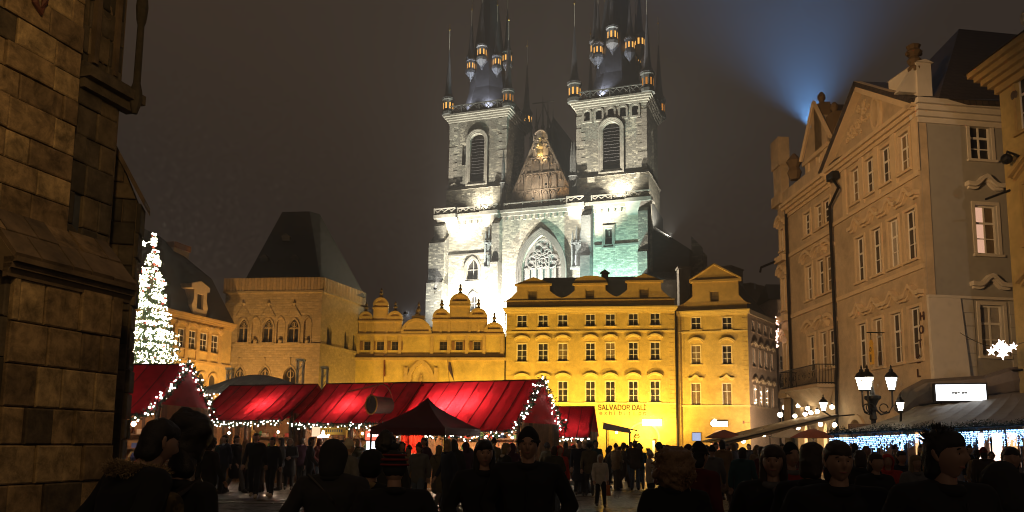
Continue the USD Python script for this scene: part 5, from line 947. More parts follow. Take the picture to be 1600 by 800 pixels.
def garland(paths, label, nb, loc, rz=0, r=.13, br=.027, group='lit fir garlands on the stalls'):
    g = thing('fir_garland', label, 'garland', loc, rz, group); mb, bl = MB(), MB()
    for pth, k in zip(paths, [round(q_ * .72) for q_ in nb]):
        needles(pth, mb, r, 620 if r > .16 else 110, .07 if r > .16 else .15); 
        for c in along(pth, k, r * .62): bl.ball(c + np.array([0, -.06, 0]), br * nrng.uniform(.65, 1.35), 0)
    mb.build('fir_sprays', FIR, g, kind='stuff'); bl.build('bulbs', BULB, g, kind='stuff'); return g
def stall(corner, rz, L, wn, wb, zr, zn, zb_, label, gable=True, lamps=(), seam=.62, lw=60, front=True, seed=1):
    """Ridge runs along local x, ends at x = L (the corner point under the ridge); y = -wn is the near eave."""
    r = random.Random(seed); d = np.array([math.cos(rz), math.sin(rz)]); o = np.array(corner[:2]) - d * L; t = thing('market_stall', label, 'stall', (o[0], o[1], 0), rz)
    n = max(3, round(L / seam)); xs = np.linspace(0, L, n + 1); sag = .10
    for k in range(n):
        rf = MB(); a, c = xs[k] + .001, xs[k + 1] - .001; m = 4; v = []
        for i in range(m + 1):
            q = i / m
            for x in (a, (a + c) / 2, c): v.append((x, -wn * q, zr + (zn - zr) * q - sag * math.sin(math.pi * q) * .6 - (.025 * math.sin(math.pi * q) if x == (a + c) / 2 else 0)))
        f = [];
        for i in range(m):
            for j in range(2): p = i * 3 + j; f += [[p, p + 3, p + 4], [p, p + 4, p + 1]]
        rf.add(trimesh.Trimesh(np.array(v), np.array(f), process=False)); rf.build('roof_panel', r.choice(REDC), t)
    MB().quad((0, 0, zr), (L, 0, zr), (L, wb, zb_), (0, wb, zb_)).build('rear_roof_panel', REDC[2], t)
    b = MB()
    for x in xs: b.tube([(x, -wn * q, zr + (zn - zr) * q - sag * math.sin(math.pi * q) * .6 - .012) for q in np.linspace(0, 1, 9)], .021, 5)
    b.tube([(0, 0, zr - .02), (L, 0, zr - .02)], .04, 5).tube([(0, -wn, zn), (L, -wn, zn)], .03, 5).tube([(0, wb, zb_), (L, wb, zb_)], .03, 5); b.build('roof_frame', mat_once('dark_stall_frame', (.07, .02, .018)), t)
    if gable:
        zg = zn + .12; MB().prism(Polygon([(-wn * .92, zg), (wb * .92, zg + .1), (0, zr - .06)]), 0, .02, 'r', (L - .10, 0, 0)).build('gable_panel', REDC[2], t)
        MB().prism(Polygon([(-wn * .92, zg), (wb * .92, zg + .1), (0, zr - .06)]), 0, .02, 'r', (.14, 0, 0)).build('gable_panel', REDC[2], t)
    # timber box beneath: posts, boarded sides, counter, shelves with wares
    yf, yb = -wn + .75, wb - .25
    for x in (.12, L - .12) + ((L / 2,) if L > 3.5 else ()):
        MB().box(x - .05, yf - .05, 0, x + .05, yf + .05, zn + .35).build('post', WOOD[2], t); MB().box(x - .05, yb - .05, 0, x + .05, yb + .05, zb_ + .1).build('post', WOOD[2], t)
    nb_ = int((yb - yf) / .16)
    for xx in (.03, L - .06):
        for k in range(nb_): y = yf + .06 + k * .16; MB().box(xx, y, .05, xx + .03, y + .15, zn + .32).build('side_board', r.choice(WOOD), t)
    for k in range(int(L / .3)): MB().box(.1 + k * .3, yf - .02, .05, .38 + k * .3, yf + .01, .98).build('front_board', r.choice(WOOD), t)
    MB().box(.02, yf - .3, .98, L - .02, yf + .35, 1.04).build('counter', WOOD[1], t); MB().box(.1, yb - .04, .05, L - .1, yb, zn + .3).build('back_wall', WOOD[1], t)
    MB().box(.15, yb - .4, 1.35, L - .15, yb - .05, 1.39).box(.15, yb - .35, 1.8, L - .15, yb - .05, 1.84).build('shelf', WOOD[0], t)
    for gi, gm in enumerate(GOODS):
        b = MB()
        for k in range(9):
            x = .2 + r.random() * (L - .4); z, y = r.choice(((1.04, yf - .1 + r.random() * .3), (1.39, yb - .2), (1.84, yb - .2)))
            s = r.uniform(.06, .13)
            if r.random() < .5: b.lathe([(s * .7, z), (s, z + s), (s * .6, z + 1.8 * s), (s * .3, z + 2.3 * s)], (x, y, 0), 7)
            else: b.box(x - s, y - s * .7, z, x + s, y + s * .7, z + s * 1.3)
        b.build('wares', gm, t, kind='stuff')
    for k, (x, y, z, rr, pw) in enumerate(lamps):
        o_ = MB().lathe([(.015, z + .55), (.02, z + .16), (.16, z + .02), (.17, z)], (x, y, 0), 8).build('lamp_shade', IRON, t) if pw < 0 else MB().tube([(x, y, z + .05), (x, y, z + .35)], .012, 4).build('lamp_cord', IRON, t)
        MB().ball((x, y, z - .04), rr, 2).build('lamp_bulb', emit_once(abs(pw)), o_)
    return t, d, o
_em = {}
def emit_once(s):
    if s not in _em: _em[s] = emit(f'stall_bulb_{len(_em)}', (1., .74, .48), float(s))
    return _em[s]
R20 = math.radians
def ridge(u, v, Y): return P(u, v, Y)
# A, near left
pA = ridge(297, 569, 25.5); LA_ = 4.6; A, dA, oA = stall(pA, R20(-6), LA_, 2.25, 1.9, pA[2], 2.35, 2.4, 'red roofed stall beside the town hall corner, below the lit tree', lamps=((3.6, -1.2, 2.15, .07, 55), (1.4, -.4, pA[2] - 1.2, .07, 500)), seed=2)
z = pA[2]
garland([[(LA_, 0, z + .03), (LA_ - .02, -1.1, (z + 2.35) / 2 - .12), (LA_ - .08, -2.3, 2.3)], [(LA_, 0, z + .03), (LA_, 1.9, 2.4)], [(LA_ - .08, -2.35, 2.3), (2.5, -2.4, 2.1), (0, -2.35, 2.25)]], 'fir garland with white bulbs round the gable of the stall by the town hall', (52, 44, 40), (oA[0], oA[1], 0), R20(-6), .12)
# B, C in a row
pB = ridge(497, 600, 33.9); LB_ = 4.45; B_, dB, oB = stall(pB, R20(-21), LB_, 2.3, 1.9, pB[2], 2.42, 2.4, 'red roofed stall second from the town hall, with an orange boarded back', lamps=((2.7, -.95, pB[2] - 1.25, .08, 560), (1.2, -1.3, 2.0, .05, 40), (3.5, -1.2, 2.05, .05, 30)), seed=3)
garland([[(0, -2.36, 2.40), (LB_ * .5, -2.4, 2.28), (LB_, -2.36, 2.36)]], 'fir garland with white bulbs along the eave of the second stall', (84,), (oB[0], oB[1], 0), R20(-21), .11, .025)
pC = ridge(660, 597, 31.9); LC_ = 4.25; C_, dC, oC = stall(pC, R20(-20), LC_, 2.3, 1.9, pC[2], 2.30, 2.4, 'red roofed stall in the middle of the row, with a bright fridge under its eave', lamps=((1.75, -.9, pC[2] - 1.25, .08, 600), (1.0, -1.3, 1.95, .05, 45), (2.4, -1.2, 2.0, .05, 30)), seed=4)
garland([[(0, -2.36, 2.28), (LC_ * .45, -2.4, 2.18), (LC_, -2.36, 2.22)]], 'fir garland with white bulbs along the eave of the middle stall', (72,), (oC[0], oC[1], 0), R20(-20), .11, .025)
# D, nearest of the right group with its gable end shown
pD = ridge(847, 593, 30.1); LD_ = 5.1; D_, dD, oD = stall(pD, R20(-25.5), LD_, 2.5, 2.0, pD[2], 2.05, 2.3, 'large red roofed stall whose garlanded gable faces the square', lamps=((1.7, -.85, pD[2] - 1.3, .1, 1000), (2.6, -.75, pD[2] - 1.3, .085, 800), (3.4, -1.1, 1.9, .05, 50), (1.0, -1.2, 1.9, .05, 50), (4.4, -1.0, 1.9, .05, 30)), seed=5)
z = pD[2]
garland([[(LD_ + .03, 0, z + .05), (LD_ + .03, -1.25, (z + 2.05) / 2 - .1), (LD_, -2.55, 1.98)], [(LD_ + .03, 0, z + .05), (LD_ + .03, 2.05, 2.22)], [(LD_, -2.55, 1.98), (LD_ * .7, -2.58, 1.80), (LD_ * .35, -2.56, 1.92), (0, -2.5, 2.0)]], 'fir garland with white bulbs round the large stall gable, drooping along its eave', (52, 50, 62), (oD[0], oD[1], 0), R20(-25.5), .13, .027)
# E, smaller, further back
pE = ridge(929, 635, 44); LE_ = 2.6; E_, dE, oE = stall(pE, R20(-14), LE_, 1.9, 1.6, pE[2], 1.98, 2.1, 'small red roofed stall behind the large one, brightly lit inside', lamps=((.6, -.8, pE[2] - 1.0, .06, 500), (1.3, -.9, 1.95, .07, 160), (2.0, -.9, 1.95, .07, 160)), seed=6)
garland([[(-.3, -1.95, 1.98), (LE_ * .5, -1.98, 1.86), (LE_ + .05, -1.95, 1.92)]], 'fir garland with white bulbs on the small stall in front of the yellow house', (40,), (oE[0], oE[1], 0), R20(-14), .1, .032)
def lit_panel(name, label, cat, u0, v0, u1, v1, Y, col, s, depth=.3, rows=None, rz=-.35, markcol=None):
    Fq = Fac(P(u0, v1, Y)[:2], P(u0, v1, Y)[:2] + np.array([math.cos(rz), math.sin(rz)]) * 3); a, c = Fq.at(u0, v1), Fq.at(u1, v0)
    t = thing(name, label, cat, (*P(u0, v1, Y)[:2], 0), rz); return t, a, c
# illuminated fridge with a red sign, counters, cloths
FRW = emit('fridge_light', (.78, .86, 1.), 3.2); REDS = emit('red_sign_light', (1., .10, .06), 2.4); 
t, a, c = lit_panel('drinks_fridge', 'white lit drinks fridge with a red illuminated sign on top, under the middle stall eave', 'fridge', 571, 673, 595, 712, 29.0, None, 0)
zt = P(571, 673, 29)[2]; zb1 = P(571, 690, 29)[2]; w = .62
MB().box(0, 0, 0, w, .55, zt).build('cabinet', PALE, t); MB().box(.03, -.012, .25, w - .03, .003, zb1).build('lit_door', FRW, t); MB().box(.0, -.03, zb1 + .06, w, .002, zt - .01).build('sign', REDS, t)
b = MB(); yy = zb1 + .06 + (zt - zb1) * .42
for k in range(7): b.tube([(.1 + k * .065 + .025 * math.cos(q), -.035, yy + .05 * math.sin(q)) for q in np.linspace(0, 5, 7)], .012, 4)
b.build('sign_script', emit('white_sign_script', (1., .85, .8), 4.0), t)
t, a, c = lit_panel('price_board', 'white notice panel glowing beside the yellow banner under the middle stall', 'notice board', 487, 667, 500, 681, 30.6, None, 0)
z0_, z1_ = P(487, 682, 30.6)[2], P(487, 667, 30.6)[2]; MB().box(0, 0, z0_, .33, .03, z1_).build('board', emit('glowing_board', (1., .72, .45), 1.1), t); MB().tube([(.05, .04, z0_), (.05, .04, 0)], .02).tube([(.28, .04, z0_), (.28, .04, 0)], .02).build('legs', IRON, t)
t, a, c = lit_panel('banner', 'yellow banner with dark lettering strip under the eave of the middle stall', 'banner', 501, 668, 544, 679, 30.3, None, 0)
z0_, z1_ = P(501, 679, 30.3)[2], P(501, 668, 30.3)[2]; MB().box(0, 0, z0_, 1.02, .02, z1_).build('cloth', mat('yellow_banner', (.60, .36, .04), .7), t); b = MB()
for k in range(9): b.box(.12 + k * .09, -.006, z0_ + .09, .17 + k * .09, .001, z0_ + .19)
b.build('dark_marks', DARKFR, t)
t, a, c = lit_panel('counter_lamp', 'bright white lamp with a bell shade on the middle stall counter', 'lamp', 501, 683, 510, 676, 29.8, None, 0)
q = P(505, 680, 29.8) - P(501, 683, 29.8); zz = P(505, 681, 29.8)[2]; MB().lathe([(.2, zz - .06), (.18, zz - .03), (.06, zz + .05), (.03, zz + .2)], (.1, 0, 0), 10).build('shade', emit('white_lamp_shade', (1., .9, .75), 7.0), t); MB().tube([(.1, 0, zz - .06), (.1, 0, 1.0)], .02).build('stem', IRON, t)
t, a, c = lit_panel('red_cloth', 'bright red draped cloth lit from within the large stall', 'cloth', 626, 682, 662, 706, 28.9, None, 0, rz=-.44)
b = MB(); n = 15; vv = np.array([((k / (n - 1)) * .95, .05 * math.sin(k * 1.7), zz_) for zz_ in (P(626, 708, 28.9)[2], P(626, 680, 28.9)[2]) for k in range(n)]); f = np.array([[k, k + 1, n + k + 1, n + k] for k in range(n - 1)]); b.add(trimesh.Trimesh(vv, np.vstack([f[:, [0, 1, 2]], f[:, [0, 2, 3]]]), process=False)); b.build('cloth', canvas('scarlet_cloth', (.62, .04, .02), .6), t)
q = UsdLux.SphereLight.Define(stage, str(t.GetPath()) + '/lamp'); q.AddTranslateOp().Set(Gf.Vec3d(.45, .6, 1.9)); q.CreateRadiusAttr(.06); q.CreateNormalizeAttr(True); q.CreateIntensityAttr(26.0); q.CreateColorAttr(Gf.Vec3f(1, .75, .5))  # unseen lamp behind the cloth, placed so that it shines through
# dark pointed tent in front of the row
ap = P(668, 621, 27.2); zE = P(668, 668, 25.5)[2]; tt = thing('pointed_tent', 'dark red pointed tent standing before the stalls, unlit on top', 'tent', (ap[0], ap[1], 0), R20(-22))
hw = 1.32; zA_ = ap[2]
for k in range(4):
    a0, a1 = math.pi / 4 + k * math.pi / 2 - math.pi, math.pi / 4 + (k + 1) * math.pi / 2 - math.pi; c0, c1 = [np.array([hw * 1.414 * math.cos(a), hw * 1.414 * math.sin(a), 0]) for a in (a0, a1)]; v = []
    for i in range(9):
        q = i / 8; zq = zA_ + (zE - zA_) * q ** .72
        for j in range(5): e = c0 * (1 - j / 4) + c1 * (j / 4); v.append((e[0] * q, e[1] * q, zq - (.05 * math.sin(math.pi * j / 4) * q)))
    f = [[i * 5 + j, (i + 1) * 5 + j, (i + 1) * 5 + j + 1, i * 5 + j + 1] for i in range(8) for j in range(4)]; f = np.array(f)
    rp_ = MB().add(trimesh.Trimesh(np.array(v), np.vstack([f[:, [0, 1, 2]], f[:, [0, 2, 3]]]), process=False)).build('roof_panel', DARKC, tt)
    MB().quad((*c0[:2], zE), (*c1[:2], zE), (*c1[:2], zE - .22), (*c0[:2], zE - .22)).build('valance', DARKC, tt); MB().tube([(c0[0] * .98, c0[1] * .98, 0), (c0[0] * .98, c0[1] * .98, zE)], .03).build('leg', IRON, tt)
# cylinder spotlight with a bracket hoop, fixed on the ridge of the middle stall
p = P(592, 633, 30.0); sp_ = thing('stage_spotlight', 'grey cylindrical spotlight with a yellow rim hanging from a hoop above the middle stall roof', 'spotlight', p, R20(50))
cyl = [(x, .0, 0) for x in (-.32, .5)]; v, f = tube_mesh(np.array([(-.34, 0, 0), (0, 0, 0), (.48, 0, 0)]), np.array([.31, .31, .29]), 18); MB().add(trimesh.Trimesh(v, f, process=False)).build('housing', mat('grey_housing', (.075, .055, .05), .7, .1), sp_)
MB().tube([(-.36, .31 * math.cos(a), .34 * math.sin(a)) for a in np.linspace(0, 2 * math.pi, 22)], .026, 6).build('rim', mat('yellow_rim', (.45, .28, .03), .5), sp_)
MB().tube([(.1 + .55 * math.cos(a), 0, .05 + .72 * math.sin(a)) for a in np.linspace(0, math.pi, 16)], .022, 5).tube([(.1, 0, .77), (.1, 1.9, .55)], .03).build('hoop', mat_once('brown_pole', (.2, .1, .05)), sp_)
# white kiosk awning at the far right of the row
p = P(946, 690, 47); ks = thing('kiosk', 'small kiosk with a white slanting awning and lit counter before the yellow house', 'kiosk', (p[0], p[1], 0), R20(-10))
zt = P(950, 660, 47)[2]; MB().box(0, 0, 0, 1.35, 1.6, 1.0).build('body', WOOD[0], ks)
MB().quad((-.15, -.25, zt), (1.75, -.25, zt - .42), (1.75, 1.7, zt - .42), (-.15, 1.7, zt), .04).build('roof', mat_once('white_awning_cloth', (.72, .68, .62)), ks); MB().quad((-.1, -.25, zt - .05), (1.3, -.25, zt - .38), (1.5, -.8, zt - .62), (-.1, -.8, zt - .40), .02).build('awning', mat_once('white_awning_cloth', (.72, .68, .62)), ks)
for x in (.03, 1.3): MB().box(x, 0, 1.0, x + .05, .05, zt - .1 - .2 * x).box(x, 1.5, 1.0, x + .05, 1.55, zt - .1 - .2 * x).build('post', WOOD[1], ks)
MB().ball((.6, .5, zt - .55), .07, 2).build('lamp_bulb', emit_once(90), ks); MB().box(.1, -.02, .55, 1.2, .002, .95).build('lit_counter', emit('counter_glow', (1., .72, .45), 1.2), ks)
for k in range(5): MB().box(.1 + .24 * k, -.04, .1, .32 + .24 * k, .003, .85).build('front_board', WOOD[k % 3], ks)
# large grey stage tent behind, with three lattice towers
g0 = P(400, 585, 58); gt = thing('stage_tent', 'big low grey marquee roof seen behind the red stalls', 'tent', (g0[0], g0[1], 0), R20(-10)); zt = g0[2]; ze_ = P(400, 612, 54)[2]; hw = 3.9
for k in range(14):
    a, c = -hw + 2 * hw * k / 14, -hw + 2 * hw * (k + 1) / 14; zc0, zc1 = [zt - (zt - ze_) * .72 * abs(q / hw) ** 1.7 for q in (a, c)]
    MB().quad((a, 0, zc0), (c - .03, 0, zc1), (c - .03, -4, ze_ - .1), (a, -4, ze_ - .1)).quad((a, 4, ze_), (c - .03, 4, ze_), (c - .03, 0, zc1), (a, 0, zc0)).build('roof_panel', GREYC, gt)
for x in (-hw + .1, hw - .1):
    for y in (-3.9, 3.9): MB().box(x - .06, y - .06, 0, x + .06, y + .06, ze_).build('post', IRON, gt)
b = MB(); 
for k in range(90): x = -hw + 2 * hw * rng.random(); b.ball((x, -4.05, ze_ - .15 - .9 * rng.random() * rng.random()), .035, 1)
ic = thing('light_string', 'white icicle lights hanging from the grey marquee edge', 'string lights', (g0[0], g0[1], 0), R20(-10)); b.build('bulbs', emit('cool_white_bulb', (.85, .85, 1.), 7.0), ic, kind='stuff'); MB().tube([(-hw, -4.05, ze_ - .12), (hw, -4.05, ze_ - .12)], .015, 4).build('wire', IRON, ic)
for i, (u, v, wpx) in enumerate(((360, 578, 8), (470, 564, 9), (508, 576, 8))):
    p = P(u, v, 60); s = wpx / 1300 * 60 / 2; t = thing('lattice_tower', ('shortest', 'tallest', 'last')[i] + (' aluminium lattice tower left of the marquee peak', ' aluminium lattice tower right of the marquee', ' aluminium lattice tower before the tower house corner')[i], 'truss tower', (p[0], p[1], 0)); b = MB()
    for x in (-s, s):
        for y in (-s, s): b.tube([(x, y, 0), (x, y, p[2])], .05, 5)
    b.build('upright', mat_once('aluminium', (.5, .45, .36), rough=.4), t); b = MB(); nz = int(p[2] / .55)
    for k in range(nz): z0_, z1_ = k * .55, (k + 1) * .55; b.tube([(-s, -s, z0_), (s, -s, z1_)], .03, 4).tube([(s, -s, z0_), (s, s, z1_)], .03, 4).tube([(-s, s, z0_), (-s, -s, z1_)], .03, 4)
    b.build('bracing', mat_once('aluminium', (.5, .45, .36)), t); MB().box(-s - .1, -s - .1, p[2], s + .1, s + .1, p[2] + .15).build('cap', mat_once('aluminium', (.5, .45, .36)), t)

# ================================================================ Christmas tree
TYD = 50.0; tb = P(219, 700, TYD); tr = thing('christmas_tree', 'tall Christmas tree densely wound with white lights, rising behind the first red stall', 'Christmas tree', (tb[0], tb[1], 0)); zT = P(224, 366, TYD)[2]
MB().lathe([(.32, 0), (.26, 3), (.14, zT * .7), (.03, zT)], (0, 0, 0), 8).build('trunk', WOOD[2], tr)
R0 = P(277, 545, TYD)[0] - tb[0]; z545 = P(277, 545, TYD)[2]; slope = R0 / (zT - z545); tips = []; v, cnt = [], 0; mbt = MB()
lev = [z_ + rng.uniform(-.12, .12) for z_ in np.linspace(1.2, zT - .2, 60)]
for z in lev:
    Rz = max(.12, (zT - z) * slope); nb = max(5, int(6 + Rz * 5))
    for k in range(nb):
        a = rng.random() * 6.283; Lb = Rz * rng.uniform(.78, 1.1); drop = .22 * Lb; p0 = np.array([0, 0, z + .12 * Lb]); p1 = np.array([Lb * math.cos(a), Lb * math.sin(a), z - drop + .1]); pts = [p0 + (p1 - p0) * t + np.array([0, 0, -.05 * math.sin(t * 3.14)]) for t in np.linspace(0, 1, 4)]
        tips.append((p0, p1)); needles(pts, mbt, .06 + .05 * Lb, 26, .22)
mbt.build('branches', mat('tree_needles', (.03, .055, .02), .8, .4, 4), tr, kind='stuff')
pos = []
for i in range(8200):
    p0, p1 = tips[int(rng.random() ** .95 * len(tips)) % len(tips)]; t = rng.uniform(.45, 1.05); jz = .25 + .75 * (1 - p0[2] / zT); q = p0 + (p1 - p0) * t + np.array([rng.gauss(0, .09), rng.gauss(0, .09), rng.gauss(0, .10)]) * jz
    if q[2] > 4.0 and q[1] < .8: pos.append(q)
pos.sort(key=lambda q: q[1]); TB = emit('tree_bulb', (1., .90, .62), 15.0)
for q in pos[:40]: MB().ball(q, .048, 1).build('bulb', TB, tr)
b = MB(); [b.add(octb(q, rng.uniform(.034, .058))) for q in pos[40:]]; b.build('bulbs', TB, tr, kind='stuff')
b = MB(); [b.ball(pos[int(rng.random() * len(pos))] + np.array([0, -.06, -.1]), .08, 1) for _ in range(60)]; b.build('baubles', GOODS[1], tr, kind='stuff')
pz = P(226, 352, TYD) - tb; s = .22; st = MB()
for k in range(5):
    a = math.pi / 2 + k * 2 * math.pi / 5; q = math.pi / 5
    st.add(trimesh.Trimesh([(pz[0], -.1, pz[2]), (pz[0] + .5 * s * math.cos(a - q), 0, pz[2] + .5 * s * math.sin(a - q)), (pz[0] + s * math.cos(a), 0, pz[2] + s * math.sin(a)), (pz[0] + .5 * s * math.cos(a + q), 0, pz[2] + .5 * s * math.sin(a + q)), (pz[0], .1, pz[2])], [[0, 1, 2], [0, 2, 3], [4, 2, 1], [4, 3, 2]], process=False))
st.tube([(pz[0], 0, pz[2]), (0, 0, zT - .4)], .02); st.build('star', TB, tr)

# ================================================================ restaurant awnings, right
a0, a1 = P(1294, 676, 28), P(1650, 659, 26); b0, b1 = P(1436, 634, 33), P(1660, 600, 32); aw = thing('restaurant_awning', 'big beige restaurant awning with a glowing sign box on its ridge', 'awning', (0, 0, 0)); n = 12
def awp(s, t): p = (a0 + (a1 - a0) * s) * (1 - t) + (b0 + (b1 - b0) * s) * t; return p + np.array([0, 0, -.16 * math.sin(math.pi * t) - .03 * math.sin(math.pi * ((s * n) % 1))])
for k in range(n):
    v = [awp((k + (j / 4) * .985) / n, i / 6) for i in range(7) for j in range(5)]; f = np.array([[i * 5 + j, i * 5 + j + 1, (i + 1) * 5 + j + 1, (i + 1) * 5 + j] for i in range(6) for j in range(4)])
    MB().add(trimesh.Trimesh(np.array(v), np.vstack([f[:, [0, 1, 2]], f[:, [0, 2, 3]]]), process=False)).build('canvas_panel', BEIGE, aw, smooth=True)
b = MB()
for k in range(n + 1): b.tube([awp(min(k / n, .9999), t) - np.array([0, 0, .06]) for t in np.linspace(0, 1, 6)], .03, 5)
b.tube([a0 - [0, 0, .05], a1 - [0, 0, .05]], .04, 6).tube([b0, b1], .05, 6).build('frame', IRON, aw)
for s in (.02, .34, .66, .95): p = awp(s, .03); MB().tube([(p[0], p[1] + .05, 0), (p[0], p[1] + .05, p[2] - .05)], .05).build('post', IRON, aw)
# hood of rolled canvas behind the ridge
hp = [P(u, v, Y) for u, v, Y in ((1405, 640, 33.2), (1420, 622, 33.4), (1445, 612, 33.5), (1540, 606, 33), (1580, 596, 32.5), (1660, 588, 32))]
MB().tube(hp, [.25, .42, .5, .5, .55, .55], 8).build('canvas_hood', mat('dark_beige_hood', (.16, .13, .10), .8, .2, 3), aw)
garland([[a0 + np.array([0, -.05, 0]) + (a1 - a0) * t + np.array([0, 0, .05 * math.sin(t * 30)]) for t in np.linspace(0, 1, 24)]], 'thick dark fir garland along the front edge of the restaurant awning', (0,), (0, 0, 0), 0, .17, group=None)

BLUEI = emit('blue_white_icicle', (.26, .52, 1.), 5.5); ic = thing('light_string', 'blue white icicle lights dripping from the restaurant awning edge', 'string lights', (0, 0, 0)); b = MB(); wire = MB()
for k in range(210):
    t = (k + .5) / 210; p = a0 + (a1 - a0) * t + np.array([0, -.1, -.2]); ln = rng.choice((.2, .3, .4, .52)); m_ = max(2, int(ln / .055)); wire.tube([p, p - [0, 0, ln]], .006, 3)
    for j in range(m_):
        if rng.random() < .85: b.add(octb(p + np.array([rng.gauss(0, .012), 0, -ln * j / m_]), .024 * rng.uniform(.7, 1.25)))
b.build('bulbs', BLUEI, ic, kind='stuff'); wire.build('wires', WHITE, ic, kind='stuff')
# sign box
q0, q1 = P(1463, 626, 32.4), P(1541, 618, 31.9); FQ = Fac(q0[:2], q1[:2]); zb0, zt0_ = q0[2], P(1463, 602, 32.4)[2]; sg = thing('sign_box', 'white illuminated sign box with faint blue lettering on the awning ridge', 'sign', (q0[0], q0[1], 0), FQ.rz)
MB().box(-.06, 0, zb0 - .06, FQ.L + .06, .35, zt0_ + .08).build('case', IRON, sg); MB().box(.0, -.02, zb0, FQ.L, .003, zt0_ + .02).build('face', emit('sign_face_white', (.9, .95, 1.), 2.6), sg)
b = MB(); cz = (zb0 + zt0_) / 2
for x, w_ in ((.34, .05), (.40, .06), (.46, .04), (.54, .055), (.60, .05)): b.ball((FQ.L * x, -.02, cz + .02 * w_), w_, 2, (1, .15, .9))
b.build('blurred_letters', mat('pale_blue_letters', (.45, .6, .85), .5), sg)
for x in (.2, FQ.L - .2): MB().tube([(x, .2, zb0), (x, .3, 2.6)], .03).build('bracket', IRON, sg)
# glazed terrace beneath: frames, lit panes, posts
T0, T1 = P(1330, 690, 33.2), P(1640, 690, 31); FT = Fac(T0[:2], T1[:2]); te = thing('glazed_terrace', 'glazed restaurant front under the beige awning, partly lit pink white', 'restaurant front', FT.loc, FT.rz); L = FT.L; nbay = 14
GL2 = usdkit.material(stage, '/World/Looks/clear_pane', {'t': ('transparent_bsdf', {}), 'g': ('glossy_bsdf', {'roughness': .03}), 'f': ('fresnel', {'IOR': 1.5}), 'm': ('mix_closure', {})}, [('f.fac', 'm.fac'), ('t.BSDF', 'm.closure1'), ('g.BSDF', 'm.closure2')], surface='m.closure')
MB().box(0, 1.6, 0, L, 1.75, 2.6).build('back_wall', mat('dark_red_brown_wall', (.16, .10, .07), .8, .2), te)
LITP = [emit('pink_white_window', (1., .70, .55), 2.6), emit('warm_window', (1., .55, .22), 1.4)]
for u0, u1, m_ in ((1407, 1413, 1), (1431, 1448, 1), (1529, 1538, 0), (1547, 1566, 0), (1575, 1590, 1)): x0_, x1_ = FT.x(u0, 700, 1.55), FT.x(u1, 700, 1.55); MB().box(x0_, 1.55, .9, x1_, 1.598, 2.25).build('lit_window', LITP[m_], te)
for k in range(nbay):
    x0_, x1_ = L * k / nbay, L * (k + 1) / nbay; o = MB().box(x0_, -.03, 0, x0_ + .06, .03, 2.35).box(x0_ + .06, -.03, .9, x1_, .03, .96).box(x0_ + .06, -.03, 2.29, x1_, .03, 2.35).build('frame', IRON, te); MB().box(x0_ + .06, -.01, .05, x1_, .01, .9).build('lower_panel', WOOD[2], o); MB().box(x0_ + .06, -.006, .96, x1_, .006, 2.29).build('pane', GL2, o)
# slanting awning of the second house
A0, A1 = P(1310, 647, 45.0), P(1132, 690, 45.0); dy = np.array([-.1, 6.0, 0]); sa_ = thing('shop_awning', 'long slanting cream awning running out from the house with the balcony', 'awning', (0, 0, 0)); n = 8
for k in range(n):
    u0, u1 = k / n, (k + .985) / n; MB().quad(A0 + dy * u0, A1 + dy * u0, A1 + dy * u1, A0 + dy * u1).build('canvas_panel', canvas('cream_awning', (.46, .37, .26), .3) if k == 0 else '/World/Looks/cream_awning', sa_)
b = MB()
for u0 in (0, .5, 1.0): b.tube([A0 + dy * u0 - [0, 0, .05], A1 + dy * u0 - [0, 0, .05]], .05, 5)
b.tube([A1, A1 + dy], .05, 5).build('frame', IRON, sa_)
MB().quad(A0 - [0, .02, .02], A1 - [0, .02, .02], A1 - [0, .02, .2], A0 - [0, .02, .2]).build('side_valance', mat('dark_valance', (.10, .08, .06), .8), sa_)
for u0 in (.02, .98): p = A1 + dy * u0 + (A0 - A1) * .02; MB().tube([(p[0], p[1], 0), p], .05).build('post', IRON, sa_)
for t_, u0 in ((.25, .3), (.5, .5), (.75, .3)):
    p = A1 + (A0 - A1) * t_ + dy * u0 - np.array([0, 0, .35]); wlp = thing('hanging_lamp', ('outermost', 'middle', 'innermost')[int(t_ * 4) - 1] + ' round lamp hanging under the slanting cream awning', 'lamp', p); MB().ball((0, 0, 0), .11, 2).build('globe', BULBW, wlp); MB().tube([(0, 0, .1), (0, 0, .4)], .012, 4).build('cord', IRON, wlp)
for i, (u, v, Y, m_) in enumerate(((1237, 676, 42, 0), (1270, 676, 41, 1), (1132, 678, 48, 1))):
    p = P(u, v - 6, Y); t = thing('parasol', ('small pale parasol under the slanting awning beside the lamp post', 'reddish parasol nearest the restaurant awning', 'pinkish green parasol before the corner house arch')[i], 'parasol', (p[0], p[1], 0)); zz = p[2]
    MB().lathe([(1.15, zz - .45), (.6, zz - .16), (.04, zz + .02)], (0, 0, 0), 8).build('canopy', (PALE, canvas('rose_canvas', (.40, .14, .10), .3), '/World/Looks/rose_canvas')[i if i < 2 else 2], t); MB().tube([(0, 0, 0), (0, 0, zz)], .025).build('pole', WOOD[1], t)
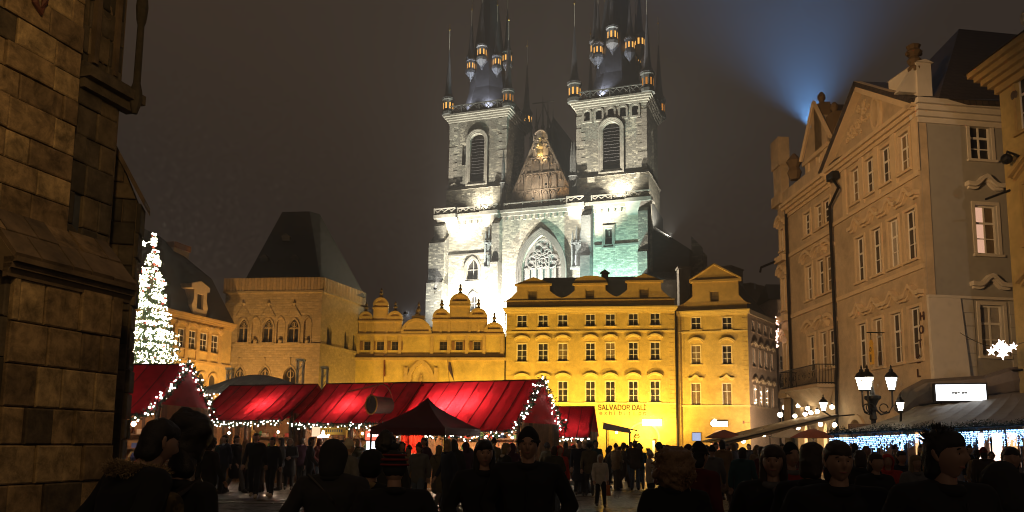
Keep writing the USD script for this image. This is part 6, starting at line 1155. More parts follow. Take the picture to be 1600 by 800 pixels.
# ================================================================ people
SKIN = mat('skin', (.42, .25, .17), .55, .08, 20); SKIND = mat('shaded_skin', (.34, .20, .14), .55, .08, 20); LIP = mat('lips', (.34, .12, .10), .5, .05); EYEM = mat('eye', (.5, .48, .45), .2, .02); PUP = mat('iris', (.03, .02, .015), .2, .02)  # the darker skin copy has shade put into its colour
CL = {n: mat(f'cloth_{n}', c, .9, .18, 14, .05, 60) for n, c in (('black', (.012, .012, .013)), ('charcoal', (.028, .028, .03)), ('navy', (.016, .02, .04)), ('brown', (.06, .038, .024)), ('khaki', (.13, .11, .06)), ('white', (.62, .58, .50)), ('cream', (.50, .44, .34)), ('red', (.24, .02, .018)), ('darkred', (.10, .012, .012)), ('scarlet', (.50, .035, .02)), ('denim', (.09, .12, .17)), ('grey', (.13, .13, .13)), ('olive', (.05, .05, .028)), ('tan', (.32, .23, .12)), ('plum', (.06, .02, .045)), ('teal', (.02, .07, .08)), ('paleblue', (.28, .36, .44)), ('camel', (.26, .17, .08)))}
HAIR = {n: mat(f'hair_{n}', c, .5, .35, 60, .12, 160) for n, c in (('black', (.012, .009, .008)), ('brown', (.04, .024, .014)), ('fair', (.22, .15, .07)), ('grey', (.22, .2, .18)), ('auburn', (.09, .035, .015)), ('chestnut', (.30, .18, .09)))}
LEATHER = mat('dark_leather', (.02, .015, .012), .4, .2, 20); SHOEL = mat('pale_boot', (.42, .33, .2), .7, .1)
def sph(p, r, n=10): return mf.Manifold.sphere(r, n).translate([float(x) for x in p])
def bone(ps, rs, n=10): return mf.Manifold.batch_hull([sph(p, r, n) for p, r in zip(ps, rs)])
def chain(ps, rs, n=10): return [bone(ps[i:i + 2], rs[i:i + 2], n) for i in range(len(ps) - 1)]
def solid(parts, ref=.035, it=8):
    m = mf.Manifold.batch_boolean(parts, mf.OpType.Add).refine_to_length(ref).to_mesh(); t = trimesh.Trimesh(m.vert_properties[:, :3], m.tri_verts, process=True)
    return trimesh.smoothing.filter_taubin(t, iterations=it) if it else t
def head_mesh(sub=3, smile=0.0):
    t = trimesh.creation.icosphere(subdivisions=sub); d = t.vertices.copy(); x, y, z = d.T; fr = np.clip(-y, 0, 1)
    jaw = 1 - .30 * np.clip(-z, 0, 1) ** 1.6; v = np.c_[x * .076 * jaw, y * .096 * (1 - .10 * np.clip(-z, 0, 1)), z * .120]
    g = lambda cx, cz, sx_, sz_: np.exp(-((x - cx) / sx_) ** 2 - ((z - cz) / sz_) ** 2) * (y < 0)
    v[:, 1] -= .024 * g(0, -.16, .13, .17) + .010 * g(0, .06, .10, .22) + .007 * g(0, -.50, .26, .10) + .010 * g(0, -.84, .30, .16) + .006 * (g(.3, .22, .3, .07) + g(-.3, .22, .3, .07)) + .005 * (g(.5, -.2, .2, .2) + g(-.5, -.2, .2, .2))
    v[:, 1] += .011 * (g(.34, .06, .17, .10) + g(-.34, .06, .17, .10)) + .004 * g(0, -.42, .3, .03)
    t.vertices = v; return t
def hand(w, dirn, side, r=1.0, curl=.5):
    """Palm, four unequal bent fingers and a thumb leaving the side of the palm."""
    d = np.array(dirn, float); d /= np.linalg.norm(d); a = np.cross(d, [0, 1., 0]); a = a / (np.linalg.norm(a) + 1e-9); nrm = np.cross(a, d); out = []
    pk = w + d * .085 * r; out.append(bone([w, pk + a * .03 * r, pk - a * .03 * r, w + d * .03 * r + a * .025 * r, w + d * .03 * r - a * .025 * r], [.024 * r, .015 * r, .015 * r, .018 * r, .018 * r], 6))
    for k, (o, l) in enumerate(((-.033, .062), (-.011, .074), (.011, .070), (.033, .055))):
        b0 = pk + a * o * r; d1 = d * math.cos(curl * .6) + nrm * math.sin(curl * .6); d2 = d * math.cos(curl * 1.6) + nrm * math.sin(curl * 1.6); b1 = b0 + d1 * l * .55 * r; out += chain([b0, b1, b1 + d2 * l * .55 * r], [.0105 * r, .0095 * r, .0075 * r], 6)
    t0 = w + d * .035 * r - a * side * .028 * r; t1 = t0 + (d * .6 - a * side * .7) * .036 * r; out += chain([t0, t1, t1 + (d * .85 + nrm * .4) * .032 * r], [.013 * r, .011 * r, .009 * r], 6)
    return out
npeople = 0
def person(label, u, vtop, Y, face=0.0, H=None, coat='black', legs='black', hair='short', hc='brown', skin=None, shoes=None, pose='stand', long=False, lod=1, lean=0.0, headturn=0.0, headtilt=0.0, scarf=None, hat=None, extra=(), group='crowd in the square', wide=1.0, loc=None):
    """face: 0 looks to the camera, pi away. Stands on the ground at depth Y in image column u."""
    global npeople; npeople += 1; r = random.Random(npeople * 13)
    q = P(u, vtop, Y); H = H or q[2]; k = (H - {'beanie': .05, 'fur': .12, 'tall': .22, 'round': .07, 'striped': .12, 'hood': .05}.get(hat, .13 if hair == 'curly' else .03)) / 1.75; t = thing('person', label, 'person', (q[0], q[1], 0) if loc is None else loc, face, group)
    st = {'walk': .26, 'stand': .05, 'step': .15}.get(pose, .05); V = lambda *p: np.array(p, float) * k
    lx = lambda z: lean * max(0, z - .95)                        # forward bend, towards -y
    J = lambda x, y, z: V(x * wide, y - lx(z), z)
    hipL, hipR, neck, head = J(.09, 0, .93), J(-.09, 0, .93), J(0, .015, 1.47), J(0, -.02 - headtilt * .08, 1.63 - headtilt * .03)
    kn = [J(.10, -st * .55 - .02, .50), J(-.10, st * .25 - .03, .50)]; an = [J(.11, -st, .09), J(-.11, st, .09 + st * .12)]
    sh = [J(.185, .01, 1.41), J(-.185, .01, 1.41)]
    if pose == 'photo': el = [J(.25, -.12, 1.17), J(-.25, -.12, 1.17)]; wr = [J(.08, -.26, 1.47), J(-.08, -.26, 1.47)]
    elif pose == 'pockets': el = [J(.29, .09, 1.14), J(-.29, .09, 1.14)]; wr = [J(.21, -.12, .97), J(-.21, -.12, .97)]
    elif pose == 'hold': el = [J(.26, -.03, 1.14), J(-.26, -.03, 1.14)]; wr = [J(.08, -.25, 1.10), J(-.08, -.25, 1.08)]
    else: s_ = st * .7; el = [J(.25, .04 + s_ * .3, 1.14), J(-.25, .04 - s_ * .4, 1.14)]; wr = [J(.26, -.03 + s_, .90), J(-.26, -.06 - s_, .90)]
    fine = lod >= 2; ref = (.055, .038, .024)[lod]; n = (8, 10, 14)[lod]
    body = chain([hipL, kn[0], an[0]], [.07 * k, .05 * k, .035 * k], 8) + chain([hipR, kn[1], an[1]], [.07 * k, .05 * k, .035 * k], 8)
    for a in an: body.append(bone([a, a + V(0, -.13, -.055)], [.038 * k, .025 * k], 8))
    body += [bone([hipL, hipR, J(0, 0, 1.15)], [.09 * k, .09 * k, .10 * k], 8), bone([J(0, 0, 1.12), J(.09, 0, 1.33), J(-.09, 0, 1.33), *[s + V(0, 0, -.01) for s in sh]], [.10 * k, .09 * k, .09 * k, .05 * k, .05 * k], 8), bone([J(0, .0, 1.38), neck, head + V(0, .02, -.07)], [.07 * k, .055 * k, .05 * k], n)]
    for i, sd in ((0, 1), (1, -1)):
        body += chain([sh[i], el[i], wr[i]], [.05 * k, .04 * k, .028 * k], 8); dr = wr[i] - el[i]; body += hand(wr[i] + dr / np.linalg.norm(dr) * .01, dr + V(0, -.05, 0), sd, k)
    hm = head_mesh((2, 3, 4)[lod]); hm.apply_scale(k); Rz = trimesh.transformations.rotation_matrix(headturn, [0, 0, 1]) @ trimesh.transformations.rotation_matrix(headtilt, [1, 0, 0]); hm.apply_transform(Rz); hm.apply_translation(head)
    Hx = lambda p: head + (Rz[:3, :3] @ (np.array(p, float) * k))
    base = solid(body, max(ref, .03), 6); mm = [mf.Manifold(mf.Mesh(np.asarray(x.vertices, np.float32), np.asarray(x.faces, np.uint32))) for x in (base, hm)]
    ears = [bone([Hx((s * .074, .005, -.025)), Hx((s * .082, .018, .02)), Hx((s * .080, .022, 0))], [.009 * k, .011 * k, .009 * k], 6) for s in (-1, 1)]
    bm = mf.Manifold.batch_boolean([m_ for m_ in mm + ears if not m_.is_empty()], mf.OpType.Add).to_mesh(); bd = MB().add(trimesh.Trimesh(bm.vert_properties[:, :3], bm.tri_verts, process=False)).build('body', skin or SKIN, t, smooth=50)
    if lod >= 1:
        for s in (-1, 1): MB().ball(Hx((s * .028, -.0705, .008)), .0115 * k, 1).build('eye', EYEM, bd); 
        if fine:
            for s in (-1, 1): MB().ball(Hx((s * .028, -.0795, .007)), .0055 * k, 1).build('iris', PUP, bd); MB().tube([Hx((s * q_, -.088 + abs(q_ - .028) * .25, .028 + (.004 if .02 < q_ < .04 else 0))) for q_ in (.012, .022, .034, .046)], .0045 * k, 5).build('eyebrow', HAIR[hc if hc in HAIR else 'brown'], bd)
        MB().tube([Hx((q_, -.0855 + abs(q_) * .35, -.060 + abs(q_) * .1)) for q_ in (-.024, -.012, 0, .012, .024)], np.array([.002, .0045, .006, .0045, .002]) * k, 6).build('mouth', LIP, bd)
    # clothing
    cs = [bone([J(.075, 0, .93), J(-.075, 0, .93), J(.065, 0, 1.14), J(-.065, 0, 1.14)], [.115 * k] * 4, n), bone([J(.065, 0, 1.12), J(-.065, 0, 1.12), J(.085, 0, 1.31), J(-.085, 0, 1.31)], [.125 * k, .125 * k, .135 * k, .135 * k], n), bone([J(.085, 0, 1.31), J(-.085, 0, 1.31), sh[0], sh[1], J(0, .02, 1.44)], [.130 * k, .130 * k, .075 * k, .075 * k, .075 * k], n)]
    if long: cs.append(bone([J(.075, 0, .95), J(-.075, 0, .95), J(.11, -.02, .55), J(-.11, .02, .55)], [.12 * k, .12 * k, .125 * k, .125 * k], n))
    else: cs.append(bone([J(.08, 0, .95), J(-.08, 0, .95), J(.085, 0, .83), J(-.085, 0, .83)], [.12 * k, .12 * k, .115 * k, .115 * k], n))
    for i in (0, 1): e = el[i] + (wr[i] - el[i]) * .93; cs += chain([sh[i], el[i], e], [.078 * k, .064 * k, .052 * k], n)
    cm = solid(cs, ref, 10); vv = cm.vertices; nz = meshkit.noise(vv * 9 / k + npeople, npeople) - .5; vv = vv + cm.vertex_normals * (nz[:, None] * .022 * k); cm = trimesh.Trimesh(vv, cm.faces, process=False)
    ct = MB().add(cm).build('long_coat' if long else 'jacket', CL[coat] if isinstance(coat, str) else coat, t, smooth=60)
    cr = MB(); a_ = np.linspace(0, 2 * math.pi, 17); cr.tube([J(0, .01, 1.465) + V(.072 * math.cos(a), .075 * math.sin(a), .012 * math.sin(a)) for a in a_], .032 * k, 7); cr.build('collar', CL[scarf] if scarf else (CL[coat] if isinstance(coat, str) else coat), ct, smooth=60)
    if fine: MB().tube([J(0, -.138, 1.40 - .47 * q_) + V(0, -.02 + .018 * math.cos(q_ * 6), 0) for q_ in np.linspace(0, 1, 8)], .006 * k, 5).build('front_seam', IRON, ct)
    tr_ = chain([J(.08, 0, .93), kn[0], an[0] + V(0, 0, .01)], [.105 * k, .078 * k, .066 * k], n) + chain([J(-.08, 0, .93), kn[1], an[1] + V(0, 0, .01)], [.105 * k, .078 * k, .066 * k], n)
    MB().add(solid(tr_, max(ref, .04), 6)).build('trousers', CL[legs], t, smooth=60)
    for a in an: MB().add(solid([bone([a + V(0, .03, -.05), a + V(0, -.15, -.055), a + V(0, 0, .02)], [.042 * k, .036 * k, .055 * k], 8)], .04, 3)).build('shoe', shoes or LEATHER, t, smooth=60)
    # hair and headgear
    hh = HAIR.get(hc, HAIR['brown'])
    def cap(r0=.085, zs=.0, back=.02, top=.0): return [bone([Hx((0, back, .045 + top)), Hx((0, back + .012, .0 + zs))], [r0 * k * 1.04, r0 * k * 1.0], n), bone([Hx((0, -.028, .058 + top)), Hx((0, back, .05 + top))], [r0 * k * .80, r0 * k], n), bone([Hx((0, back + .012, .0)), Hx((.028, .052, -.075)), Hx((-.028, .052, -.075))], [r0 * k * .98, .052 * k, .052 * k], n)]
    def furry(parts, amp, fr_, ref_=None): s_ = solid(parts, ref_ or max(.02 if lod else .03, ref * .6), 4); v_ = s_.vertices; nn = meshkit.fbm(v_ * fr_ / k + npeople * 3.1, 3, npeople) - .5; return trimesh.Trimesh(v_ + s_.vertex_normals * nn[:, None] * amp * k, s_.faces, process=False)
    if hair == 'long': ps = cap(.088) + [bone([Hx((s * .062, .015, .03)), Hx((s * .070, .02, -.10)), Hx((s * .075, .0, -.22))], [.036 * k, .036 * k, .03 * k], n) for s in (-1, 1)] + [bone([Hx((0, .05, 0)), Hx((.03, .07, -.22)), Hx((-.03, .07, -.22))], [.07 * k, .05 * k, .05 * k], n)]; MB().add(furry(ps, .016, 22)).build('hair', hh, t, smooth=60)
    elif hair == 'curly': ps = [bone([Hx((0, .02, .06)), Hx((0, .03, -.02))], [.155 * k, .15 * k], n), bone([Hx((s * .08, .03, .0)) for s in (-1, 1)], [.10 * k] * 2, n)]; MB().add(furry(ps, .10, 17, .016)).build('hair', hh, t, smooth=60); mbf = MB(); needles([Hx((.11 * math.cos(a * 3), .03 + .10 * math.sin(a * 5), .09 * math.sin(a * 2) + .02)) for a in np.linspace(0, 6.28, 40)], mbf, .065, 1500, .03); mbf.build('frizz', hh, t, kind='stuff')
    elif hair == 'short': MB().add(furry(cap(.084, .0), .018, 30)).build('hair', hh, t, smooth=60)
    elif hair == 'spiky':
        hb = MB().add(furry(cap(.086), .02, 30))
        for _ in range(70): a = r.random() * 6.28; e_ = r.random() * 1.2; d_ = np.array([math.cos(a) * math.sin(e_), math.sin(a) * math.sin(e_) * .9 + .15, math.cos(e_)]); b_ = Hx((0, .01, .035)) + d_ * .085 * k; b2_ = Hx((0, .01, .035)) + d_ * (.115 + .02 * r.random()) * k; hb.tube([b_, b2_], np.array([.009, .002]) * k, 4)
        hb.build('hair', hh, t, smooth=60)
    if hat == 'beanie': hm_ = solid([bone([Hx((0, .01, .055)), Hx((0, .02, .03)), Hx((0, .02, .105))], [.092 * k, .094 * k, .06 * k], n)], ref * .6, 5); o_ = MB().add(hm_).build('beanie', CL[extra[0]] if extra and extra[0] in CL else CL['black'], t, smooth=60); MB().tube([Hx((.089 * math.cos(a), .016 + .094 * math.sin(a), .035)) for a in a_], .014 * k, 6).build('brim', CL[extra[1]] if len(extra) > 1 and extra[1] in CL else CL['charcoal'], o_, smooth=60)
    elif hat == 'fur': MB().add(furry([bone([Hx((0, .0, .06)), Hx((0, .03, .03)), Hx((0, .015, .10))], [.122 * k, .124 * k, .10 * k], n)], .05, 26, .014)).build('fur_hat', HAIR['black'], t, smooth=60)
    elif hat == 'tall': MB().add(furry([bone([Hx((0, .01, .06)), Hx((0, .0, .19)), Hx((-.05, .02, .17))], [.105 * k, .13 * k, .11 * k], n)], .06, 16, .02)).build('fur_hat', HAIR['black'], t, smooth=60)
    elif hat == 'hood':
        hd_ = mf.Manifold.batch_boolean([bone([Hx((0, .015, .02)), Hx((0, .05, -.10)), Hx((0, .03, .05))], [.118 * k, .10 * k, .10 * k], 14)], mf.OpType.Add) - bone([Hx((0, -.04, .0)), Hx((0, -.22, .0)), Hx((0, -.05, -.09))], [.086 * k, .11 * k, .08 * k], 12)
        m_ = hd_.refine_to_length(ref * .7).to_mesh(); o_ = MB().add(trimesh.smoothing.filter_taubin(trimesh.Trimesh(m_.vert_properties[:, :3], m_.tri_verts), iterations=4)).build('hood', CL[coat] if isinstance(coat, str) else coat, t, smooth=50)
        if 'trim' in extra: mbf = MB(); needles([Hx((.105 * math.cos(a), -.075 - .02 * math.sin(a), .01 + .115 * math.sin(a))) for a in a_], mbf, .012, 900, .035); mbf.build('fur_trim', CL['cream'], o_, kind='stuff')
    elif hat == 'striped':
        o_ = MB().add(solid([bone([Hx((0, .01, .06)), Hx((0, .02, .03)), Hx((0, .02, .10))], [.096 * k, .099 * k, .066 * k], n)], ref * .6, 5)).build('knit_hat', CL['charcoal'], t, smooth=60)
        for zz_, rr_ in ((.045, .108), (.085, .103), (.12, .088)): MB().tube([Hx((rr_ * math.cos(a), .018 + rr_ * 1.02 * math.sin(a), zz_)) for a in a_], .009 * k, 5).build('stripe', CL['red'], o_, smooth=60)
        MB().ball(Hx((0, .02, .185)), .03 * k, 2).build('pompom', CL['charcoal'], o_)
    elif hat == 'round': MB().add(furry([bone([Hx((0, .015, .05)), Hx((0, .03, .0))], [.112 * k, .105 * k], n)], .016, 30)).build('round_hat', CL['black'], t, smooth=60)
    if 'backpack' in extra:
        o_ = MB().add(solid([bone([J(x_, .22 - .0, z_) for x_ in (-.13, .13) for z_ in (1.02, 1.36)], [.085 * k] * 4, n)], .03, 6)).build('backpack', CAMO, t, smooth=60)
        for s in (-1, 1): MB().tube([J(s * .12, .16, 1.40), J(s * .14, .0, 1.50), J(s * .12, -.14, 1.36), J(s * .15, -.02, 1.06)], .02 * k, 6).build('strap', LEATHER, o_)
        MB().add(solid([bone([J(x_, .30, z_) for x_ in (-.08, .08) for z_ in (1.06, 1.16)], [.04 * k] * 4, 8)], .03, 4)).build('pocket', CAMO, o_, smooth=60)
    if 'fringe' in extra: mbf = MB(); needles([J(0, .03, 1.47) + V(.12 * math.cos(a), .13 * math.sin(a), .02 * math.sin(a)) for a in a_], mbf, .05, 9000, .018); mbf.build('fur_collar', CL['tan'], ct, kind='stuff')
    for ex in extra:
        if ex in ('orangebag', 'darkbag'):
            w = wr[0]; o_ = MB().hull([w + V(x_, y_, z_) for x_, y_, z_ in ((-.05, -.14, -.16), (.05, -.14, -.16), (-.05, .14, -.16), (.05, .14, -.16), (-.07, -.18, -.52), (.07, -.18, -.52), (-.07, .18, -.52), (.07, .18, -.52))]).build('shopping_bag', mat_once('orange_bag', (.55, .16, .03)) if ex == 'orangebag' else CL['charcoal'], t); MB().tube([w + V(0, -.1, -.16), w + V(0, -.03, -.05), w + V(0, .03, -.05), w + V(0, .1, -.16)], .008 * k, 5).build('handle', LEATHER, o_)
        if ex == 'crossbag': o_ = MB().add(solid([bone([J(-.22, .02, .98), J(-.22, -.16, .98), J(-.22, -.16, .84), J(-.22, .02, .84)], [.045 * k] * 4, 8)], .03, 3)).build('shoulder_bag', CL['tan'], t, smooth=60); MB().tube([J(-.22, .02, 1.02), J(-.05, .14, 1.3), J(.14, .08, 1.49), J(.05, -.15, 1.3), J(-.22, -.14, 1.02)], .012 * k, 5).build('strap', LEATHER, o_)
        if ex == 'camera': MB().hull([Hx((x_, y_, z_)) for x_ in (-.05, .05) for y_ in (-.15, -.19) for z_ in (-.02, .04)]).build('camera', IRON, t)
    if scarf and fine: MB().add(furry([bone([J(.03, -.15, 1.42), J(.06, -.17, 1.2)], [.035 * k, .03 * k], 8)], .02, 30)).build('scarf_end', CL[scarf], t, smooth=60)
    return t
CAMO = usdkit.material(stage, '/World/Looks/camouflage_cloth', {'tc': ('texture_coordinate', {}), 'n': ('noise_texture', {'scale': 11.0, 'detail': 3.0}), 'r': ('rgb_ramp', {'ramp': [(.40, (.035, .025, .012)), (.44, (.10, .07, .03)), (.54, (.10, .07, .03)), (.58, (.20, .14, .06))]}), 'p': ('principled_bsdf', {'roughness': .9})}, [('tc.object', 'n.vector'), ('n.fac', 'r.fac'), ('r.color', 'p.base_color')], surface='p.BSDF')
PI = math.pi
# ---- close by
person('hunched person in a black coat with a pale fur collar beside the stone corner', 186, 644, 4.5, 2.4, coat='black', hair='short', hc='black', lod=2, lean=.28, headtilt=.3, extra=('fringe',), wide=1.25, pose='pockets', long=True, group='people near the camera')
person('person in a big dark fur hat and black coat carrying a camouflage backpack', 288, 626, 4.9, 2.75, coat='black', hat='tall', hair='short', hc='black', lod=2, headturn=.5, headtilt=.2, extra=('backpack',), wide=1.1, group='people near the camera')
person('hooded person in black seen from behind in front of the middle stalls', 522, 680, 6.3, 3.0, coat='charcoal', hat='hood', hair='none', lod=2, wide=1.2, pose='pockets', long=True, extra=('crossbag',), group='people near the camera')
person('person in a round black hat with a mustard scarf, seen from behind', 581, 694, 6.6, 2.7, coat='black', hat='round', hair='none', lod=2, scarf='tan', group='people near the camera')
person('person in a dark knit hat with red stripes, black coat, seen from behind', 618, 684, 5.9, 3.4, coat='black', hat='striped', hair='none', lod=2, wide=1.2, pose='pockets', group='people near the camera')
person('tall person in a black fur hat beyond the striped knit hat', 603, 666, 9.5, 3.1, coat='black', hat='fur', hair='short', hc='black', lod=1, group='people near the camera')
person('dark haired woman in a black coat facing the camera before the large stall', 757, 683, 7.3, .15, coat='black', hair='long', hc='black', lod=2, long=True, pose='pockets', wide=1.05, group='people near the camera')
person('man in a dark knit cap and black jacket facing the camera under the gable garland', 826, 664, 7.0, -.1, coat='black', hair='none', hat='beanie', lod=2, wide=1.2, group='people near the camera', pose='pockets')
person('person with a wide mop of curly brown hair and black jacket, seen from behind', 1053, 686, 6.2, 2.9, coat='black', hair='curly', hc='chestnut', lod=2, wide=1.1, group='people near the camera')
person('person in a dark red coat and black knit hat turning away', 1091, 687, 8.3, 2.2, coat='darkred', hat='beanie', hair='short', hc='black', lod=1, long=True, group='people near the camera')
person('long haired woman in black with a speckled scarf facing the camera', 1207, 690, 6.0, -.35, coat='black', hair='long', hc='brown', scarf='grey', lod=2, wide=1.1, long=True, pose='pockets', group='people near the camera')
person('short haired man in black turned away between the two women and the man in front', 1268, 686, 5.6, 2.3, coat='black', hair='short', hc='brown', lod=2, wide=1.1, group='people near the camera')
person('broad short haired man in a black jacket close to the camera, face lit faintly', 1308, 683, 4.9, -.2, coat='black', hair='short', hc='brown', lod=2, wide=1.25, headturn=.15, group='people near the camera', pose='pockets')
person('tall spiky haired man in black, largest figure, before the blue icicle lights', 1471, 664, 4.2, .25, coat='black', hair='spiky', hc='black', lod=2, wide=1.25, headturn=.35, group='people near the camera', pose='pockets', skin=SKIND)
person('stooping person in a black hooded coat at the far right edge', 1562, 712, 4.6, 3.3, coat='charcoal', hair='none', hat='hood', lod=2, wide=1.3, group='people near the camera')
person('dark haired person half hidden behind the stooping figure at the right edge', 1578, 694, 8.0, -.4, coat='navy', hair='short', hc='black', lod=1, group='people near the camera')
person('person in a red jacket and black cap behind the long haired woman', 1234, 688, 8.6, .2, coat='red', hair='none', hat='beanie', scarf='grey', lod=1, group='people near the camera')
# ---- the square in the middle distance
M = [('tall man in black with pale boots walking towards the camera', 401, 675, 24.6, .1, dict(coat='black', hair='short', shoes=SHOEL, pose='walk')),
 ('person in black with tan boots beside the tall man in pale boots', 426, 682, 25.2, -.2, dict(coat='black', hair='short', shoes=SHOEL, pose='step')),
 ('person in a dark parka with a pale furry hood edge before the second stall', 454, 683, 29, .1, dict(coat='charcoal', hat='hood', hair='none', extra=('trim',), pose='hold', long=True)),
 ('person in grey trousers and a dark coat near the orange boarded stall', 370, 679, 27, 1.2, dict(coat='black', legs='grey', pose='walk', long=True)),
 ('person in a pale blue scarf before the first gap between stalls', 353, 678, 26.5, -.8, dict(coat='navy', scarf='paleblue', pose='step')),
 ('man in a broad black fur hat behind the camouflage backpack', 330, 677, 17, 2.6, dict(coat='black', hat='fur', pose='step')),
 ('person in a plum coat waiting at the second stall counter', 473, 683, 30.5, 2.9, dict(coat='plum', pose='hold')),
 ('person in charcoal walking past the second stall', 486, 682, 26, 1.8, dict(coat='charcoal', pose='walk')),
 ('person in a pale knit cap and grey coat behind the hooded figure', 545, 683, 13.5, 2.4, dict(coat='grey', hat='beanie', hair='none', extra=('cream', 'cream'), pose='stand')),
 ('woman in a grey coat and knit cap near the red cloth', 655, 690, 20, -.3, dict(coat='grey', hat='beanie', extra=('brown', 'brown'), legs='denim', pose='step')),
 ('woman in a khaki coat with fair hair walking away from the red cloth', 686, 694, 21, 2.5, dict(coat='khaki', hair='long', hc='fair', legs='grey', pose='walk', long=True, extra=('crossbag',))),
 ('long haired woman in a dark coat at the large stall counter', 710, 686, 22, 3.0, dict(coat='charcoal', hair='long', hc='black', legs='grey', pose='step', long=True)),
 ('person in black with a white shawl at the large stall', 790, 690, 17, 2.0, dict(coat='black', scarf='white', hair='short', hc='fair')),
 ('person in a scarlet hooded jacket under the gable garland', 874, 694, 20, .4, dict(coat='scarlet', hat='hood', hair='none')),
 ('child in a white hooded jacket with black sides carrying an orange bag', 938, 708, 22.5, .1, dict(coat='white', hat='hood', hair='none', pose='step', extra=('orangebag',))),
 ('person in a white coat and hat raising a camera', 1015, 701, 22, 1.3, dict(coat='cream', hat='beanie', hair='none', extra=('white', 'white', 'camera'), pose='photo')),
 ('man in a grey green jacket and blue jeans by the slanting awning', 1160, 697, 17, 2.6, dict(coat='teal', legs='denim', pose='step')),
 ('person in black nearest the pale reflection on the paving', 1118, 690, 26, .3, dict(coat='black', pose='step')),
 ('person in brown beside the corner house arch', 1137, 692, 29, -.5, dict(coat='brown', hair='long')),
 ('woman in a camel coat under the slanting awning', 1182, 694, 24, .6, dict(coat='camel', hair='long', hc='fair', long=True)),
 ('person in olive by the slanting awning post', 1150, 691, 33, 2.0, dict(coat='olive')),
 ('person in navy in front of the white globe lamps', 1222, 692, 28, .2, dict(coat='navy')),
 ('man in black before the terrace, beneath the left icicle lights', 1343, 700, 11, 2.8, dict(coat='black', wide=1.1)),
 ('stocky person in black before the terrace beside the red hooded child', 1366, 704, 9.5, .4, dict(coat='black', wide=1.2)),
 ('child in a red hooded jacket before the terrace', 1386, 706, 13, -.3, dict(coat='scarlet', hat='hood', hair='none')),
 ('person in navy with short hair before the terrace', 1407, 702, 14, .2, dict(coat='navy')),
 ('fair haired woman in grey before the terrace', 1428, 708, 12, .3, dict(coat='grey', hair='long', hc='fair')),
 ('waiter in black standing at the lit terrace window', 1513, 694, 24, .2, dict(coat='black')),
 ('person in brown with a red cap before the lit terrace window', 1536, 697, 19, 2.9, dict(coat='brown', hat='beanie', extra=('red', 'red')))]
cols = ('black', 'charcoal', 'navy', 'brown', 'olive', 'plum', 'darkred', 'grey', 'camel', 'khaki', 'teal')
place = [(866, 'behind the scarlet hood'), (884, 'under the small stall lights'), (897, 'below the small red stall'), (909, 'below the small red stall'), (921, 'before the white kiosk'), (950, 'before the white kiosk'), (962, 'between the kiosk and the arch'), (974, 'before the gallery arch'), (986, 'before the gallery arch'), (998, 'before the gallery arch'), (1030, 'right of the gallery arch'), (1042, 'right of the gallery arch'), (1066, 'beyond the curly hair'), (1103, 'before the corner house'), (1128, 'before the red arched door'), (905, 'well behind the white jacket'), (930, 'well behind the white jacket'), (980, 'left of the raised camera'), (1000, 'left of the raised camera'), (1195, 'under the slanting awning'), (855, 'beside the gable stall wall'), (1170, 'under the slanting awning'), (735, 'at the large stall counter'), (640, 'at the red cloth'), (560, 'at the middle stall'), (440, 'at the second stall'), (1255, 'near the parasols'), (1240, 'near the parasols'),
 (348, 'in the gap beside the first stall'), (384, 'under the second stall garland'), (412, 'behind the man in pale boots'), (500, 'under the yellow banner'), (535, 'under the yellow banner'), (628, 'by the red draped cloth'), (664, 'by the red draped cloth'), (700, 'at the large stall wares'), (728, 'at the large stall wares'), (772, 'at the droop of the long garland'), (800, 'at the droop of the long garland'), (845, 'below the garlanded gable'), (860, 'below the garlanded gable'), (891, 'beside the scarlet hood'), (915, 'left of the white jacket'), (953, 'right of the white jacket'), (968, 'right of the white jacket'), (992, 'left of the cream coat'), (1036, 'right of the cream coat'), (1075, 'between curly hair and red coat'), (1112, 'right of the red coat'), (1128, 'left of the blue jeans'), (1146, 'left of the blue jeans'), (1178, 'right of the blue jeans'), (1190, 'right of the blue jeans'), (1335, 'at the terrace corner'), (1352, 'at the terrace corner'), (1398, 'along the terrace panes'), (1440, 'along the terrace panes'), (1525, 'at the far terrace panes'), (1548, 'at the far terrace panes')]
rp = random.Random(77); used = set()
for i, (u, wh) in enumerate(place):
    while True:
        c, hr = rp.choice(cols), rp.choice((('none', 'beanie', 'a knit hat'), ('long', None, 'long hair'), ('short', None, 'short hair'), ('none', 'hood', 'the hood up'), ('short', 'fur', 'a fur hat')))
        lab = f'person in {dict(darkred="dark red", khaki="khaki").get(c, c)} with {hr[2]} {wh}'
        if lab not in used: used.add(lab); break
    Y = rp.uniform(17, 25) if u > 1330 else rp.uniform(26, 40) if 880 < u < 1060 else rp.uniform(15, 40) if u > 820 else (rp.uniform(19, 26) if u > 600 else rp.uniform(27, 30)); Hh = rp.uniform(1.58, 1.86); v_ = 690
    M.append((lab, u, v_, Y, rp.uniform(-PI, PI), dict(coat=c, legs=rp.choice(('black', 'charcoal', 'denim', 'brown')), hair=hr[0], hat=hr[1], hc=rp.choice(('black', 'brown', 'fair')), pose=rp.choice(('walk', 'stand', 'step', 'pockets', 'hold')), H=Hh, long=rp.random() < .4, lod=0)))
for lab, u, v, Y, fa, kw in M: person(lab, u, v, Y, fa, **{'lod': 1 if Y < 23 else 0, **kw})
# ================================================================ winter fog
zmax = 95.0
hz = mf  # noqa
usdkit.material(stage, '/World/Looks/fog', {'v': ('principled_volume', {'color': (.90, .90, .93), 'density': 0.0017, 'anisotropy': .35})}, [], volume='v.volume')
MB().box(-320, -90, -1.5, 320, 330, zmax).build('haze', '/World/Looks/fog', kind='stuff')
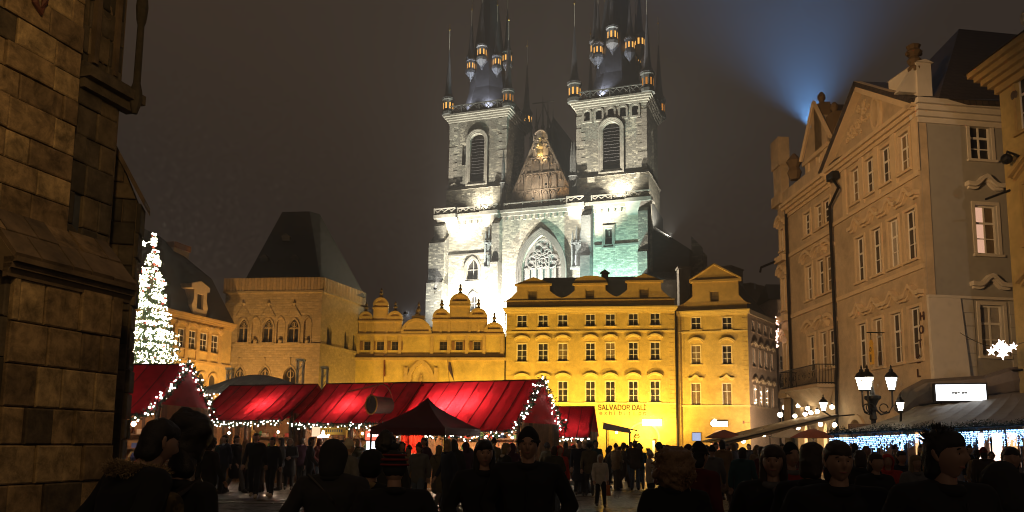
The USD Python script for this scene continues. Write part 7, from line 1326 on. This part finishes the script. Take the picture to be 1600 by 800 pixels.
# ================================================================ unseen lamps, each placed for what it lights
YC, OC, SO = (1., .615, .12), (1., .54, .17), (1., .56, .22)
for Fc, x, y, pw, cone, lab in ((DA, 3.5, -9, 3200, 75, 'unseen low sodium floodlight placed to light the left bays of the broad yellow house'), (DA, 11, -9, 3500, 75, 'unseen low sodium floodlight placed to light the middle bays of the broad yellow house'), (DA, 18.8, -5, 5000, 75, 'unseen low sodium floodlight placed to light the wall round the gallery arch'),
                    (CO, 5, -11, 1700, 70, 'unseen low sodium floodlight placed to light the ochre corner house'), (SC, 5, -10, 2300, 75, 'unseen low sodium floodlight placed to light the left round gables'), (SC, 17, -10, 2700, 75, 'unseen low sodium floodlight placed to light the right round gables'),
                    (SB, 7, -13, 3600, 70, 'unseen low sodium floodlight placed to light the stone tower house'), (KI, 14, -11, 3000, 70, 'unseen low sodium floodlight placed to light the palace wing')):
    floodlight(Fc.world(x, y, 1.2), Fc.world(x, 0, 10), pw, YC if Fc in (DA, SC) else OC, lab, cone, .9, .25)  # unseen lamps in the square, placed to light the house fronts
floodlight((-15, 6, 10), (18.5, 43, 11), 11500, SO, 'out of view sodium floodlight placed to light the hotel row', 16, .8)
floodlight((-16, 4, 11), (18, 48, 17), 7200, SO, 'second out of view sodium floodlight placed to light the gables of the row', 14, .8)  # both out of view to the left, placed to light the right row
floodlight((5, -14, 12), (-5, 34, 9.2), 1500, SO, 'out of view sodium floodlight behind the viewer, placed to light the market roofs', 11.5, .35)  # out of view, placed to brighten the stall roofs
floodlight((9, -10, 9), (20.5, 38, 9), 1500, (1., .76, .56), 'out of view floodlight behind the viewer, placed to light the hotel flank', 15, .6)  # out of view, placed to brighten the grey flank
floodlight((-2.6, 4.6, 6.2), (-5.0, 8.9, 5.0), 70, (1., .60, .22), 'unseen sodium lamp outside the picture, placed to light the upper town hall wall', 62, .9, .2)
floodlight((-1.5, 2.0, 5.5), (-4.6, 9.4, 1.9), 17, (1., .62, .30), 'second unseen lamp outside the picture, placed to light the lower pier', 50, .9, .2)  # both lamps unseen, set where they light the town hall stones
bl = P(1268, 200, 55.5); floodlight(bl, bl + np.array([-1.8, 2, 30]), 36000, (.17, .47, 1.), 'blue searchlight on the roof behind the narrow gable, pointing into the fog', 52, 1.0)
floodlight(np.append(G(1203, 99), 3.2), sidef.world(6, 0, 9), 2200, (1., .70, .42), 'unseen lamp placed to light the pinkish side wing', 60, .9, .2, 2.9)  # unseen lamp, set here to brighten the side wing
floodlight((3.0, -4.5, 5.0), (1.0, 7.0, 1.6), 24, (1., .72, .46), 'unseen dim light behind the viewer, placed to light the nearest faces', 50, .9, .18)  # unseen light, set here to brighten the near faces
KF = 1.0
COLW, COLC = (1.0, .93, .78), (.50, 1.0, .88)
floodlight(cw(sx(742), -5.5, 17.5), cw(sx(765), 0, 27), 26000 * KF, (1., .96, .82), 'unseen floodlight behind the round gables, placed to light the left tower base', 75)  # church floodlights stay out of sight, placed for what they brighten
floodlight(cw(sx(800), -6, 19), cw(sx(846), 0, 30), 25000 * KF, (1., .95, .84), 'unseen floodlight on the dark roof, placed to light the church front', 74)
floodlight(cw(sx(955), -5.5, 19), cw(sx(950), 0, 32), 16000 * KF, COLC, 'unseen greenish floodlight behind the third attic gable, placed to light the church', 58)
for T, lab, k in ((TL, 'left', .75), (TR, 'right', 1.0)):
    xm = T['x0'] * .35 + T['x1'] * .65
    floodlight(cw(xm, -.2, ztop + .6), cw(xm - 1, T['y0'], ztop + 14), 1700 * KF * k, COLW, f'unseen floodlight on the church walk lighting the foot of the {lab} tower', 70, .9)
    floodlight(cw(T['x0'] + 2.2, -8, ztop - 14), cw((T['x0'] + T['x1']) / 2, T['y0'], T['zc'] - 7), 40000 * KF * k, COLW, f'unseen narrow floodlight trained on the belfry of the {lab} tower', 24, .8)
    for dx in ((-.55, .35) if lab == 'left' else (-.3,)):
        floodlight(cw(T['cx'] + T['R'] * dx * 1.1, T['y0'] - .35, T['zg'] + .5), cw(T['cx'] + T['R'] * dx * .5, T['cy'] - T['R'] * .4, T['zg'] + 8), 900 * KF, (.85, .9, 1.), f'unseen small floodlight lighting the spire from the gallery of the {lab} tower' + (' beside its corner turret' if dx > 0 else ''), 45, .8, .2)
floodlight(cw(xr - .3, 1.6, ztop + .5), cw(TR['x1'] + 1, TR['y0'] + 5, TR['zc'] - 8), 10, COLW, 'unseen small floodlight by the right tower foot, lighting the tower', 40)
floodlight(cw(TR['x1'] + 3.5, TR['y0'] + 1, ztop - 6), cw(TR['x1'], TR['y0'] + 5, ztop + 15), 2500 * KF, COLW, 'unseen floodlight on the aisle roof, placed to light the right tower side', 50)
floodlight(cw(gc + 1.6, .6, ns - 5.5), cw(gc, 2.6, ns + 1.6), 2600 * KF, (1., .74, .40), 'unseen warm floodlight below the gilded statue, placed to light it', 13, .8, .18)
floodlight(cw(gx1 - .8, 1.0, gzb + 1.0), cw(gc + 1.5, 3, gzb + 9), 160 * KF, (1., .55, .2), 'unseen warm floodlight placed to light the right of the statue gable', 40, .8, .18)
floodlight(cw(gc, -1.2, ztop + 1.5), cw(gc, 3, gzb + 7), 800 * KF, (1., .82, .62), 'unseen dim floodlight on the walk, placed to light the statue gable', 55, .9, .18)
floodlight(SC.world(SC.x(634, 490, 6), 6, SC.z(634, 489, 6)), cw(sx(690), 0, 20), 5200, (.86, .92, 1.), 'unseen pale floodlight behind the middle round gable, lighting fog and church', 44, .9)
